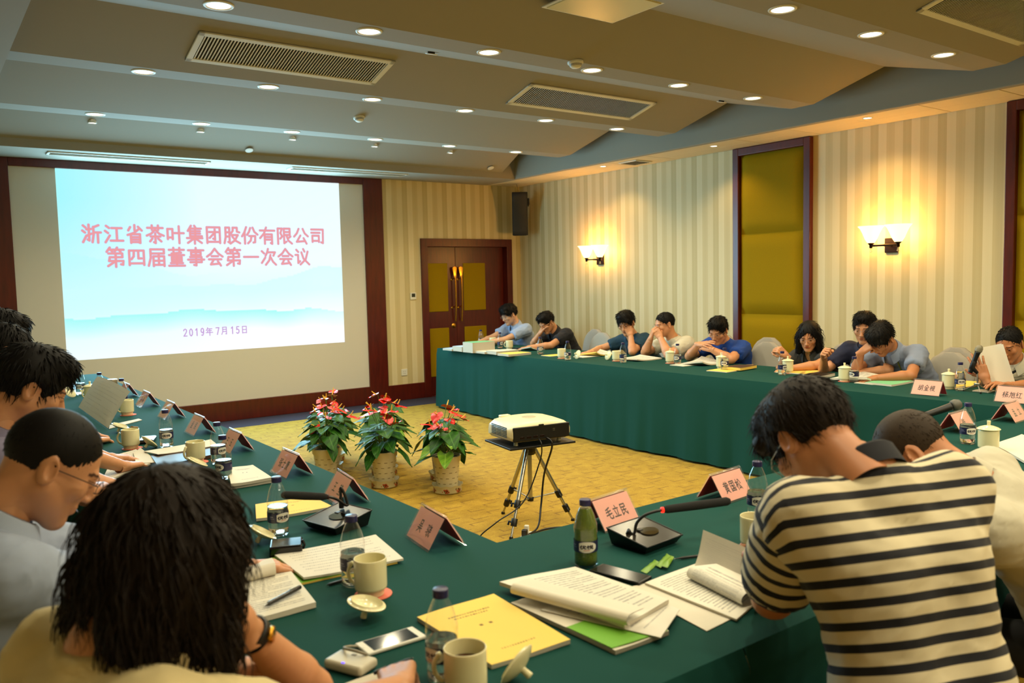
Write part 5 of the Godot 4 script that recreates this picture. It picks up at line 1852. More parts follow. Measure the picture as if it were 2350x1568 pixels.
func build_east_papers() -> void:
	# stacks side by side at the far end
	var st := [[1037, 806, 0.022, "blue", "low stack of white reports first in the row by the door"], [1060, 808, 0.055, "blue", "stack of pale blue reports second in the row by the door"], [1085, 811, 0.115, "mint", "tallest stack of reports, pale green on top, by the door"], [1112, 813, 0.022, "paper", "low stack of white reports right beside the tallest stack"], [1139, 815, 0.036, "paper", "stack of white reports last but one in the row"], [1167, 819, 0.024, "yellow", "stack with a yellow cover at the end of the row"]]
	var covers := {"blue": M.blue_cover, "mint": M.mint, "paper": M.paper, "yellow": M.yellow}
	for q in st:
		var c := a4(q[0], q[1], 0.30, 0.20, 0.0)
		var t := sheaf("report_stack", q[4], c, q[2], covers[q[3]], M.pages, 0.0, 0.0, "stack of reports", "stacks of reports by the door")
	var list := [
		[1218, 806, 0.28, 0.2, 0.1, 0.012, M.page_a, M.paper, 0.05, "open_booklet", "open booklet with a bowed page before the man covering his brow"],
		[1262, 819, 0.24, 0.15, 0.0, 0.004, M.yellow, M.paper, 0.0, "yellow_sheet", "yellow sheet under the mug before the navy polo shirt"],
		[1338, 822, 0.24, 0.15, 0.0, 0.006, M.paper, M.paper, 0.0, "loose_sheet", "white sheet beside the propped lid before the empty chair"],
		[1368, 820, 0.3, 0.26, 0.15, 0.012, M.page_a, M.yellow, 0.055, "open_booklet", "open booklet with a raised page before the teal shirt"],
		[1462, 831, 0.34, 0.3, 0.0, 0.010, M.page_a, M.paper, 0.02, "open_magazine", "open white booklet before the white tee shirt"],
		[1568, 842, 0.32, 0.16, 0.0, 0.005, M.paper, M.paper, 0.0, "loose_sheet", "white sheet before the folded arms of the bright blue shirt"],
		[1612, 842, 0.32, 0.26, 0.05, 0.012, M.page_b, M.paper, 0.045, "open_booklet", "open report with a bowed page before the bright blue shirt"],
		[1668, 856, 0.28, 0.2, 0.1, 0.006, M.yellow, M.paper, 0.0, "yellow_sheet", "yellow booklet under the brown notebook"],
		[1848, 861, 0.28, 0.26, 0.1, 0.008, M.yellow, M.paper, 0.0, "yellow_booklet", "yellow booklet before the woman in grey"],
		[1868, 852, 0.26, 0.16, 0.1, 0.018, M.green_sheet, M.page_b, 0.02, "open_booklet", "pale green booklet bent open beside the woman in grey"],
		[1990, 881, 0.34, 0.3, 0.0, 0.014, M.page_a, M.paper, 0.04, "open_booklet", "open report under the hand of the man with the lanyard"],
		[2002, 884, 0.30, 0.14, 0.0, 0.004, M.paper, M.paper, 0.0, "loose_sheet", "white sheet edge before the man with the lanyard"],
		[2046, 888, 0.30, 0.2, 0.0, 0.014, M.mint, M.paper, 0.0, "green_booklet", "pale green booklet beside the pink card of the empty chair"],
		[2216, 893, 0.34, 0.24, 0.0, 0.012, M.yellow, M.paper, 0.0, "yellow_booklet", "yellow booklet behind the tripod microphone"],
		[2268, 902, 0.10, 0.10, 0.0, 0.006, M.paper, M.paper, 0.0, "note_block", "small white block behind the tripod microphone foot"],
	]
	for q in list:
		var c := a4(q[0], q[1], q[2], q[3], q[4])
		sheaf(q[9], q[10], c, q[5], q[6], q[7], 0.0, q[8], "booklet", "papers along the lamp wall table")
	# brown notebook, black book, phones
	sheaf("brown_notebook", "brown leather notebook on a yellow booklet", a4(1699, 853, 0.25, 0.17, 0.1), 0.022, M.leather, M.yellow, 0.0068, 0.0, "notebook", "")
	sheaf("black_book", "black covered book beside the lidded mug", a4(1884, 870, 0.22, 0.15, 0.1), 0.022, M.black, M.paper, 0.0, 0.0, "book", "")
	sheaf("phone", "gold phone lying before the empty chair near the bright blue shirt", a4(1710, 843, 0.15, 0.07, 0.1), 0.008, mat(Color(0.62, 0.52, 0.34), 0.3), M.black, 0.0, 0.0, "phone", "")
	sheaf("phone", "dark phone lying before the hands of the woman in grey", a4(1830, 852, 0.15, 0.08, 0.1), 0.009, M.black, M.paper, 0.0, 0.0, "phone", "")
	sheaf("phone", "dark phone lying by the elbow of the man by the door", a4(1186, 802, 0.15, 0.08, 0.1), 0.009, M.black, M.black, 0.0, 0.0, "phone", "")
	pen_thing(tp(1672, 843, 0.006), tp(1688, 838, 0.006), "black pen before the bright blue shirt", M.black)

func pen_thing(a: Vector3, b: Vector3, label: String, m: Material, r := 0.0042) -> Node3D:
	var t := thing("pen", label, "pen", a)
	var d := b - a
	part("barrel", Geo.new().tube([Vector3.ZERO, d * 0.08, d * 0.12, d * 0.97, d], [0.0012, r * 0.6, r, r, r * 0.7], 10), m, t)
	part("tip", Geo.new().tube([-d * 0.015, d * 0.07], [0.0008, r * 0.55], 8), M.steel, t)
	part("clip", Geo.new().tube([d * 0.95 + Vector3(0, r, 0), d * 0.68 + Vector3(0, r * 1.3, 0)], r * 0.25, 5), M.steel, t)
	return t

# ---------------------------------------------------------------- microphones
func desk_mic(called: String, label: String, at: Vector3, turn: float, neck: Array, lit: bool) -> void:
	var t := thing(called, label, "microphone", at, turn)
	# wedge-shaped base, its panel sloping to the front (+z)
	var g := Geo.new()
	var a := [Vector3(-0.085, 0.052, -0.075), Vector3(0.085, 0.052, -0.075), Vector3(0.085, 0.026, 0.08), Vector3(-0.085, 0.026, 0.08)]
	var b := [Vector3(-0.074, 0.002, -0.065), Vector3(0.074, 0.002, -0.065), Vector3(0.074, 0.002, 0.065), Vector3(-0.074, 0.002, 0.065)]
	for k in 4:
		var n := (k + 1) % 4
		g.quad(a[n], a[k], b[k], b[n])
	g.quad(b[1], b[0], b[3], b[2])
	part("base", g, M.black, t)
	var pl := Geo.new()
	pl.quad(a[0], a[1], a[2], a[3])
	part("panel", pl, mat(Color(0.15, 0.13, 0.10), 0.22, 0.3), t)
	var li := Geo.new()
	for k in 4:
		var n := (k + 1) % 4
		li.tube([a[k], a[n]], 0.0022, 5)
	part("rim", li, M.black, t)
	var mir := Geo.new()
	mir.xf = Transform3D(Basis(Vector3.RIGHT, 0.166), Vector3(0.012, 0.0395, 0.012))
	mir.lathe([Vector2(0.034, 0.0), Vector2(0.034, 0.0012), Vector2(0.034, 0.0012), Vector2(0.0001, 0.0014)], 24, 0.7)
	part("touch_plate", mir, mat(Color(0.75, 0.75, 0.72), 0.05, 1.0), t)
	part("switch", Geo.new().rbox(Vector3(-0.02, 0.040, -0.02), Vector3(0.0, 0.046, 0.0), 0.003), M.black, t)
	var pts := []
	for p in neck:
		pts.append(t.transform.affine_inverse() * p)
	var n := pts.size()
	var path := curve(pts, 8)
	var cut := int(path.size() * 0.66)
	var rad := []
	for k in cut:
		rad.append(0.0085 if k < 4 else 0.0048)
	part("gooseneck", Geo.new().tube(path.slice(0, cut), rad, 8), M.black, t)
	var h0: Vector3 = path[cut - 1]
	var h1: Vector3 = path[path.size() - 1]
	var hd := (h1 - h0).normalized()
	part("light_ring", Geo.new().tube([h0, h0 + hd * 0.006], 0.0085, 12), glow(Color(1.0, 0.10, 0.05), 2.5) if lit else mat(Color(0.20, 0.02, 0.02), 0.3), t)
	part("foam_head", Geo.new().tube([h0 + hd * 0.005, h0 + hd * 0.018, h0.lerp(h1, 0.5), h1 - hd * 0.012, h1 - hd * 0.003, h1], [0.008, 0.012, 0.0135, 0.013, 0.009, 0.003], 14), grained(Color(0.02, 0.018, 0.018), 0.3, 40.0, 0.95, 0.3, 0.2), t)

func build_microphones() -> void:
	# stands before the bottle: neck bends toward the woman
	var at := Vector3(-5.945, TOP + 0.0005, 6.905)
	var p0 := at + Vector3(0.03, 0.05, -0.035)
	var d1 := (EYE - at).normalized()
	desk_mic("desk_microphone", "black desk microphone with its stalk bent over the yellow booklet", at, -PI / 2 + 0.25, [p0, p0 + Vector3(0.0, 0.07, 0.0), on_along(797, 1160, p0, 0.0), on_along(765, 1143, p0, -0.04), on_along(715, 1138, p0, -0.08), on_along(645, 1136, p0, -0.13)], false)
	var at2 := Vector3(-5.30, TOP + 0.0005, 7.685)
	var p1 := at2 + Vector3(-0.06, 0.05, -0.01)
	desk_mic("desk_microphone", "black desk microphone with a glowing red ring on its stalk", at2, 0.1, [p1, on_along(1455, 1225, p1, 0.0), on_along(1464, 1197, p1, 0.0), on_along(1500, 1175, p1, 0.0), on_along(1585, 1162, p1, 0.03), on_along(1676, 1150, p1, 0.07)], true)
	# hand-held microphone on a small tripod
	var foot := tp(2243, 900)
	var t := thing("tripod_microphone", "black hand microphone with a steel grille on a small chrome tripod", "microphone", foot)
	var f := (EYE - foot)
	f.y = 0
	f = f.normalized()
	var side := f.cross(Vector3.UP)
	var hub := Vector3(0, 0.055, 0)
	for a in [0.4, 2.5, 4.6]:
		var leg := Vector3(cos(a), 0, sin(a)) * 0.085
		part("leg", Geo.new().tube([hub, leg + Vector3(0, 0.006, 0)], 0.004, 6), M.steel, t)
		part("foot", Geo.new().tube([leg + Vector3(0, 0.012, 0), leg + Vector3(0, 0.0, 0)], 0.006, 6), M.black, t)
	part("hub", Geo.new().lathe([Vector2(0.0001, 0.045), Vector2(0.022, 0.048), Vector2(0.022, 0.060), Vector2(0.0001, 0.064)], 14), M.steel, t)
	part("stem", Geo.new().tube([hub, hub + Vector3(0, 0.075, 0)], 0.006, 8), M.steel, t)
	var k0 := hub + Vector3(0, 0.07, 0) - side * 0.045
	var k1 := hub + Vector3(0, 0.255, 0) + side * 0.012
	if (k1 - k0).dot(cam_r) < 0:
		k0 = hub + Vector3(0, 0.07, 0) + side * 0.045
		k1 = hub + Vector3(0, 0.255, 0) - side * 0.012
	var d := (k1 - k0).normalized()
	part("holder", Geo.new().tube([hub + Vector3(0, 0.07, 0), k0.lerp(k1, 0.18), k0.lerp(k1, 0.42)], [0.010, 0.019, 0.018], 10), M.black, t)
	part("barrel", Geo.new().tube([k0, k0 + d * 0.004, k0 + d * 0.10, k1 - d * 0.055, k1 - d * 0.045], [0.012, 0.0145, 0.015, 0.0175, 0.020], 14), M.black, t)
	part("grille", Geo.new().tube([k1 - d * 0.046, k1 - d * 0.042, k1 - d * 0.02, k1 - d * 0.006, k1], [0.020, 0.0235, 0.0235, 0.017, 0.004], 16), grained(Color(0.62, 0.58, 0.45), 0.3, 60.0, 0.45, 0.4), t)
	part("end_cap", Geo.new().tube([k0 - d * 0.004, k0 + d * 0.001], [0.010, 0.0135], 14), mat(Color(0.75, 0.16, 0.05), 0.4), t)
	# hand-held microphone lying in a table holder before the two bowed men
	var b := thing("table_microphone", "black microphone with a grey grille propped up behind the bowed heads", "microphone", Vector3(-3.66, TOP + 0.0005, 7.56))
	var m1 := on_along(2207, 925, b.position, 0.0) - b.position
	var m0 := on_along(2110, 958, b.position, 0.0) - b.position
	var md := (m1 - m0).normalized()
	m0 = m1 - md * 0.20
	part("stand", Geo.new().lathe([Vector2(0.0001, 0), Vector2(0.05, 0), Vector2(0.05, 0.008), Vector2(0.012, 0.016), Vector2(0.0001, 0.016)], 20), M.black, b)
	part("arm", Geo.new().tube([Vector3(0, 0.01, 0), Vector3(0, 0.06, 0), m0.lerp(m1, 0.3)], 0.008, 8), M.black, b)
	part("barrel", Geo.new().tube([m0, m0 + md * 0.01, m1 - md * 0.055, m1 - md * 0.045], [0.010, 0.013, 0.0165, 0.019], 14), M.black, b)
	part("grille", Geo.new().tube([m1 - md * 0.046, m1 - md * 0.040, m1 - md * 0.024, m1 - md * 0.008, m1], [0.019, 0.024, 0.025, 0.018, 0.004], 16), grained(Color(0.35, 0.34, 0.30), 0.3, 60.0, 0.5, 0.4), b)

# the point in a pixel's direction as far from the eye as p, moved by dz metres
func on_along(px: float, py: float, p: Vector3, more: float) -> Vector3:
	var d := ray(px, py)
	return EYE + d * ((p - EYE).dot(cam_f) + more)

# ---------------------------------------------------------------- small things
func slab(called: String, label: String, category: String, px: Array, h: float, r: float, m: Material) -> Array:
	var c := []
	for q in px:
		c.append(on_y(q[0], q[1], TOP + h))
	var mid: Vector3 = (c[0] + c[1] + c[2] + c[3]) * 0.25
	var ex: Vector3 = ((c[1] - c[0]) + (c[2] - c[3])) * 0.5
	var ez: Vector3 = ((c[3] - c[0]) + (c[2] - c[1])) * 0.5
	var t := thing(called, label, category, Vector3(mid.x, TOP + 0.0005, mid.z), atan2(-ex.z, ex.x))
	var w := ex.length() * 0.5
	var d := ez.length() * 0.5
	part("case", Geo.new().rbox(Vector3(-w, 0, -d), Vector3(w, h, d), r, 3), m, t)
	return [t, w, d]

func build_gadgets() -> void:
	var s := slab("white_phone", "white phone with a dark screen lying beside the power bank", "phone", [[806, 1478], [942, 1440], [984, 1456], [852, 1500]], 0.008, 0.0035, M.white_plastic)
	part("screen", Geo.new().box(Vector3(-s[1] * 0.76, 0.0075, -s[2] * 0.86), Vector3(s[1] * 0.76, 0.0083, s[2] * 0.86)), mat(Color(0.035, 0.03, 0.04), 0.08), s[0])
	part("home_button", Geo.new().lathe([Vector2(0.005, 0.0079), Vector2(0.005, 0.0084), Vector2(0.0001, 0.0084)], 14), M.trim, s[0]).position = Vector3(-s[1] * 0.88, 0, 0)
	s = slab("power_bank", "white power bank with small violet lights and a short cable", "power bank", [[740, 1512], [785, 1487], [868, 1508], [826, 1538]], 0.022, 0.009, mat(Color(0.76, 0.73, 0.64), 0.35))
	part("charge_lights", Geo.new().rbox(Vector3(-s[1] * 0.84, 0.0205, -0.004), Vector3(-s[1] * 0.70, 0.0224, 0.004), 0.001, 1), glow(Color(0.35, 0.25, 1.0), 1.6), s[0])
	part("socket", Geo.new().rbox(Vector3(s[1] * 0.35, 0.0205, -0.008), Vector3(s[1] * 0.62, 0.0228, 0.004), 0.001, 1), mat(Color(0.45, 0.42, 0.34), 0.5), s[0])
	var ca := curve([tp(843, 1503, 0.024), tp(815, 1494, 0.032), tp(790, 1488, 0.030), tp(800, 1484, 0.014), tp(822, 1484, 0.006)], 6)
	var o := part("charging_cable", Geo.new().tube(ca, 0.003, 6), mat(Color(0.55, 0.52, 0.44), 0.5), self)
	o.name = numbered("charging_cable")
	tag(o, "short grey cable between the power bank and the white phone", "cable")
	s = slab("black_case", "glossy black case beside the bottle under the microphone", "case", [[616, 1238], [690, 1232], [698, 1250], [622, 1258]], 0.034, 0.006, mat(Color(0.03, 0.03, 0.045), 0.18))
	part("strap", Geo.new().tube([Vector3(s[1], 0.004, 0), Vector3(s[1] + 0.006, 0.02, 0), Vector3(s[1], 0.036, 0)], 0.004, 6), M.black, s[0])
	s = slab("black_phone", "black phone lying before the green drink", "phone", [[1352, 1306], [1385, 1294], [1494, 1322], [1466, 1341]], 0.010, 0.003, M.black)
	part("screen", Geo.new().box(Vector3(-s[1] * 0.93, 0.0095, -s[2] * 0.93), Vector3(s[1] * 0.93, 0.0103, s[2] * 0.93)), mat(Color(0.05, 0.045, 0.04), 0.15), s[0])
	s = slab("spectacle_case", "black spectacle case behind a mug on the green cloth", "case", [[318, 1001], [354, 1000], [358, 1008], [322, 1012]], 0.022, 0.009, mat(Color(0.03, 0.03, 0.035), 0.2))
	pen_thing(tp(1549, 1283, 0.005), tp(1672, 1267, 0.005), "long black pencil on the cloth before the desk microphone with the red ring", M.black, 0.0036)
	pen_thing(tp(750, 1343, 0.005), tp(800, 1329, 0.005), "black pen on the cloth behind the coaster mug", M.black)
	pen_thing(tp(606, 1391, 0.021), tp(690, 1347, 0.024), "clear and dark ballpoint pen lying across the writing pad", mat(Color(0.14, 0.13, 0.12), 0.2), 0.006)
	pen_thing(tp(318, 981, 0.004), tp(300, 980, 0.004), "short yellow pencil beside an upturned lid", mat(Color(0.75, 0.5, 0.1), 0.4), 0.0036)
	# tea sachets, torn open
	var gm := mat(Color(0.40, 0.58, 0.06), 0.35)
	var k := 0
	for q in [[[1470, 1308], [1502, 1283], [1513, 1289], [1484, 1314]], [[1505, 1298], [1530, 1272], [1540, 1279], [1516, 1304]], [[1518, 1303], [1538, 1280], [1547, 1283], [1532, 1307]]]:
		var c := []
		for e in q:
			c.append(on_y(e[0], e[1], TOP + 0.005))
		var mid: Vector3 = (c[0] + c[2]) * 0.5
		var t := thing("tea_sachet", ["small green sachet lying apart beside the black phone", "small green sachet under another beside the desk microphone", "small green sachet on top of another beside the desk microphone"][k], "sachet", Vector3(mid.x, TOP + 0.0005, mid.z), 0, "green sachets")
		var rows := []
		for a in 7:
			var row := []
			for b in 7:
				var u := a / 6.0
				var v := b / 6.0
				var p: Vector3 = c[0].lerp(c[1], u).lerp(c[3].lerp(c[2], u), v) - mid
				p.y = 0.0015 + 0.006 * sin(u * PI) * sin(v * PI) + 0.0015 * sin(u * 20.0) + (0.004 * k)
				row.append(p)
			rows.append(row)
		part("pouch", Geo.new().sheet(rows), gm, t)
		var low := []
		for row in rows:
			var r2 := []
			for p in row:
				r2.append(Vector3(p.x, 0.0002 + 0.004 * k, p.z))
			low.append(r2)
		part("pouch_back", Geo.new().sheet(low, false, false, true), gm, t)
		k += 1

# ---------------------------------------------------------------- bodies from a distance field
class Field:
	var lo: Vector3
	var h: float
	var nx: int
	var ny: int
	var nz: int
	var d := PackedFloat32Array()

	func _init(a: Vector3, b: Vector3, cell: float) -> void:
		lo = a
		h = cell
		nx = int((b.x - a.x) / h) + 2
		ny = int((b.y - a.y) / h) + 2
		nz = int((b.z - a.z) / h) + 2
		d.resize(nx * ny * nz)
		d.fill(1.0)

	func span(a: Vector3, b: Vector3) -> Array:
		var i0 := ((a - lo) / h).floor()
		var i1 := ((b - lo) / h).ceil()
		return [maxi(0, int(i0.x)), maxi(0, int(i0.y)), maxi(0, int(i0.z)), mini(nx - 1, int(i1.x)), mini(ny - 1, int(i1.y)), mini(nz - 1, int(i1.z))]

	# a tapered bone from a to b, joined smoothly over k; flat ends at b like a cut sleeve
	func cone(a: Vector3, b: Vector3, ra: float, rb: float, k: float, flat := false) -> void:
		var m := maxf(ra, rb) + k + 2.0 * h
		var s := span(a.min(b) - Vector3(m, m, m), a.max(b) + Vector3(m, m, m))
		var ab := b - a
		var len := ab.length()
		var inv := 1.0 / maxf(ab.length_squared(), 1e-9)
		var dr := rb - ra
		for z in range(s[2], s[5] + 1):
			for y in range(s[1], s[4] + 1):
				var idx: int = (z * ny + y) * nx + s[0]
				var p := lo + Vector3(s[0], y, z) * h - a
				for x in range(s[0], s[3] + 1):
					var t := p.dot(ab) * inv
					var e: float
					if flat and t > 1.0:
						e = maxf((p - ab * t).length() - rb, (t - 1.0) * len)
					else:
						t = clampf(t, 0.0, 1.0)
						e = (p - ab * t).length() - ra - dr * t
					var o := d[idx]
					var g := k - absf(e - o)
					if g > 0.0:
						d[idx] = minf(e, o) - g * g * 0.25 / k
					elif e < o:
						d[idx] = e
					idx += 1
					p.x += h

	# an ellipsoid, added (k > 0 joins smoothly) or taken away
	func egg(c: Vector3, r: Vector3, k: float, turn := Basis.IDENTITY, away := false) -> void:
		var big := maxf(r.x, maxf(r.y, r.z)) + k + 2.0 * h
		var s := span(c - Vector3(big, big, big), c + Vector3(big, big, big))
		var inv := turn.inverse()
		var ri := Vector3(1.0 / r.x, 1.0 / r.y, 1.0 / r.z)
		for z in range(s[2], s[5] + 1):
			for y in range(s[1], s[4] + 1):
				var idx: int = (z * ny + y) * nx + s[0]
				for x in range(s[0], s[3] + 1):
					var q := inv * (lo + Vector3(x, y, z) * h - c) * ri
					var k0 := q.length()
					var e := k0 * (k0 - 1.0) / maxf((q * ri).length(), 1e-5)
					var o := d[idx]
					if away:
						e = -e
						var g := k - absf(e - o)
						if g > 0.0:
							d[idx] = maxf(e, o) + g * g * 0.25 / k
						elif e > o:
							d[idx] = e
					else:
						var g := k - absf(e - o)
						if g > 0.0:
							d[idx] = minf(e, o) - g * g * 0.25 / k
						elif e < o:
							d[idx] = e
					idx += 1

	func cut_plane(c: Vector3, n: Vector3) -> void:     # keeps the side against n
		for z in nz:
			for y in ny:
				var idx := (z * ny + y) * nx
				for x in nx:
					if d[idx] < 3.0 * h:
						d[idx] = maxf(d[idx], (lo + Vector3(x, y, z) * h - c).dot(n))
					idx += 1

	# surface nets
	func mesh() -> Geo:
		var g := Geo.new()
		var id := {}
		var dx := 1
		var dy := nx
		var dz := nx * ny
		var near := 2.2 * h
		var cells := PackedInt32Array()
		for z in nz - 1:
			for y in ny - 1:
				var i := (z * ny + y) * nx
				for x in nx - 1:
					var v0 := d[i]
					if v0 < near and v0 > -near:
						var v1 := d[i + 1]
						var v2 := d[i + dy]
						var v3 := d[i + dy + 1]
						var v4 := d[i + dz]
						var v5 := d[i + dz + 1]
						var v6 := d[i + dz + dy]
						var v7 := d[i + dz + dy + 1]
						var inside := int(v0 < 0) + int(v1 < 0) + int(v2 < 0) + int(v3 < 0) + int(v4 < 0) + int(v5 < 0) + int(v6 < 0) + int(v7 < 0)
						if inside != 0 and inside != 8:
							var sum := Vector3.ZERO
							var n := 0
							if (v0 < 0) != (v1 < 0):
								sum += Vector3(v0 / (v0 - v1), 0, 0); n += 1
							if (v2 < 0) != (v3 < 0):
								sum += Vector3(v2 / (v2 - v3), 1, 0); n += 1
							if (v4 < 0) != (v5 < 0):
								sum += Vector3(v4 / (v4 - v5), 0, 1); n += 1
							if (v6 < 0) != (v7 < 0):
								sum += Vector3(v6 / (v6 - v7), 1, 1); n += 1
							if (v0 < 0) != (v2 < 0):
								sum += Vector3(0, v0 / (v0 - v2), 0); n += 1
							if (v1 < 0) != (v3 < 0):
								sum += Vector3(1, v1 / (v1 - v3), 0); n += 1
							if (v4 < 0) != (v6 < 0):
								sum += Vector3(0, v4 / (v4 - v6), 1); n += 1
							if (v5 < 0) != (v7 < 0):
								sum += Vector3(1, v5 / (v5 - v7), 1); n += 1
							if (v0 < 0) != (v4 < 0):
								sum += Vector3(0, 0, v0 / (v0 - v4)); n += 1
							if (v1 < 0) != (v5 < 0):
								sum += Vector3(1, 0, v1 / (v1 - v5)); n += 1
							if (v2 < 0) != (v6 < 0):
								sum += Vector3(0, 1, v2 / (v2 - v6)); n += 1
							if (v3 < 0) != (v7 < 0):
								sum += Vector3(1, 1, v3 / (v3 - v7)); n += 1
							var grad := Vector3(v1 + v3 + v5 + v7 - v0 - v2 - v4 - v6, v2 + v3 + v6 + v7 - v0 - v1 - v4 - v5, v4 + v5 + v6 + v7 - v0 - v1 - v2 - v3)
							id[i] = g.v.size()
							cells.push_back(i)
							g.v.push_back(lo + (Vector3(x, y, z) + sum / n) * h)
							g.n.push_back(grad.normalized())
					i += 1
		g.t.resize(g.v.size())
		g.c.resize(g.v.size())
		g.c.fill(Color.WHITE)
		for i in cells:
			var s0 := d[i] < 0
			# the three edges that leave this cell's first corner
			if s0 != (d[i + 1] < 0):
				face(g, id, i, i - dy, i - dy - dz, i - dz, s0)
			if s0 != (d[i + dy] < 0):
				face(g, id, i, i - dz, i - dx - dz, i - dx, s0)
			if s0 != (d[i + dz] < 0):
				face(g, id, i, i - dx, i - dx - dy, i - dy, s0)
		return g

	func face(g: Geo, id: Dictionary, a: int, b: int, c: int, e: int, turned: bool) -> void:
		if not (id.has(b) and id.has(c) and id.has(e)):
			return
		var k0: int = id[a]
		var k1: int = id[b]
		var k2: int = id[c]
		var k3: int = id[e]
		if turned:
			g.i.append_array(PackedInt32Array([k0, k2, k1, k0, k3, k2]))
		else:
			g.i.append_array(PackedInt32Array([k0, k1, k2, k0, k2, k3]))

func skin_tint(p: Vector3, woman: bool) -> Color:      # marks of the face, by place on the head
	var c := Color(1, 1, 1)
	if p.z > 0.055:
		var x := absf(p.x)
		if Vector2(p.x * 0.55, p.y + 0.0635).length() < 0.0085 and p.z > 0.07:
			c = Color(0.80, 0.52, 0.50) if not woman else Color(0.85, 0.42, 0.42)
		if absf(p.y + 0.0635) < 0.0018 and x < 0.02:
			c = Color(0.45, 0.25, 0.22)
		if Vector2((x - 0.031) * 0.62, p.y - 0.001).length() < 0.0052:
			c = Color(1.25, 1.35, 1.6)
			if absf(x - 0.031) < 0.0055:
				c = Color(0.06, 0.045, 0.04)
		if p.y > 0.003 and absf(p.y - 0.0065) < 0.0018 and absf(x - 0.031) < 0.015:
			c = Color(0.18, 0.12, 0.10)
		if absf(p.y - 0.0215 - 0.09 * minf(0.0, 0.032 - x)) < 0.0036 and x > 0.012 and x < 0.050:
			c = Color(0.13, 0.085, 0.06)
	return c

var head_store := {}

func head_geo(woman: bool) -> Geo:
	var key := "woman" if woman else "man"
	if head_store.has(key):
		return head_store[key]
	var f := Field.new(Vector3(-0.095, -0.165, -0.125), Vector3(0.095, 0.135, 0.13), 0.0036)
	f.egg(Vector3(0, 0.030, -0.014), Vector3(0.0735, 0.086, 0.094), 0.02)
	f.egg(Vector3(0, -0.030, 0.028), Vector3(0.058 if woman else 0.061, 0.086, 0.062), 0.03)
	for s in [-1.0, 1.0]:
		f.cone(Vector3(0.050 * s, -0.045, -0.002), Vector3(0.012 * s, -0.100, 0.062), 0.022 if not woman else 0.018, 0.016, 0.03)
		f.egg(Vector3(0.043 * s, -0.022, 0.060), Vector3(0.020, 0.018, 0.018), 0.02)
	f.egg(Vector3(0, -0.103, 0.068), Vector3(0.018, 0.014, 0.015), 0.02)
	f.cone(Vector3(-0.032, 0.018, 0.079), Vector3(0.032, 0.018, 0.079), 0.009, 0.009, 0.014)
	for s in [-1.0, 1.0]:
		f.egg(Vector3(0.031 * s, 0.001, 0.097), Vector3(0.016, 0.010, 0.014), 0.010, Basis.IDENTITY, true)
		f.egg(Vector3(0.031 * s, 0.001, 0.0785), Vector3(0.0125, 0.0115, 0.0125), 0.002)
	f.cone(Vector3(0, 0.008, 0.086), Vector3(0, -0.031, 0.105), 0.0065, 0.0105, 0.010)
	for s in [-1.0, 1.0]:
		f.egg(Vector3(0.0105 * s, -0.036, 0.096), Vector3(0.0085, 0.007, 0.009), 0.007)
	f.cone(Vector3(-0.018, -0.0585, 0.0835), Vector3(0.018, -0.0585, 0.0835), 0.006, 0.006, 0.008)
	f.cone(Vector3(-0.014, -0.0695, 0.084), Vector3(0.014, -0.0695, 0.084), 0.0065, 0.0065, 0.008)
	f.cone(Vector3(-0.022, -0.0638, 0.095), Vector3(0.022, -0.0638, 0.095), 0.001, 0.001, 0.001)
	for s in [-1.0, 1.0]:
		var tb := Basis(Vector3.UP, 0.45 * s) * Basis(Vector3.RIGHT, -0.2)
		f.egg(Vector3(0.0765 * s, -0.006, -0.016), Vector3(0.008, 0.033, 0.020), 0.005, tb)
		f.egg(Vector3(0.086 * s, -0.004, -0.012), Vector3(0.007, 0.021, 0.011), 0.004, tb, true)
	f.cone(Vector3(0, -0.05, -0.034), Vector3(0, -0.165, -0.045), 0.052 if not woman else 0.045, 0.054 if not woman else 0.046, 0.03)
	var g := f.mesh()
	for k in g.v.size():
		g.c[k] = skin_tint(g.v[k], woman)
	head_store[key] = g
	return g

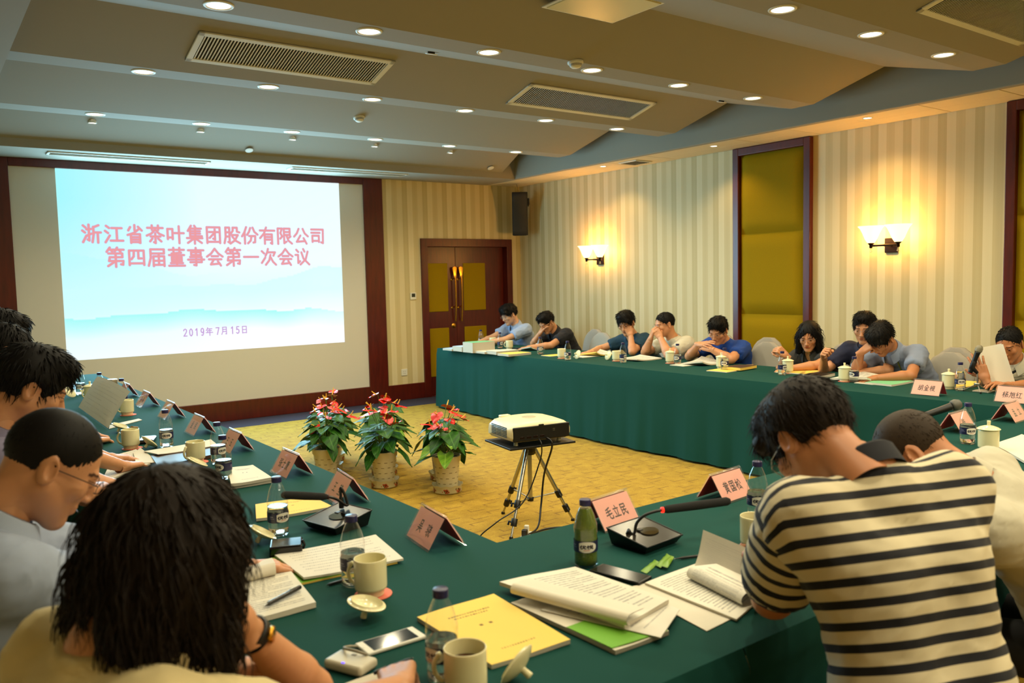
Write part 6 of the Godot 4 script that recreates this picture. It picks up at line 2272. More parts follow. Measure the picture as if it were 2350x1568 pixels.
# hair: a cap over the skull, open at the face and ears
func hair_geo(kind: String) -> Geo:
	if head_store.has("hair_" + kind):
		return head_store["hair_" + kind]
	var long := kind in ["bob", "long"]
	var f := Field.new(Vector3(-0.15, -0.30 if long else -0.13, -0.19), Vector3(0.15, 0.155, 0.15), 0.0048)
	match kind:
		"crew":
			f.egg(Vector3(0, 0.031, -0.016), Vector3(0.0760, 0.0890, 0.0970), 0.01)
			f.egg(Vector3(0, -0.030, 0.088), Vector3(0.080, 0.094, 0.085), 0.008, Basis.IDENTITY, true)
		"short":
			f.egg(Vector3(0, 0.034, -0.016), Vector3(0.082, 0.096, 0.103), 0.01)
			f.egg(Vector3(0, 0.095, 0.030), Vector3(0.060, 0.035, 0.060), 0.03)
			f.egg(Vector3(0, -0.034, 0.090), Vector3(0.076, 0.094, 0.078), 0.008, Basis.IDENTITY, true)
		"thick":
			f.egg(Vector3(0, 0.036, -0.018), Vector3(0.086, 0.100, 0.108), 0.01)
			f.egg(Vector3(0, 0.095, 0.035), Vector3(0.068, 0.038, 0.062), 0.03)
			f.egg(Vector3(0.02, 0.060, 0.075), Vector3(0.055, 0.030, 0.028), 0.02)
			f.egg(Vector3(0, -0.042, 0.095), Vector3(0.074, 0.094, 0.070), 0.008, Basis.IDENTITY, true)
		"bob":
			f.egg(Vector3(0, 0.036, -0.018), Vector3(0.088, 0.098, 0.106), 0.01)
			f.egg(Vector3(0, -0.05, -0.045), Vector3(0.098, 0.115, 0.082), 0.04)
			f.cone(Vector3(0.080, 0.02, 0.01), Vector3(0.088, -0.135, 0.018), 0.026, 0.030, 0.03)
			f.cone(Vector3(-0.080, 0.02, 0.01), Vector3(-0.088, -0.135, 0.018), 0.026, 0.030, 0.03)
			f.egg(Vector3(0.012, -0.060, 0.092), Vector3(0.060, 0.125, 0.080), 0.008, Basis.IDENTITY, true)
		"long":
			f.egg(Vector3(0, 0.036, -0.018), Vector3(0.094, 0.104, 0.112), 0.01)
			f.egg(Vector3(0, -0.03, -0.040), Vector3(0.114, 0.115, 0.092), 0.05)
			f.cone(Vector3(0.085, 0.02, 0.01), Vector3(0.094, -0.125, 0.025), 0.034, 0.036, 0.04)
			f.cone(Vector3(-0.085, 0.02, 0.01), Vector3(-0.094, -0.125, 0.025), 0.034, 0.036, 0.04)
			f.cone(Vector3(0.05, -0.05, -0.08), Vector3(0.062, -0.135, -0.075), 0.045, 0.046, 0.04)
			f.cone(Vector3(-0.05, -0.05, -0.08), Vector3(-0.062, -0.135, -0.075), 0.045, 0.046, 0.04)
			f.egg(Vector3(0.0, -0.070, 0.120), Vector3(0.060, 0.125, 0.080), 0.008, Basis.IDENTITY, true)
	if not long:
		for s in [-1.0, 1.0]:
			f.egg(Vector3(0.088 * s, -0.020, -0.006), Vector3(0.030, 0.044, 0.034), 0.006, Basis.IDENTITY, true)
		f.cut_plane(Vector3(0, -0.070, -0.06), Vector3(0, -1, 0.28).normalized())
	var g := f.mesh()
	var no := FastNoiseLite.new()
	no.seed = 5
	no.frequency = 1.0
	for k in g.v.size():
		var p := g.v[k]
		var a := atan2(p.x, p.z + 0.03)
		g.v[k] = p + g.n[k] * (0.0045 * no.get_noise_3d(a * 9.0, p.y * 22.0, p.z * 22.0) * (0.4 if kind == "crew" else 1.0))
	head_store["hair_" + kind] = g
	return g

# locks laid over the cap, running from the crown
func locks(out: Geo, cap: Geo, n: int, length: float, r: float, lift: float, seed_: int, long := false) -> void:
	var g := RandomNumberGenerator.new()
	g.seed = seed_
	var crown := Vector3(0.01, 0.125, -0.045)
	for k in n:
		var j := g.randi_range(0, cap.v.size() - 1)
		var p := cap.v[j]
		var nn := cap.n[j]
		if nn.y < -0.6:
			continue
		var flow := (p - crown)
		flow -= nn * flow.dot(nn)
		if flow.length() < 0.004:
			flow = nn.cross(Vector3.RIGHT)
		flow = flow.normalized() + Vector3(g.randf_range(-0.3, 0.3), g.randf_range(-0.25, 0.05), g.randf_range(-0.3, 0.3))
		flow = flow.normalized()
		var l := length * g.randf_range(0.6, 1.25)
		var steps := 7 if long else 4
		var pts := []
		var rad := []
		var q := p - nn * 0.003
		var wave := g.randf() * TAU
		for s in steps + 1:
			var u := float(s) / steps
			pts.append(q)
			rad.append(maxf(0.0003, r * (1.0 - u * 0.85)))
			var step: Vector3 = flow * (l / steps) + nn * (lift * (1.3 - u * 1.6) / steps)
			if long:
				step += Vector3(sin(wave + u * 6.0), 0, cos(wave + u * 6.0)) * 0.004
				flow = (flow + Vector3(0, -0.22, 0)).normalized()
			q += step
		out.tube(pts, rad, 3, false)

# ---------------------------------------------------------------- hands
const FINGERS := [[0.030, 0.086, 0.042, 0.025, 0.020, 0.0092], [0.010, 0.090, 0.046, 0.028, 0.021, 0.0094], [-0.010, 0.087, 0.042, 0.026, 0.020, 0.0090], [-0.028, 0.080, 0.033, 0.020, 0.018, 0.0080]]

# right hand: wrist at the origin, fingers along +z, back of the hand up, thumb at +x
func hand_geo(pose: String) -> Geo:
	if head_store.has("hand_" + pose):
		return head_store["hand_" + pose]
	var bends := {"rest": [[14, 26, 16], [16, 28, 18], [20, 30, 20], [24, 32, 22]], "fist": [[62, 82, 46], [68, 86, 50], [70, 88, 52], [72, 86, 52]], "flat": [[4, 10, 6], [4, 10, 6], [6, 12, 8], [8, 14, 8]], "pen": [[38, 42, 18], [46, 50, 28], [58, 66, 40], [64, 70, 44]], "cup": [[34, 46, 28], [38, 48, 30], [42, 50, 32], [46, 52, 34]]}
	var spread: float = {"rest": 0.10, "fist": 0.02, "flat": 0.22, "pen": 0.03, "cup": 0.06}[pose]
	var f := Field.new(Vector3(-0.065, -0.105, -0.035), Vector3(0.105, 0.045, 0.20), 0.0036)
	for k in 4:
		var q: Array = FINGERS[k]
		f.cone(Vector3(q[0] * 0.62, 0, 0.012), Vector3(q[0], 0.001, q[1]), 0.0150, 0.0125, 0.010)
	f.cone(Vector3(0.016, -0.008, 0.022), Vector3(0.030, -0.010, 0.046), 0.016, 0.014, 0.012)
	f.cone(Vector3(0, 0, -0.035), Vector3(0, 0, 0.014), 0.0245, 0.023, 0.014)
	for k in 4:
		var q: Array = FINGERS[k]
		var p := Vector3(q[0], 0.001, q[1])
		var side: float = spread * (1.5 - k) * 0.5
		var ang := 0.0
		for j in 3:
			ang += deg_to_rad(bends[pose][k][j])
			var dir := Vector3(sin(side), -sin(ang), cos(ang) * cos(side)).normalized()
			var to: Vector3 = p + dir * float(q[2 + j])
			f.cone(p, to, float(q[5]) * (1.0 - 0.07 * j), float(q[5]) * (0.93 - 0.07 * j), 0.0035)
			p = to
	var t0 := Vector3(0.026, -0.010, 0.030)
	var dirs: Array = {"rest": [Vector3(0.62, -0.25, 0.74), Vector3(0.40, -0.25, 0.88), Vector3(0.22, -0.25, 0.94)], "flat": [Vector3(0.76, -0.18, 0.62), Vector3(0.60, -0.12, 0.79), Vector3(0.48, -0.12, 0.87)], "fist": [Vector3(0.45, -0.55, 0.70), Vector3(-0.10, -0.62, 0.78), Vector3(-0.55, -0.55, 0.62)], "pen": [Vector3(0.35, -0.62, 0.70), Vector3(0.05, -0.45, 0.90), Vector3(-0.1, -0.40, 0.91)], "cup": [Vector3(0.50, -0.55, 0.66), Vector3(0.20, -0.52, 0.83), Vector3(0.05, -0.50, 0.86)]}[pose]
	var tl := [0.040, 0.030, 0.024]
	for j in 3:
		var to: Vector3 = t0 + dirs[j].normalized() * tl[j]
		f.cone(t0, to, 0.0125 - 0.0015 * j, 0.0115 - 0.0015 * j, 0.006)
		t0 = to
	var g := f.mesh()
	head_store["hand_" + pose] = g
	return g

# ---------------------------------------------------------------- a seated person
func elbow(s: Vector3, w: Vector3, up: float, low: float, pole: Vector3) -> Vector3:
	var d := w - s
	var l := clampf(d.length(), 0.05, (up + low) * 0.995)
	var a := (up * up - low * low + l * l) / (2.0 * l)
	var hh := sqrt(maxf(0.0, up * up - a * a))
	var dn := d.normalized()
	var side := (pole - dn * pole.dot(dn)).normalized()
	return s + dn * a + side * hh

func tinted(base: Color) -> StandardMaterial3D:
	var m := mat(base, 0.48)
	m.vertex_color_use_as_albedo = true
	m.subsurf_scatter_enabled = true
	m.subsurf_scatter_strength = 0.06
	return m

func fabric(c: Color, seed_ := 3) -> StandardMaterial3D:
	var m := grained(c, 0.05, 14.0, 0.85, 0.3, 0.03, Vector3.ONE, seed_)
	m.uv1_world_triplanar = true
	m.rim_enabled = true
	m.rim = 0.15
	return m

# q holds: at (seat on the floor), face (way the body faces), head (place), turn/nod/tip of the head,
# hands {l, r: [wrist, fingers, back, pose, pole]}, cloth, sleeve, hair, size, cell
func person(q: Dictionary) -> Node3D:
	var base: Vector3 = q.at
	var fw: Vector3 = q.face.normalized()
	var lf := Vector3.UP.cross(fw).normalized()
	var t := thing("person", q.label, "person", base)
	var sz: float = q.get("size", 1.0)
	# head
	var hb := Basis(lf, Vector3.UP, fw)
	hb = Basis(Vector3.UP, q.get("turn", 0.0)) * hb
	hb = hb * Basis(Vector3.RIGHT, q.get("nod", 0.3)) * Basis(Vector3.BACK, q.get("tip", 0.0))
	var head: Vector3 = q.head - base
	var hx := Transform3D(hb.scaled(Vector3.ONE * sz), head)
	hx = Transform3D(hb * Basis.from_scale(q.get("shape", Vector3.ONE) * sz), head)
	# spine
	var hip := Vector3(0, 0.50, 0)
	var neck_top := hx * Vector3(0, -0.09, -0.036)
	var spine_dir := (neck_top - hip).normalized()
	var neck: Vector3 = hx * Vector3(0, -0.135, -0.042) - spine_dir * (0.035 - q.get("short_neck", 0.0)) + q.get("neck_off", Vector3.ZERO)
	var chest := hip.lerp(neck, 0.68) - fw * 0.015 + Vector3(0, 0.005, 0)
	var waist := hip.lerp(neck, 0.32) - fw * 0.02
	var tw: float = q.get("twist", 0.0)
	var sl := (Basis(Vector3.UP, tw) * lf)
	var side := (sl - spine_dir * sl.dot(spine_dir)).normalized()
	side = (side + Vector3(0, q.get("shrug", 0.0), 0)).normalized()
	var front := side.cross(spine_dir).normalized()
	var wide: float = q.get("wide", 0.175) * sz
	var sh_mid := neck - spine_dir * 0.055
	var shl := sh_mid + side * wide
	var shr := sh_mid - side * wide
	var fat: float = q.get("fat", 1.0)
	var cell: float = q.get("cell", 0.013)
	var arms := []
	for s in 2:
		var key: String = ["l", "r"][s]
		var sh := shl if s == 0 else shr
		var a: Array = q.hands[key]
		var w: Vector3 = a[0] - base
		var reach := (w - sh).length()
		var up := maxf(0.275 * sz, reach * 0.52)
		var low := maxf(0.245 * sz, reach * 0.49)
		var el := elbow(sh, w, up, low, a[4] if a.size() > 4 else Vector3.DOWN)
		if a.size() > 6:
			el = a[6] - base
		if el.y + base.y < TOP + 0.045 and a.size() > 5 and a[5]:      # the elbow rests on the table
			el.y = TOP + 0.045 - base.y
		arms.append([sh, el, w, a])
	# skin: trunk core, neck, arms
	var lo := hip - Vector3(0.3, 0.1, 0.3)
	var hi := hip + Vector3(0.3, 0.1, 0.3)
	for p in [neck, shl, shr, head, arms[0][1], arms[0][2], arms[1][1], arms[1][2]]:
		lo = lo.min(p - Vector3(0.09, 0.09, 0.09))
		hi = hi.max(p + Vector3(0.09, 0.09, 0.09))
	var f := Field.new(lo, hi, cell * 0.85)
	f.cone(hip, neck, 0.075, 0.06, 0.03)
	f.cone(neck - spine_dir * 0.03, neck_top, 0.055 * sz, 0.051 * sz, 0.03)
	f.cone(shl, shr, 0.038, 0.038, 0.03)
	for a in arms:
		var arm_fat: float = q.get("arm", 1.0) * sz
		f.cone(a[0], a[1], 0.046 * arm_fat, 0.039 * arm_fat, 0.02)
		var fore: Vector3 = a[1].lerp(a[2], 0.25)
		f.cone(a[1], fore, 0.038 * arm_fat, 0.041 * arm_fat, 0.015)
		f.cone(fore, a[2], 0.040 * arm_fat, 0.0255 * arm_fat, 0.012)
	var skin := f.mesh()
	skin.add(head_geo(q.get("woman", false)), hx)
	for s in 2:
		var a: Array = arms[s]
		var fi: Vector3 = a[3][1].normalized()
		var bk: Vector3 = a[3][2]
		bk = (bk - fi * bk.dot(fi)).normalized()
		var xx := bk.cross(fi)
		if s == 0:
			xx = -xx
		skin.add(hand_geo(a[3][3]), Transform3D(Basis(xx, bk, fi) * Basis.from_scale(Vector3.ONE * sz * q.get("hand", 1.0)), a[2]))
	part("body", skin, q.skin, t)
	# shirt
	var sf := Field.new(lo - Vector3(0.05, 0.05, 0.05), hi + Vector3(0.05, 0.05, 0.05), cell)
	sf.cone(hip + side * 0.07 - Vector3(0, 0.03, 0), hip - side * 0.07 - Vector3(0, 0.03, 0), 0.125 * fat, 0.125 * fat, 0.03)
	for s in [-1.0, 1.0]:
		sf.cone(waist + side * 0.06 * s + front * 0.02 * fat, chest + side * 0.075 * s, 0.112 * fat, 0.108, 0.05)
		sf.cone(hip + side * 0.06 * s, waist + side * 0.06 * s + front * 0.015 * fat, 0.125 * fat, 0.115 * fat, 0.05)
	var own_sleeve: bool = q.get("own_sleeve", false)
	var yoke := wide * (0.98 if own_sleeve else 0.84)
	var yoke_r := 0.080 if own_sleeve else 0.073
	sf.cone(chest + side * 0.06, sh_mid + side * yoke - spine_dir * 0.012, 0.10, yoke_r, 0.05)
	sf.cone(chest - side * 0.06, sh_mid - side * yoke - spine_dir * 0.012, 0.10, yoke_r, 0.05)
	sf.cone(shl - side * 0.03, shr + side * 0.03, 0.060, 0.060, 0.04)
	sf.cone(sh_mid, neck - spine_dir * 0.01, 0.088, 0.071, 0.04)
	var sleeve: float = q.get("sleeve", 0.62)
	var sleeves := []
	for a in arms:
		var d: Vector3 = a[1] - a[0]
		var e: Vector3 = a[0] + d * sleeve
		if own_sleeve:
			sleeves.append([a[0], e])
		else:
			sf.cone(a[0], e, 0.072, 0.069 * q.get("loose", 1.0), 0.035, true)
			if q.get("long", false):
				sf.cone(a[1], a[1].lerp(a[2], 0.75), 0.054, 0.042, 0.03, true)
	if q.has("open"):      # a V cut at the throat
		sf.egg(neck + front * 0.075 + spine_dir * 0.005, Vector3(0.030, 0.075, 0.05), 0.006, Basis(side, spine_dir, front), true)
	sf.cut_plane(neck + spine_dir * 0.028, (spine_dir + front * -0.35).normalized())
	var sg := sf.mesh()
	crease(sg, q.get("seed", 1), q.get("rumple", 1.0))
	if q.has("stripe"):
		wrap_uv(sg, hip, neck, q.stripe, front)
	part("shirt", sg, q.cloth, t)
	if own_sleeve:
		for a in sleeves:
			var ef := Field.new(a[0].min(a[1]) - Vector3(0.12, 0.12, 0.12), a[0].max(a[1]) + Vector3(0.12, 0.12, 0.12), cell * 0.85)
			ef.cone(a[0].lerp(a[1], 0.12), a[1], 0.076, 0.074 * q.get("loose", 1.0), 0.01, true)
			var eg := ef.mesh()
			crease(eg, 7, 0.8)
			if q.has("stripe"):
				wrap_uv(eg, a[1], a[1] - ((a[1] - a[0]) - side * (a[1] - a[0]).dot(side)), q.stripe, Vector3.ZERO)
			part("sleeve", eg, q.cloth, t)
			var dd: Vector3 = (a[1] - a[0]).normalized()
			var cuff := Geo.new().tube([a[1] - dd * 0.034, a[1] - dd * 0.012, a[1] + dd * 0.004], [0.071 * q.get("loose", 1.0), 0.0745 * q.get("loose", 1.0), 0.072 * q.get("loose", 1.0)], 24, true)
			part("cuff", cuff, q.trim, t)
	if q.has("trim"):
		collar(t, neck, spine_dir, front, side, q.trim, q.get("collar", 1.0))
	if q.has("watch"):
		var a: Array = arms[q.watch]
		var wp: Vector3 = a[1].lerp(a[2], 0.90)
		var wd: Vector3 = (a[2] - a[1]).normalized()
		var w := part("watch", Geo.new().tube([wp - wd * 0.009, wp - wd * 0.0085, wp + wd * 0.0085, wp + wd * 0.009], [0.028, 0.0325, 0.0325, 0.028], 18, false), M.black, t)
		part("watch_face", Geo.new().tube([wp + cam_r * 0.028, wp + cam_r * 0.036], 0.014, 14), M.brass, w)
	if q.get("lanyard", false):
		var ly := Geo.new()
		for s in [-1.0, 1.0]:
			ly.tube(curve([neck + side * 0.062 * s + spine_dir * 0.012, neck + side * 0.058 * s + front * 0.07 - spine_dir * 0.03, chest + side * 0.045 * s + front * 0.118, waist.lerp(chest, 0.4) + front * 0.145], 5), 0.005, 5)
		part("lanyard", ly, mat(Color(0.40, 0.42, 0.04), 0.6), t)
	# hair
	var cap := hair_geo(q.hair)
	var hg := Geo.new()
	var hang_x := hx
	if q.has("hair_nod"):      # long hair hangs from the crown instead of following the bowed head
		var hb2 := Basis(Vector3.UP, q.get("turn", 0.0)) * Basis(lf, Vector3.UP, fw) * Basis(Vector3.RIGHT, q.hair_nod)
		hang_x = Transform3D(hb2 * Basis.from_scale(Vector3.ONE * sz), head)
	hg.add(cap, hang_x)
	var lk := Geo.new()
	var long_hair: bool = q.hair == "long"
	locks(lk, cap, q.get("locks", 900), q.get("lock_length", 0.034), q.get("lock_size", 0.0026), q.get("lift", 0.012), q.get("seed", 1), long_hair or q.hair == "bob")
	hg.add(lk, hang_x)
	part("hair", hg, q.hair_color, t)
	if q.get("glasses", false):
		var gl := Geo.new()
		for s in [-1.0, 1.0]:
			var ring := []
			for k in 17:
				var a := TAU * k / 16.0
				ring.append(hx * Vector3(0.032 * s + 0.022 * cos(a), 0.001 + 0.015 * sin(a), 0.103 - 0.012 * absf(cos(a) * 0.5 + 0.5 * s * s) * (1.0 if cos(a) * s > 0 else 0.0)))
			gl.tube(ring, 0.0011, 5, false)
			gl.tube([hx * Vector3(0.054 * s, 0.004, 0.093), hx * Vector3(0.072 * s, 0.005, 0.06), hx * Vector3(0.078 * s, 0.002, -0.01), hx * Vector3(0.074 * s, -0.014, -0.026)], 0.0012, 5)
		gl.tube([hx * Vector3(-0.011, 0.003, 0.105), hx * Vector3(0, 0.007, 0.108), hx * Vector3(0.011, 0.003, 0.105)], 0.0012, 5)
		var gp := part("glasses", gl, q.get("frame", M.steel), t)
		var ln := Geo.new()
		for s in [-1.0, 1.0]:
			var cc := []
			var mid := []
			for k in 17:
				var a := TAU * k / 16.0
				cc.append(hx * Vector3(0.032 * s + 0.0212 * cos(a), 0.001 + 0.0142 * sin(a), 0.1005))
				mid.append(hx * Vector3(0.032 * s, 0.001, 0.1025))
			ln.sheet([mid, cc])
		part("lens", ln, M.pet, gp)
	legs(t, hip, fw, lf, q)
	return t

func crease(g: Geo, seed_: int, amount: float) -> void:
	var no := FastNoiseLite.new()
	no.seed = seed_
	no.frequency = 1.0
	no.fractal_octaves = 2
	for k in g.v.size():
		var p := g.v[k]
		var a := no.get_noise_3d(p.x * 5.0, p.y * 11.0, p.z * 5.0)
		var b := 1.0 - absf(no.get_noise_3d(p.x * 7.0 + p.y * 5.0, p.y * 13.0 - p.x * 4.0, p.z * 7.0 + 9.0)) * 2.4
		g.v[k] = p + g.n[k] * amount * (0.006 * a + 0.005 * maxf(0.0, b))
	# normals again, from the moved faces
	var acc := PackedVector3Array()
	acc.resize(g.v.size())
	for k in range(0, g.i.size(), 3):
		var i0 := g.i[k]
		var i1 := g.i[k + 1]
		var i2 := g.i[k + 2]
		var nn := (g.v[i2] - g.v[i0]).cross(g.v[i1] - g.v[i0])
		acc[i0] += nn
		acc[i1] += nn
		acc[i2] += nn
	for k in g.v.size():
		if acc[k].length_squared() > 1e-20:
			var nn := acc[k].normalized()
			g.n[k] = nn if nn.dot(g.n[k]) > 0 else -nn

# v runs along the axis in stripes of the given pitch
func wrap_uv(g: Geo, a: Vector3, b: Vector3, pitch: float, front: Vector3) -> void:
	var d := (b - a).normalized()
	var l := (b - a).length()
	for k in g.v.size():
		var p := g.v[k] - a
		var v := p.dot(d)
		v += 0.9 * maxf(0.0, p.dot(front) + 0.06 * front.length()) * smoothstep(0.74, 0.92, v / l)     # over the shoulders the cloth runs on to the front
		g.t[k] = Vector2(0.5, v / pitch)



func collar(t: Node3D, neck: Vector3, up: Vector3, front: Vector3, side: Vector3, m: Material, size: float) -> void:
	var rows := [[], [], [], []]
	for k in 25:
		var a := lerpf(-2.75, 2.75, k / 24.0)
		# a = 0 is the nape
		var dir := -front * cos(a) + side * sin(a)
		var low := 0.5 - 0.5 * cos(a)
		var c := neck + up * (0.030 - 0.050 * low) + front * 0.010
		var spread_: float = 1.0 + 0.12 * low
		rows[0].append(c + dir * 0.058 * spread_ + up * 0.010 * size)
		rows[1].append(c + dir * 0.063 * spread_ + up * 0.032 * size)
		rows[2].append(c + dir * 0.070 * spread_ + up * 0.028 * size)
		rows[3].append(c + dir * (0.082 + 0.012 * low * size) * spread_ - up * (0.012 + 0.020 * low) * size)
	var g := Geo.new().sheet(rows)
	part("collar", g, m, t)

func legs(t: Node3D, hip: Vector3, fw: Vector3, lf: Vector3, q: Dictionary) -> void:
	var f := Field.new(hip + Vector3(-0.75, -0.52, -0.75), hip + Vector3(0.75, 0.16, 0.75), 0.024)
	var sh := Geo.new()
	for s in [-1.0, 1.0]:
		var h: Vector3 = hip + lf * 0.085 * s - Vector3(0, 0.02, 0)
		var k: Vector3 = hip + lf * 0.12 * s + fw * 0.40 - Vector3(0, 0.02, 0)
		var a: Vector3 = hip + lf * 0.11 * s + fw * 0.38 - Vector3(0, 0.42, 0)
		f.cone(h, k, 0.095, 0.068, 0.04)
		f.cone(k, a, 0.066, 0.045, 0.03)
		sh.tube([a + Vector3(0, -0.04, 0) - fw * 0.05, a + Vector3(0, -0.035, 0), a + Vector3(0, -0.045, 0) + fw * 0.09, a + Vector3(0, -0.055, 0) + fw * 0.16, a + Vector3(0, -0.06, 0) + fw * 0.19], [0.03, 0.038, 0.034, 0.026, 0.012], 10)
	f.cone(hip + lf * 0.09, hip - lf * 0.09, 0.11, 0.11, 0.04)
	part("trousers", f.mesh(), q.get("trousers", M.trousers), t)
	part("shoes", sh, M.black, t)

# ---------------------------------------------------------------- covered chairs
func build_chair_parts(t: Node3D) -> void:
	if not meshes.has("chair_back"):
		var rows := []
		for k in 13:
			var u := k / 12.0
			var y := lerpf(0.38, 0.90, u)
			var half := 0.205 * (1.0 - 0.10 * u) * (sqrt(maxf(0.0, 1.0 - pow(maxf(0.0, (u - 0.62) / 0.40), 2.4))))
			var lean := -0.10 * u
			var row := []
			for s in 20:
				var a := TAU * s / 20
				var cx := signf(cos(a)) * pow(absf(cos(a)), 0.6)
				row.append(Vector3(cx * maxf(half, 0.02), y + 0.004 * sin(s * 2.1), 0.03 * sin(a) + lean - 0.225))
			rows.append(row)
		var top := []
		for s in 20:
			top.append(Vector3(0, 0.905, -0.325))
		rows.append(top)
		meshes.chair_back = Geo.new().sheet(rows, false, true).mesh()
		rows = []
		for q in [[0.46, 0.0], [0.455, 0.17], [0.43, 0.185], [0.25, 0.19], [0.03, 0.198]]:
			var row := []
			for s in 64:
				var a := TAU * s / 64
				var k := pow(pow(absf(cos(a)), 6.0) + pow(absf(sin(a)), 6.0), -1.0 / 6.0)
				var fold: float = 0.014 * sin(a * 13.0) * clampf((0.44 - q[0]) * 3.0, 0, 1)
				row.append(Vector3(cos(a) * k * (q[1] + fold), q[0], sin(a) * k * (q[1] + fold)))
			rows.append(row)
		meshes.chair_skirt = Geo.new().sheet(rows, false, true).mesh()
		meshes.chair_leg = Geo.new().tube([Vector3(0, 0, 0), Vector3(0, 0.43, 0)], 0.012, 6).mesh()
	part("back_cover", meshes.chair_back, M.chair_cloth, t)
	part("seat_cover", meshes.chair_skirt, M.chair_cloth, t)
	for q in [Vector2(-0.16, -0.16), Vector2(0.16, -0.16), Vector2(-0.16, 0.16), Vector2(0.16, 0.16)]:
		part("leg", meshes.chair_leg, M.steel, t).position = Vector3(q.x, 0, q.y)

func chair(at: Vector3, face: Vector3, label: String) -> void:
	var t := thing("covered_chair", label, "chair", Vector3(at.x, 0.0, at.z) - face.normalized() * 0.02, atan2(face.x, face.z), "cloth-covered chairs round the tables")
	build_chair_parts(t)

func seat(q: Dictionary, who: String) -> void:
	chair(q.at, q.face, "grey cloth-covered chair under the " + who)
	q.at = Vector3(q.at.x, 0.0, q.at.z)
	person(q)

# ---------------------------------------------------------------- the people in the room
func skin_mat(r: float, g: float, b: float) -> StandardMaterial3D:
	return tinted(Color(r, g, b))

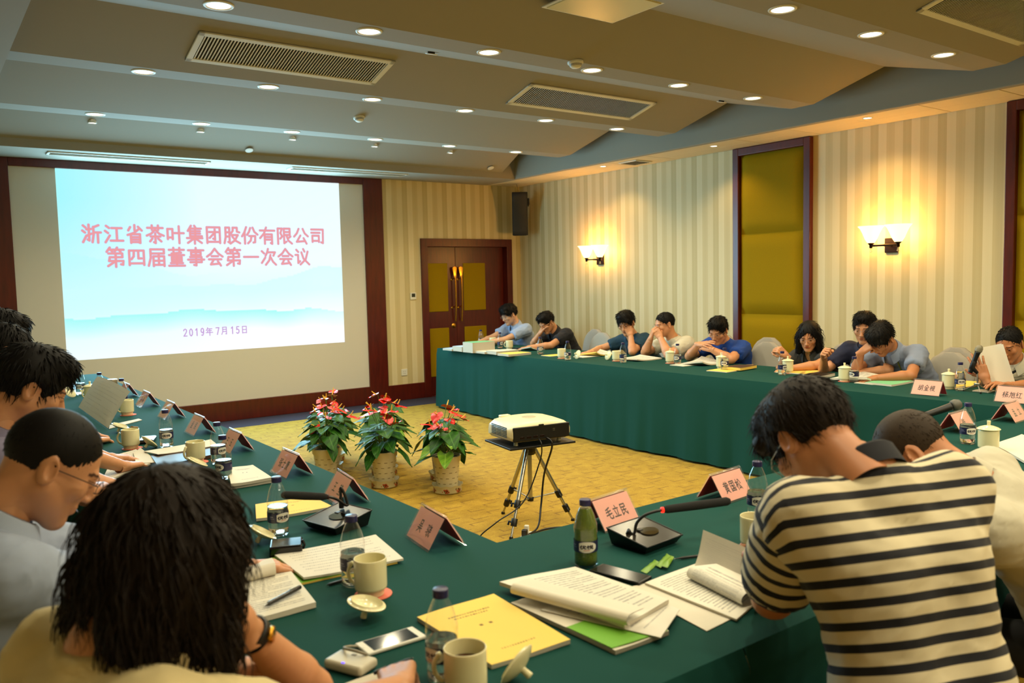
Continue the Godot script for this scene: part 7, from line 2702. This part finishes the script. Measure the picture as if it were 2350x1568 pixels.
func build_people() -> void:
	M.trousers = fabric(Color(0.03, 0.03, 0.045), 12)
	M.chair_cloth = grained(Color(0.62, 0.60, 0.56), 0.05, 10.0, 0.85, 0.2, 0.03)
	M.skin_a = skin_mat(0.82, 0.62, 0.48)
	M.skin_b = skin_mat(0.77, 0.54, 0.38)
	M.skin_c = skin_mat(0.70, 0.46, 0.30)
	M.hair = hair_mat(Color(0.055, 0.045, 0.042))
	M.hair_brown = hair_mat(Color(0.12, 0.085, 0.06))
	M.hair_thin = hair_mat(Color(0.20, 0.155, 0.11))
	var white := fabric(Color(0.80, 0.78, 0.70))
	var navy := fabric(Color(0.035, 0.04, 0.085))
	var sky := fabric(Color(0.60, 0.68, 0.82))
	var W := Vector3(-1, 0, 0)
	var N := Vector3(0, 0, -1)
	var E := Vector3(1, 0, 0)
	var D := Vector3(0, -1, 0)
	var U := Vector3(0, 1, 0)
	var T := TOP + 0.03
	empty_chairs(W)
	# --- along the lamp wall, all facing west
	var h := on_x(1168, 722, -1.02)
	seat({"label": "person in a pale blue shirt and glasses by the door, looking down", "at": Vector3(-0.70, 0, h.z - 0.02), "face": W, "head": h, "nod": 0.42, "turn": -0.02, "skin": M.skin_a, "hair": "thick", "hair_color": M.hair, "glasses": true, "cloth": sky, "trim": sky, "fat": 1.0, "seed": 2,
		"hands": {"l": [Vector3(-1.46, T, h.z + 0.02), Vector3(-0.6, -0.1, -0.8), U, "cup", Vector3(0.2, -0.6, 0.7)], "r": [Vector3(-1.44, T, h.z - 0.12), Vector3(-0.8, -0.1, 0.5), U, "cup", Vector3(0.2, -0.6, -0.7)]}}, "person by the door")
	h = on_x(1254, 740, -1.06)
	var hand := on_x(1243, 748, -1.13)
	seat({"label": "person in a navy polo shirt covering the brow with one hand", "at": Vector3(-0.68, 0, h.z + 0.05), "face": W, "head": h, "nod": 0.62, "turn": 0.05, "skin": M.skin_b, "hair": "short", "hair_color": M.hair, "cloth": navy, "trim": navy, "seed": 3, "wide": 0.185, "cell": 0.012,
		"hands": {"r": [hand + Vector3(0.01, -0.09, -0.05), Vector3(0.10, 0.75, 0.66), Vector3(-0.9, 0.15, -0.3), "flat", Vector3(-0.3, -1, -0.5), true], "l": [Vector3(-1.36, T, h.z + 0.06), Vector3(-0.75, -0.12, -0.55), U, "rest", Vector3(0.3, -0.4, 0.9), true]}}, "person covering the brow")
	h = on_x(1437, 742, -1.05)
	seat({"label": "person in a teal shirt and glasses resting a cheek on one hand", "at": Vector3(-0.70, 0, h.z + 0.02), "face": W, "head": h, "nod": 0.36, "turn": 0.42, "tip": 0.12, "skin": M.skin_b, "hair": "thick", "hair_color": M.hair, "lift": 0.016, "glasses": true, "frame": M.bronze, "cloth": fabric(Color(0.02, 0.20, 0.30)), "open": true, "seed": 4, "woman": true, "wide": 0.16,
		"hands": {"l": [h + Vector3(-0.03, -0.125, 0.095), Vector3(-0.15, 0.95, -0.35), Vector3(-0.5, -0.1, 0.8), "fist", Vector3(-0.6, -1, 0.3), true], "r": [Vector3(-1.34, T, h.z - 0.24), Vector3(-0.9, -0.1, -0.2), U, "rest", Vector3(0.2, -0.4, -0.9), true]}}, "person in teal")
	h = on_x(1525, 745, -1.02)
	seat({"label": "person in a white tee shirt with both hands folded before the mouth", "at": Vector3(-0.62, 0, h.z + 0.10), "face": Vector3(-1, 0, -0.15), "head": h, "nod": 0.22, "turn": -0.20, "skin": M.skin_b, "hair": "crew", "hair_color": M.hair, "locks": 1500, "lock_length": 0.014, "lock_size": 0.0022, "lift": 0.010, "glasses": true, "cloth": white, "seed": 5, "wide": 0.19, "fat": 1.1, "arm": 1.12,
		"hands": {"l": [h + Vector3(-0.115, -0.125, 0.055), Vector3(-0.15, 0.80, -0.6), Vector3(-0.75, 0.2, 0.5), "fist", Vector3(-0.5, -1, 0.5), true], "r": [h + Vector3(-0.135, -0.135, -0.06), Vector3(0.0, 0.85, 0.4), Vector3(-0.8, 0.1, -0.5), "cup", Vector3(-0.5, -1, -0.5), true]}}, "person in the white tee shirt")
	h = on_x(1648, 758, -1.06)
	seat({"label": "person in a bright blue shirt and glasses, chin on crossed hands", "at": Vector3(-0.60, 0, h.z - 0.04), "face": Vector3(-1, 0, 0.0), "head": h, "nod": 0.52, "turn": 0.22, "tip": -0.06, "skin": M.skin_b, "hair": "short", "hair_color": M.hair, "glasses": true, "cloth": fabric(Color(0.02, 0.22, 0.56)), "seed": 6, "wide": 0.19, "fat": 1.08, "arm": 1.1,
		"hands": {"l": [h + Vector3(-0.13, -0.165, 0.03), Vector3(-0.1, 0.25, -0.95), Vector3(-0.8, 0.6, 0.1), "rest", Vector3(-0.3, -1, 0.6), true], "r": [h + Vector3(-0.12, -0.130, -0.13), Vector3(-0.1, 0.1, 0.98), Vector3(-0.5, 0.85, 0.1), "flat", Vector3(-0.4, -1, -0.7), true]}}, "person in bright blue")
	h = on_x(1856, 772, -0.95)
	seat({"label": "person in a grey blouse with shoulder-length dark hair and glasses", "at": Vector3(-0.70, 0, h.z), "face": W, "head": h, "nod": 0.36, "turn": 0.40, "skin": M.skin_b, "woman": true, "hair": "bob", "hair_color": M.hair, "locks": 420, "lock_length": 0.09, "lock_size": 0.003, "glasses": true, "cloth": fabric(Color(0.15, 0.145, 0.135)), "trim": fabric(Color(0.15, 0.145, 0.135)), "open": true, "seed": 7, "wide": 0.165, "size": 0.97,
		"hands": {"r": [Vector3(-1.16, T + 0.09, h.z - 0.07), Vector3(-0.5, 0.5, -0.3), Vector3(-0.6, 0.6, 0.1), "fist", Vector3(0.2, -0.8, -0.6)], "l": [Vector3(-1.24, T, h.z + 0.04), Vector3(-0.85, -0.1, -0.4), U, "rest", Vector3(0.4, -0.6, 0.4), true]}}, "person in the grey blouse")
	h = on_x(1984, 752, -0.98)
	seat({"label": "person in a dark blue polo shirt half hidden behind a bowed neighbour", "at": Vector3(-0.66, 0, h.z - 0.03), "face": Vector3(-1, 0, 0.05), "head": h, "nod": 0.28, "turn": 0.25, "skin": M.skin_b, "hair": "short", "hair_color": M.hair, "glasses": true, "cloth": fabric(Color(0.06, 0.08, 0.20)), "trim": fabric(Color(0.06, 0.08, 0.20)), "seed": 8,
		"hands": {"r": [Vector3(-1.22, T + 0.10, h.z - 0.20), Vector3(-0.5, 0.5, 0.3), Vector3(-0.5, 0.6, -0.4), "fist", Vector3(0.1, -0.8, -0.6)], "l": [Vector3(-1.20, T, h.z + 0.06), Vector3(-0.9, -0.1, -0.2), U, "rest", Vector3(0.2, -0.6, 0.7), true]}}, "person half hidden")
	h = on_x(2022, 778, -1.16)
	seat({"label": "person in a pale blue shirt with a green lanyard, brow on fist", "at": Vector3(-0.62, 0, h.z + 0.10), "face": Vector3(-1, 0, -0.12), "head": h, "nod": 0.80, "turn": -0.02, "tip": -0.1, "skin": M.skin_c, "hair": "thick", "hair_color": M.hair, "cloth": fabric(Color(0.50, 0.55, 0.66)), "trim": fabric(Color(0.52, 0.57, 0.68)), "seed": 9, "wide": 0.19, "lanyard": true,
		"hands": {"r": [h + Vector3(-0.10, -0.10, -0.10), Vector3(0.2, 0.6, 0.75), Vector3(-0.85, 0.5, -0.2), "fist", Vector3(-0.2, -1, -0.4), true], "l": [Vector3(-1.40, T, h.z + 0.10), Vector3(-0.80, -0.12, -0.55), U, "rest", Vector3(0.4, -0.4, 0.9), true]}}, "person with the lanyard")
	h = on_x(2316, 790, -0.95)
	seat({"label": "person in a striped white shirt holding up a sheaf of papers", "at": Vector3(-0.66, 0, h.z + 0.12), "face": Vector3(-1, 0, -0.05), "head": h, "nod": 0.42, "turn": 0.10, "skin": M.skin_c, "hair": "crew", "hair_color": M.hair, "locks": 1500, "lock_length": 0.014, "lock_size": 0.0022, "lift": 0.010, "cloth": striped(0.62), "stripe": 0.075, "trim": white, "seed": 10, "wide": 0.19, "fat": 1.1,
		"hands": {"r": [Vector3(-1.40, 0.81, h.z + 0.05), Vector3(0.0, 0.85, -0.4), Vector3(-0.9, 0.1, 0.3), "flat", Vector3(0, -1, -0.5)], "l": [Vector3(-1.30, T + 0.015, h.z + 0.16), Vector3(-0.85, 0.2, -0.4), U, "rest", Vector3(0.2, -0.6, 0.8), true]}}, "person with raised papers")
	raised_papers()
	# --- the joining table: two people from behind, facing north
	h = on_z(1860, 1010, 8.36)
	seat({"label": "person in a white polo shirt with navy stripes, seen from behind", "at": Vector3(-5.53, 0, 8.72), "face": Vector3(0.36, 0, -1), "head": h, "nod": 0.92, "turn": 0.12, "tip": 0.0, "skin": M.skin_c, "hair": "thick", "hair_color": M.hair_brown, "locks": 2600, "lock_length": 0.035, "lock_size": 0.0016, "lift": 0.004, "cloth": striped(0.40), "stripe": 0.040, "trim": navy, "own_sleeve": true, "sleeve": 0.80, "loose": 1.05, "seed": 11, "wide": 0.195, "fat": 0.98, "cell": 0.010, "glasses": true, "rumple": 0.8, "arm": 1.15, "size": 1.02, "short_neck": 0.03, "neck_off": Vector3(0.038, 0.0, 0.0),
		"hands": {"l": [Vector3(-5.35, 0.80, 8.17), Vector3(0.55, 0.1, -0.85), Vector3(-0.5, 0.8, 0.2), "cup", Vector3(-0.5, -0.7, 0.25)], "r": [Vector3(-5.05, T, 8.02), Vector3(-0.3, -0.1, -0.95), U, "rest", Vector3(0.7, -0.6, 0.3), true]}}, "striped polo shirt")
	h = on_z(2095, 1042, 8.22)
	seat({"label": "person in a pale shirt with cropped hair bending low over the table", "at": Vector3(-4.45, 0, 8.68), "face": Vector3(-0.30, 0, -1), "head": h, "nod": 0.90, "turn": 0.15, "tip": 0.10, "skin": M.skin_c, "hair": "crew", "hair_color": M.hair_thin, "locks": 2600, "lock_length": 0.014, "lock_size": 0.0014, "lift": 0.003, "cloth": fabric(Color(0.74, 0.71, 0.62)), "trim": fabric(Color(0.74, 0.71, 0.62)), "sleeve": 0.85, "loose": 1.25, "seed": 12, "wide": 0.21, "fat": 1.2, "cell": 0.011, "rumple": 0.9, "size": 1.02,
		"hands": {"l": [Vector3(-4.80, T, 8.02), Vector3(0.2, -0.1, -0.95), U, "rest", Vector3(-0.6, -0.5, 0.6), true], "r": [Vector3(-4.25, T, 8.02), Vector3(-0.3, -0.1, -0.95), U, "rest", Vector3(0.7, -0.5, 0.6), true]}}, "bending pale shirt")
	# --- the table opposite the lamp wall, facing east
	h = EYE + ray(405, 1262) * 1.30
	seat({"label": "person in a cream top with long dark wavy hair, seen from behind", "at": Vector3(h.x - 0.20, 0, h.z + 0.02), "face": Vector3(1, 0, -0.25), "head": h, "nod": 0.55, "turn": 0.0, "skin": M.skin_b, "woman": true, "hair": "long", "hair_nod": 0.20, "hair_color": M.hair_brown, "locks": 3000, "lock_length": 0.09, "lock_size": 0.0022, "lift": 0.012, "cloth": fabric(Color(0.88, 0.80, 0.58)), "seed": 13, "wide": 0.165, "cell": 0.011, "rumple": 0.7, "size": 0.98, "watch": 0,
		"hands": {"l": [Vector3(-6.63, 0.955, 8.07), Vector3(-0.25, 0.95, -0.1), Vector3(0.9, 0.2, 0.3), "cup", Vector3(0.8, -0.6, 0.0), true, Vector3(-6.495, 0.778, 8.01)], "r": [tp(915, 1580, 0.035), Vector3(0.45, -0.05, -0.9), Vector3(-0.3, 0.9, 0.1), "pen", Vector3(0.3, -0.5, 0.8), true]}}, "cream top with long hair")
	var tipp := tp(868, 1556, 0.006)
	pen_thing(tipp + Vector3(0.07, 0.028, 0.02), tipp + Vector3(-0.01, 0.012, 0.0), "dark pencil in the writing hand over the note sheet", M.black, 0.004)
	watch(h)
	h = EYE + ray(122, 1068) * 1.80
	seat({"label": "person in a pale blue shirt and glasses, bowed over the table", "at": Vector3(h.x - 0.26, 0, h.z + 0.02), "face": Vector3(1, 0, -0.1), "head": h, "nod": 0.62, "turn": -0.12, "skin": M.skin_b, "hair": "crew", "hair_color": M.hair, "locks": 2400, "lock_length": 0.010, "lock_size": 0.0015, "lift": 0.003, "glasses": true, "frame": M.bronze, "cloth": fabric(Color(0.62, 0.67, 0.77)), "trim": fabric(Color(0.66, 0.71, 0.80)), "collar": 1.3, "seed": 14, "wide": 0.185, "cell": 0.011, "sleeve": 0.8,
		"hands": {"r": [Vector3(-6.48, T, h.z - 0.12), Vector3(0.8, -0.1, -0.5), U, "rest", Vector3(0.0, -0.5, 0.8), true], "l": [Vector3(-6.35, T, h.z - 0.22), Vector3(0.9, -0.1, 0.2), U, "rest", Vector3(-0.2, -0.5, -0.8), true]}}, "bowed pale blue shirt")
	h = EYE + ray(72, 892) * 2.5
	seat({"label": "person in a lavender shirt turning a sheet on the table", "at": Vector3(h.x - 0.22, 0, h.z), "face": Vector3(1, 0, -0.1), "head": h, "nod": 0.5, "turn": -0.05, "skin": M.skin_b, "hair": "thick", "hair_color": M.hair, "locks": 900, "cloth": fabric(Color(0.52, 0.50, 0.62)), "trim": fabric(Color(0.52, 0.50, 0.62)), "seed": 15,
		"hands": {"r": [Vector3(-6.44, T + 0.02, h.z - 0.36), Vector3(0.6, 0.1, -0.8), U, "rest", Vector3(0.4, -0.5, 0.5), true], "l": [Vector3(-6.36, T, h.z - 0.35), Vector3(0.9, -0.1, 0.1), U, "rest", Vector3(0, -0.5, -0.8), true]}}, "lavender shirt")
	h = EYE + ray(12, 812) * 3.25
	seat({"label": "person with thinning hair beside the lavender shirt", "at": Vector3(h.x - 0.20, 0, h.z), "face": Vector3(1, 0, -0.1), "head": h, "nod": 0.45, "turn": 0.0, "skin": M.skin_b, "hair": "crew", "hair_color": M.hair, "locks": 700, "cloth": navy, "trim": navy, "seed": 16,
		"hands": {"r": [Vector3(-6.34, T, h.z - 0.10), Vector3(0.7, -0.1, -0.6), U, "rest", Vector3(0, -0.5, 0.8), true], "l": [Vector3(-6.36, T, h.z - 0.35), Vector3(0.9, -0.1, 0.1), U, "rest", Vector3(0, -0.5, -0.8), true]}}, "person with thinning hair")
	h = EYE + ray(2, 775) * 3.9
	seat({"label": "person with black hair last in the row opposite the lamp wall", "at": Vector3(h.x - 0.20, 0, h.z), "face": Vector3(1, 0, -0.1), "head": h, "nod": 0.4, "turn": 0.0, "skin": M.skin_b, "hair": "thick", "hair_color": M.hair, "cloth": navy, "trim": navy, "seed": 17,
		"hands": {"r": [Vector3(-6.34, T, h.z - 0.10), Vector3(0.7, -0.1, -0.6), U, "rest", Vector3(0, -0.5, 0.8), true], "l": [Vector3(-6.36, T, h.z - 0.35), Vector3(0.9, -0.1, 0.1), U, "rest", Vector3(0, -0.5, -0.8), true]}}, "last person in the row")

func hair_mat(c: Color) -> StandardMaterial3D:
	var m := mat(c, 0.58)
	m.metallic_specular = 0.3
	return m

# knitted stripes: share is how much of each repeat is navy
func striped(share: float) -> StandardMaterial3D:
	var im := Image.create(4, 128, false, Image.FORMAT_RGB8)
	for y in 128:
		var c := Color(0.80, 0.75, 0.62)
		if share > 0.5:
			c = Color(0.03, 0.03, 0.07) if (y % 128) < 14 else Color(0.80, 0.77, 0.68)
		elif y < 128 * share:
			c = Color(0.03, 0.03, 0.075)
		for x in 4:
			im.set_pixel(x, y, c)
	var m := printed(ImageTexture.create_from_image(im), 0.88)
	m.rim_enabled = true
	m.rim = 0.12
	return m

func empty_chairs(face: Vector3) -> void:
	for q in [[1366, 790, "grey cloth-covered empty chair between the navy polo shirt and the teal shirt"], [1745, 826, "grey cloth-covered empty chair beside the bright blue shirt"], [2165, 858, "grey cloth-covered empty chair behind a pink name card"]]:
		var p := on_x(q[0], q[1], -0.82)
		chair(Vector3(-1.05, 0, p.z), face, q[2])

func raised_papers() -> void:
	var a := on_x(2256, 882, -1.36)
	var b := on_x(2330, 878, -1.28)
	var c := on_x(2302, 790, -1.26)
	var d := on_x(2240, 802, -1.34)
	var rows := []
	for k in 9:
		var u := k / 8.0
		var row := []
		for j in 9:
			var v := j / 8.0
			row.append(d.lerp(c, v).lerp(a.lerp(b, v), u) + Vector3(0.03 * sin(v * PI), 0, 0) - a)
		rows.append(row)
	var t := thing("raised_papers", "sheaf of white papers held up before the striped white shirt", "paper", a)
	part("front_sheet", Geo.new().sheet(rows), M.paper, t)
	var back := []
	for row in rows:
		var r := []
		for p in row:
			r.append(p + Vector3(0.004, 0.003, -0.012))
		back.append(r)
	part("back_sheet", Geo.new().sheet(back), M.paper, t)

func watch(h: Vector3) -> void:
	pass
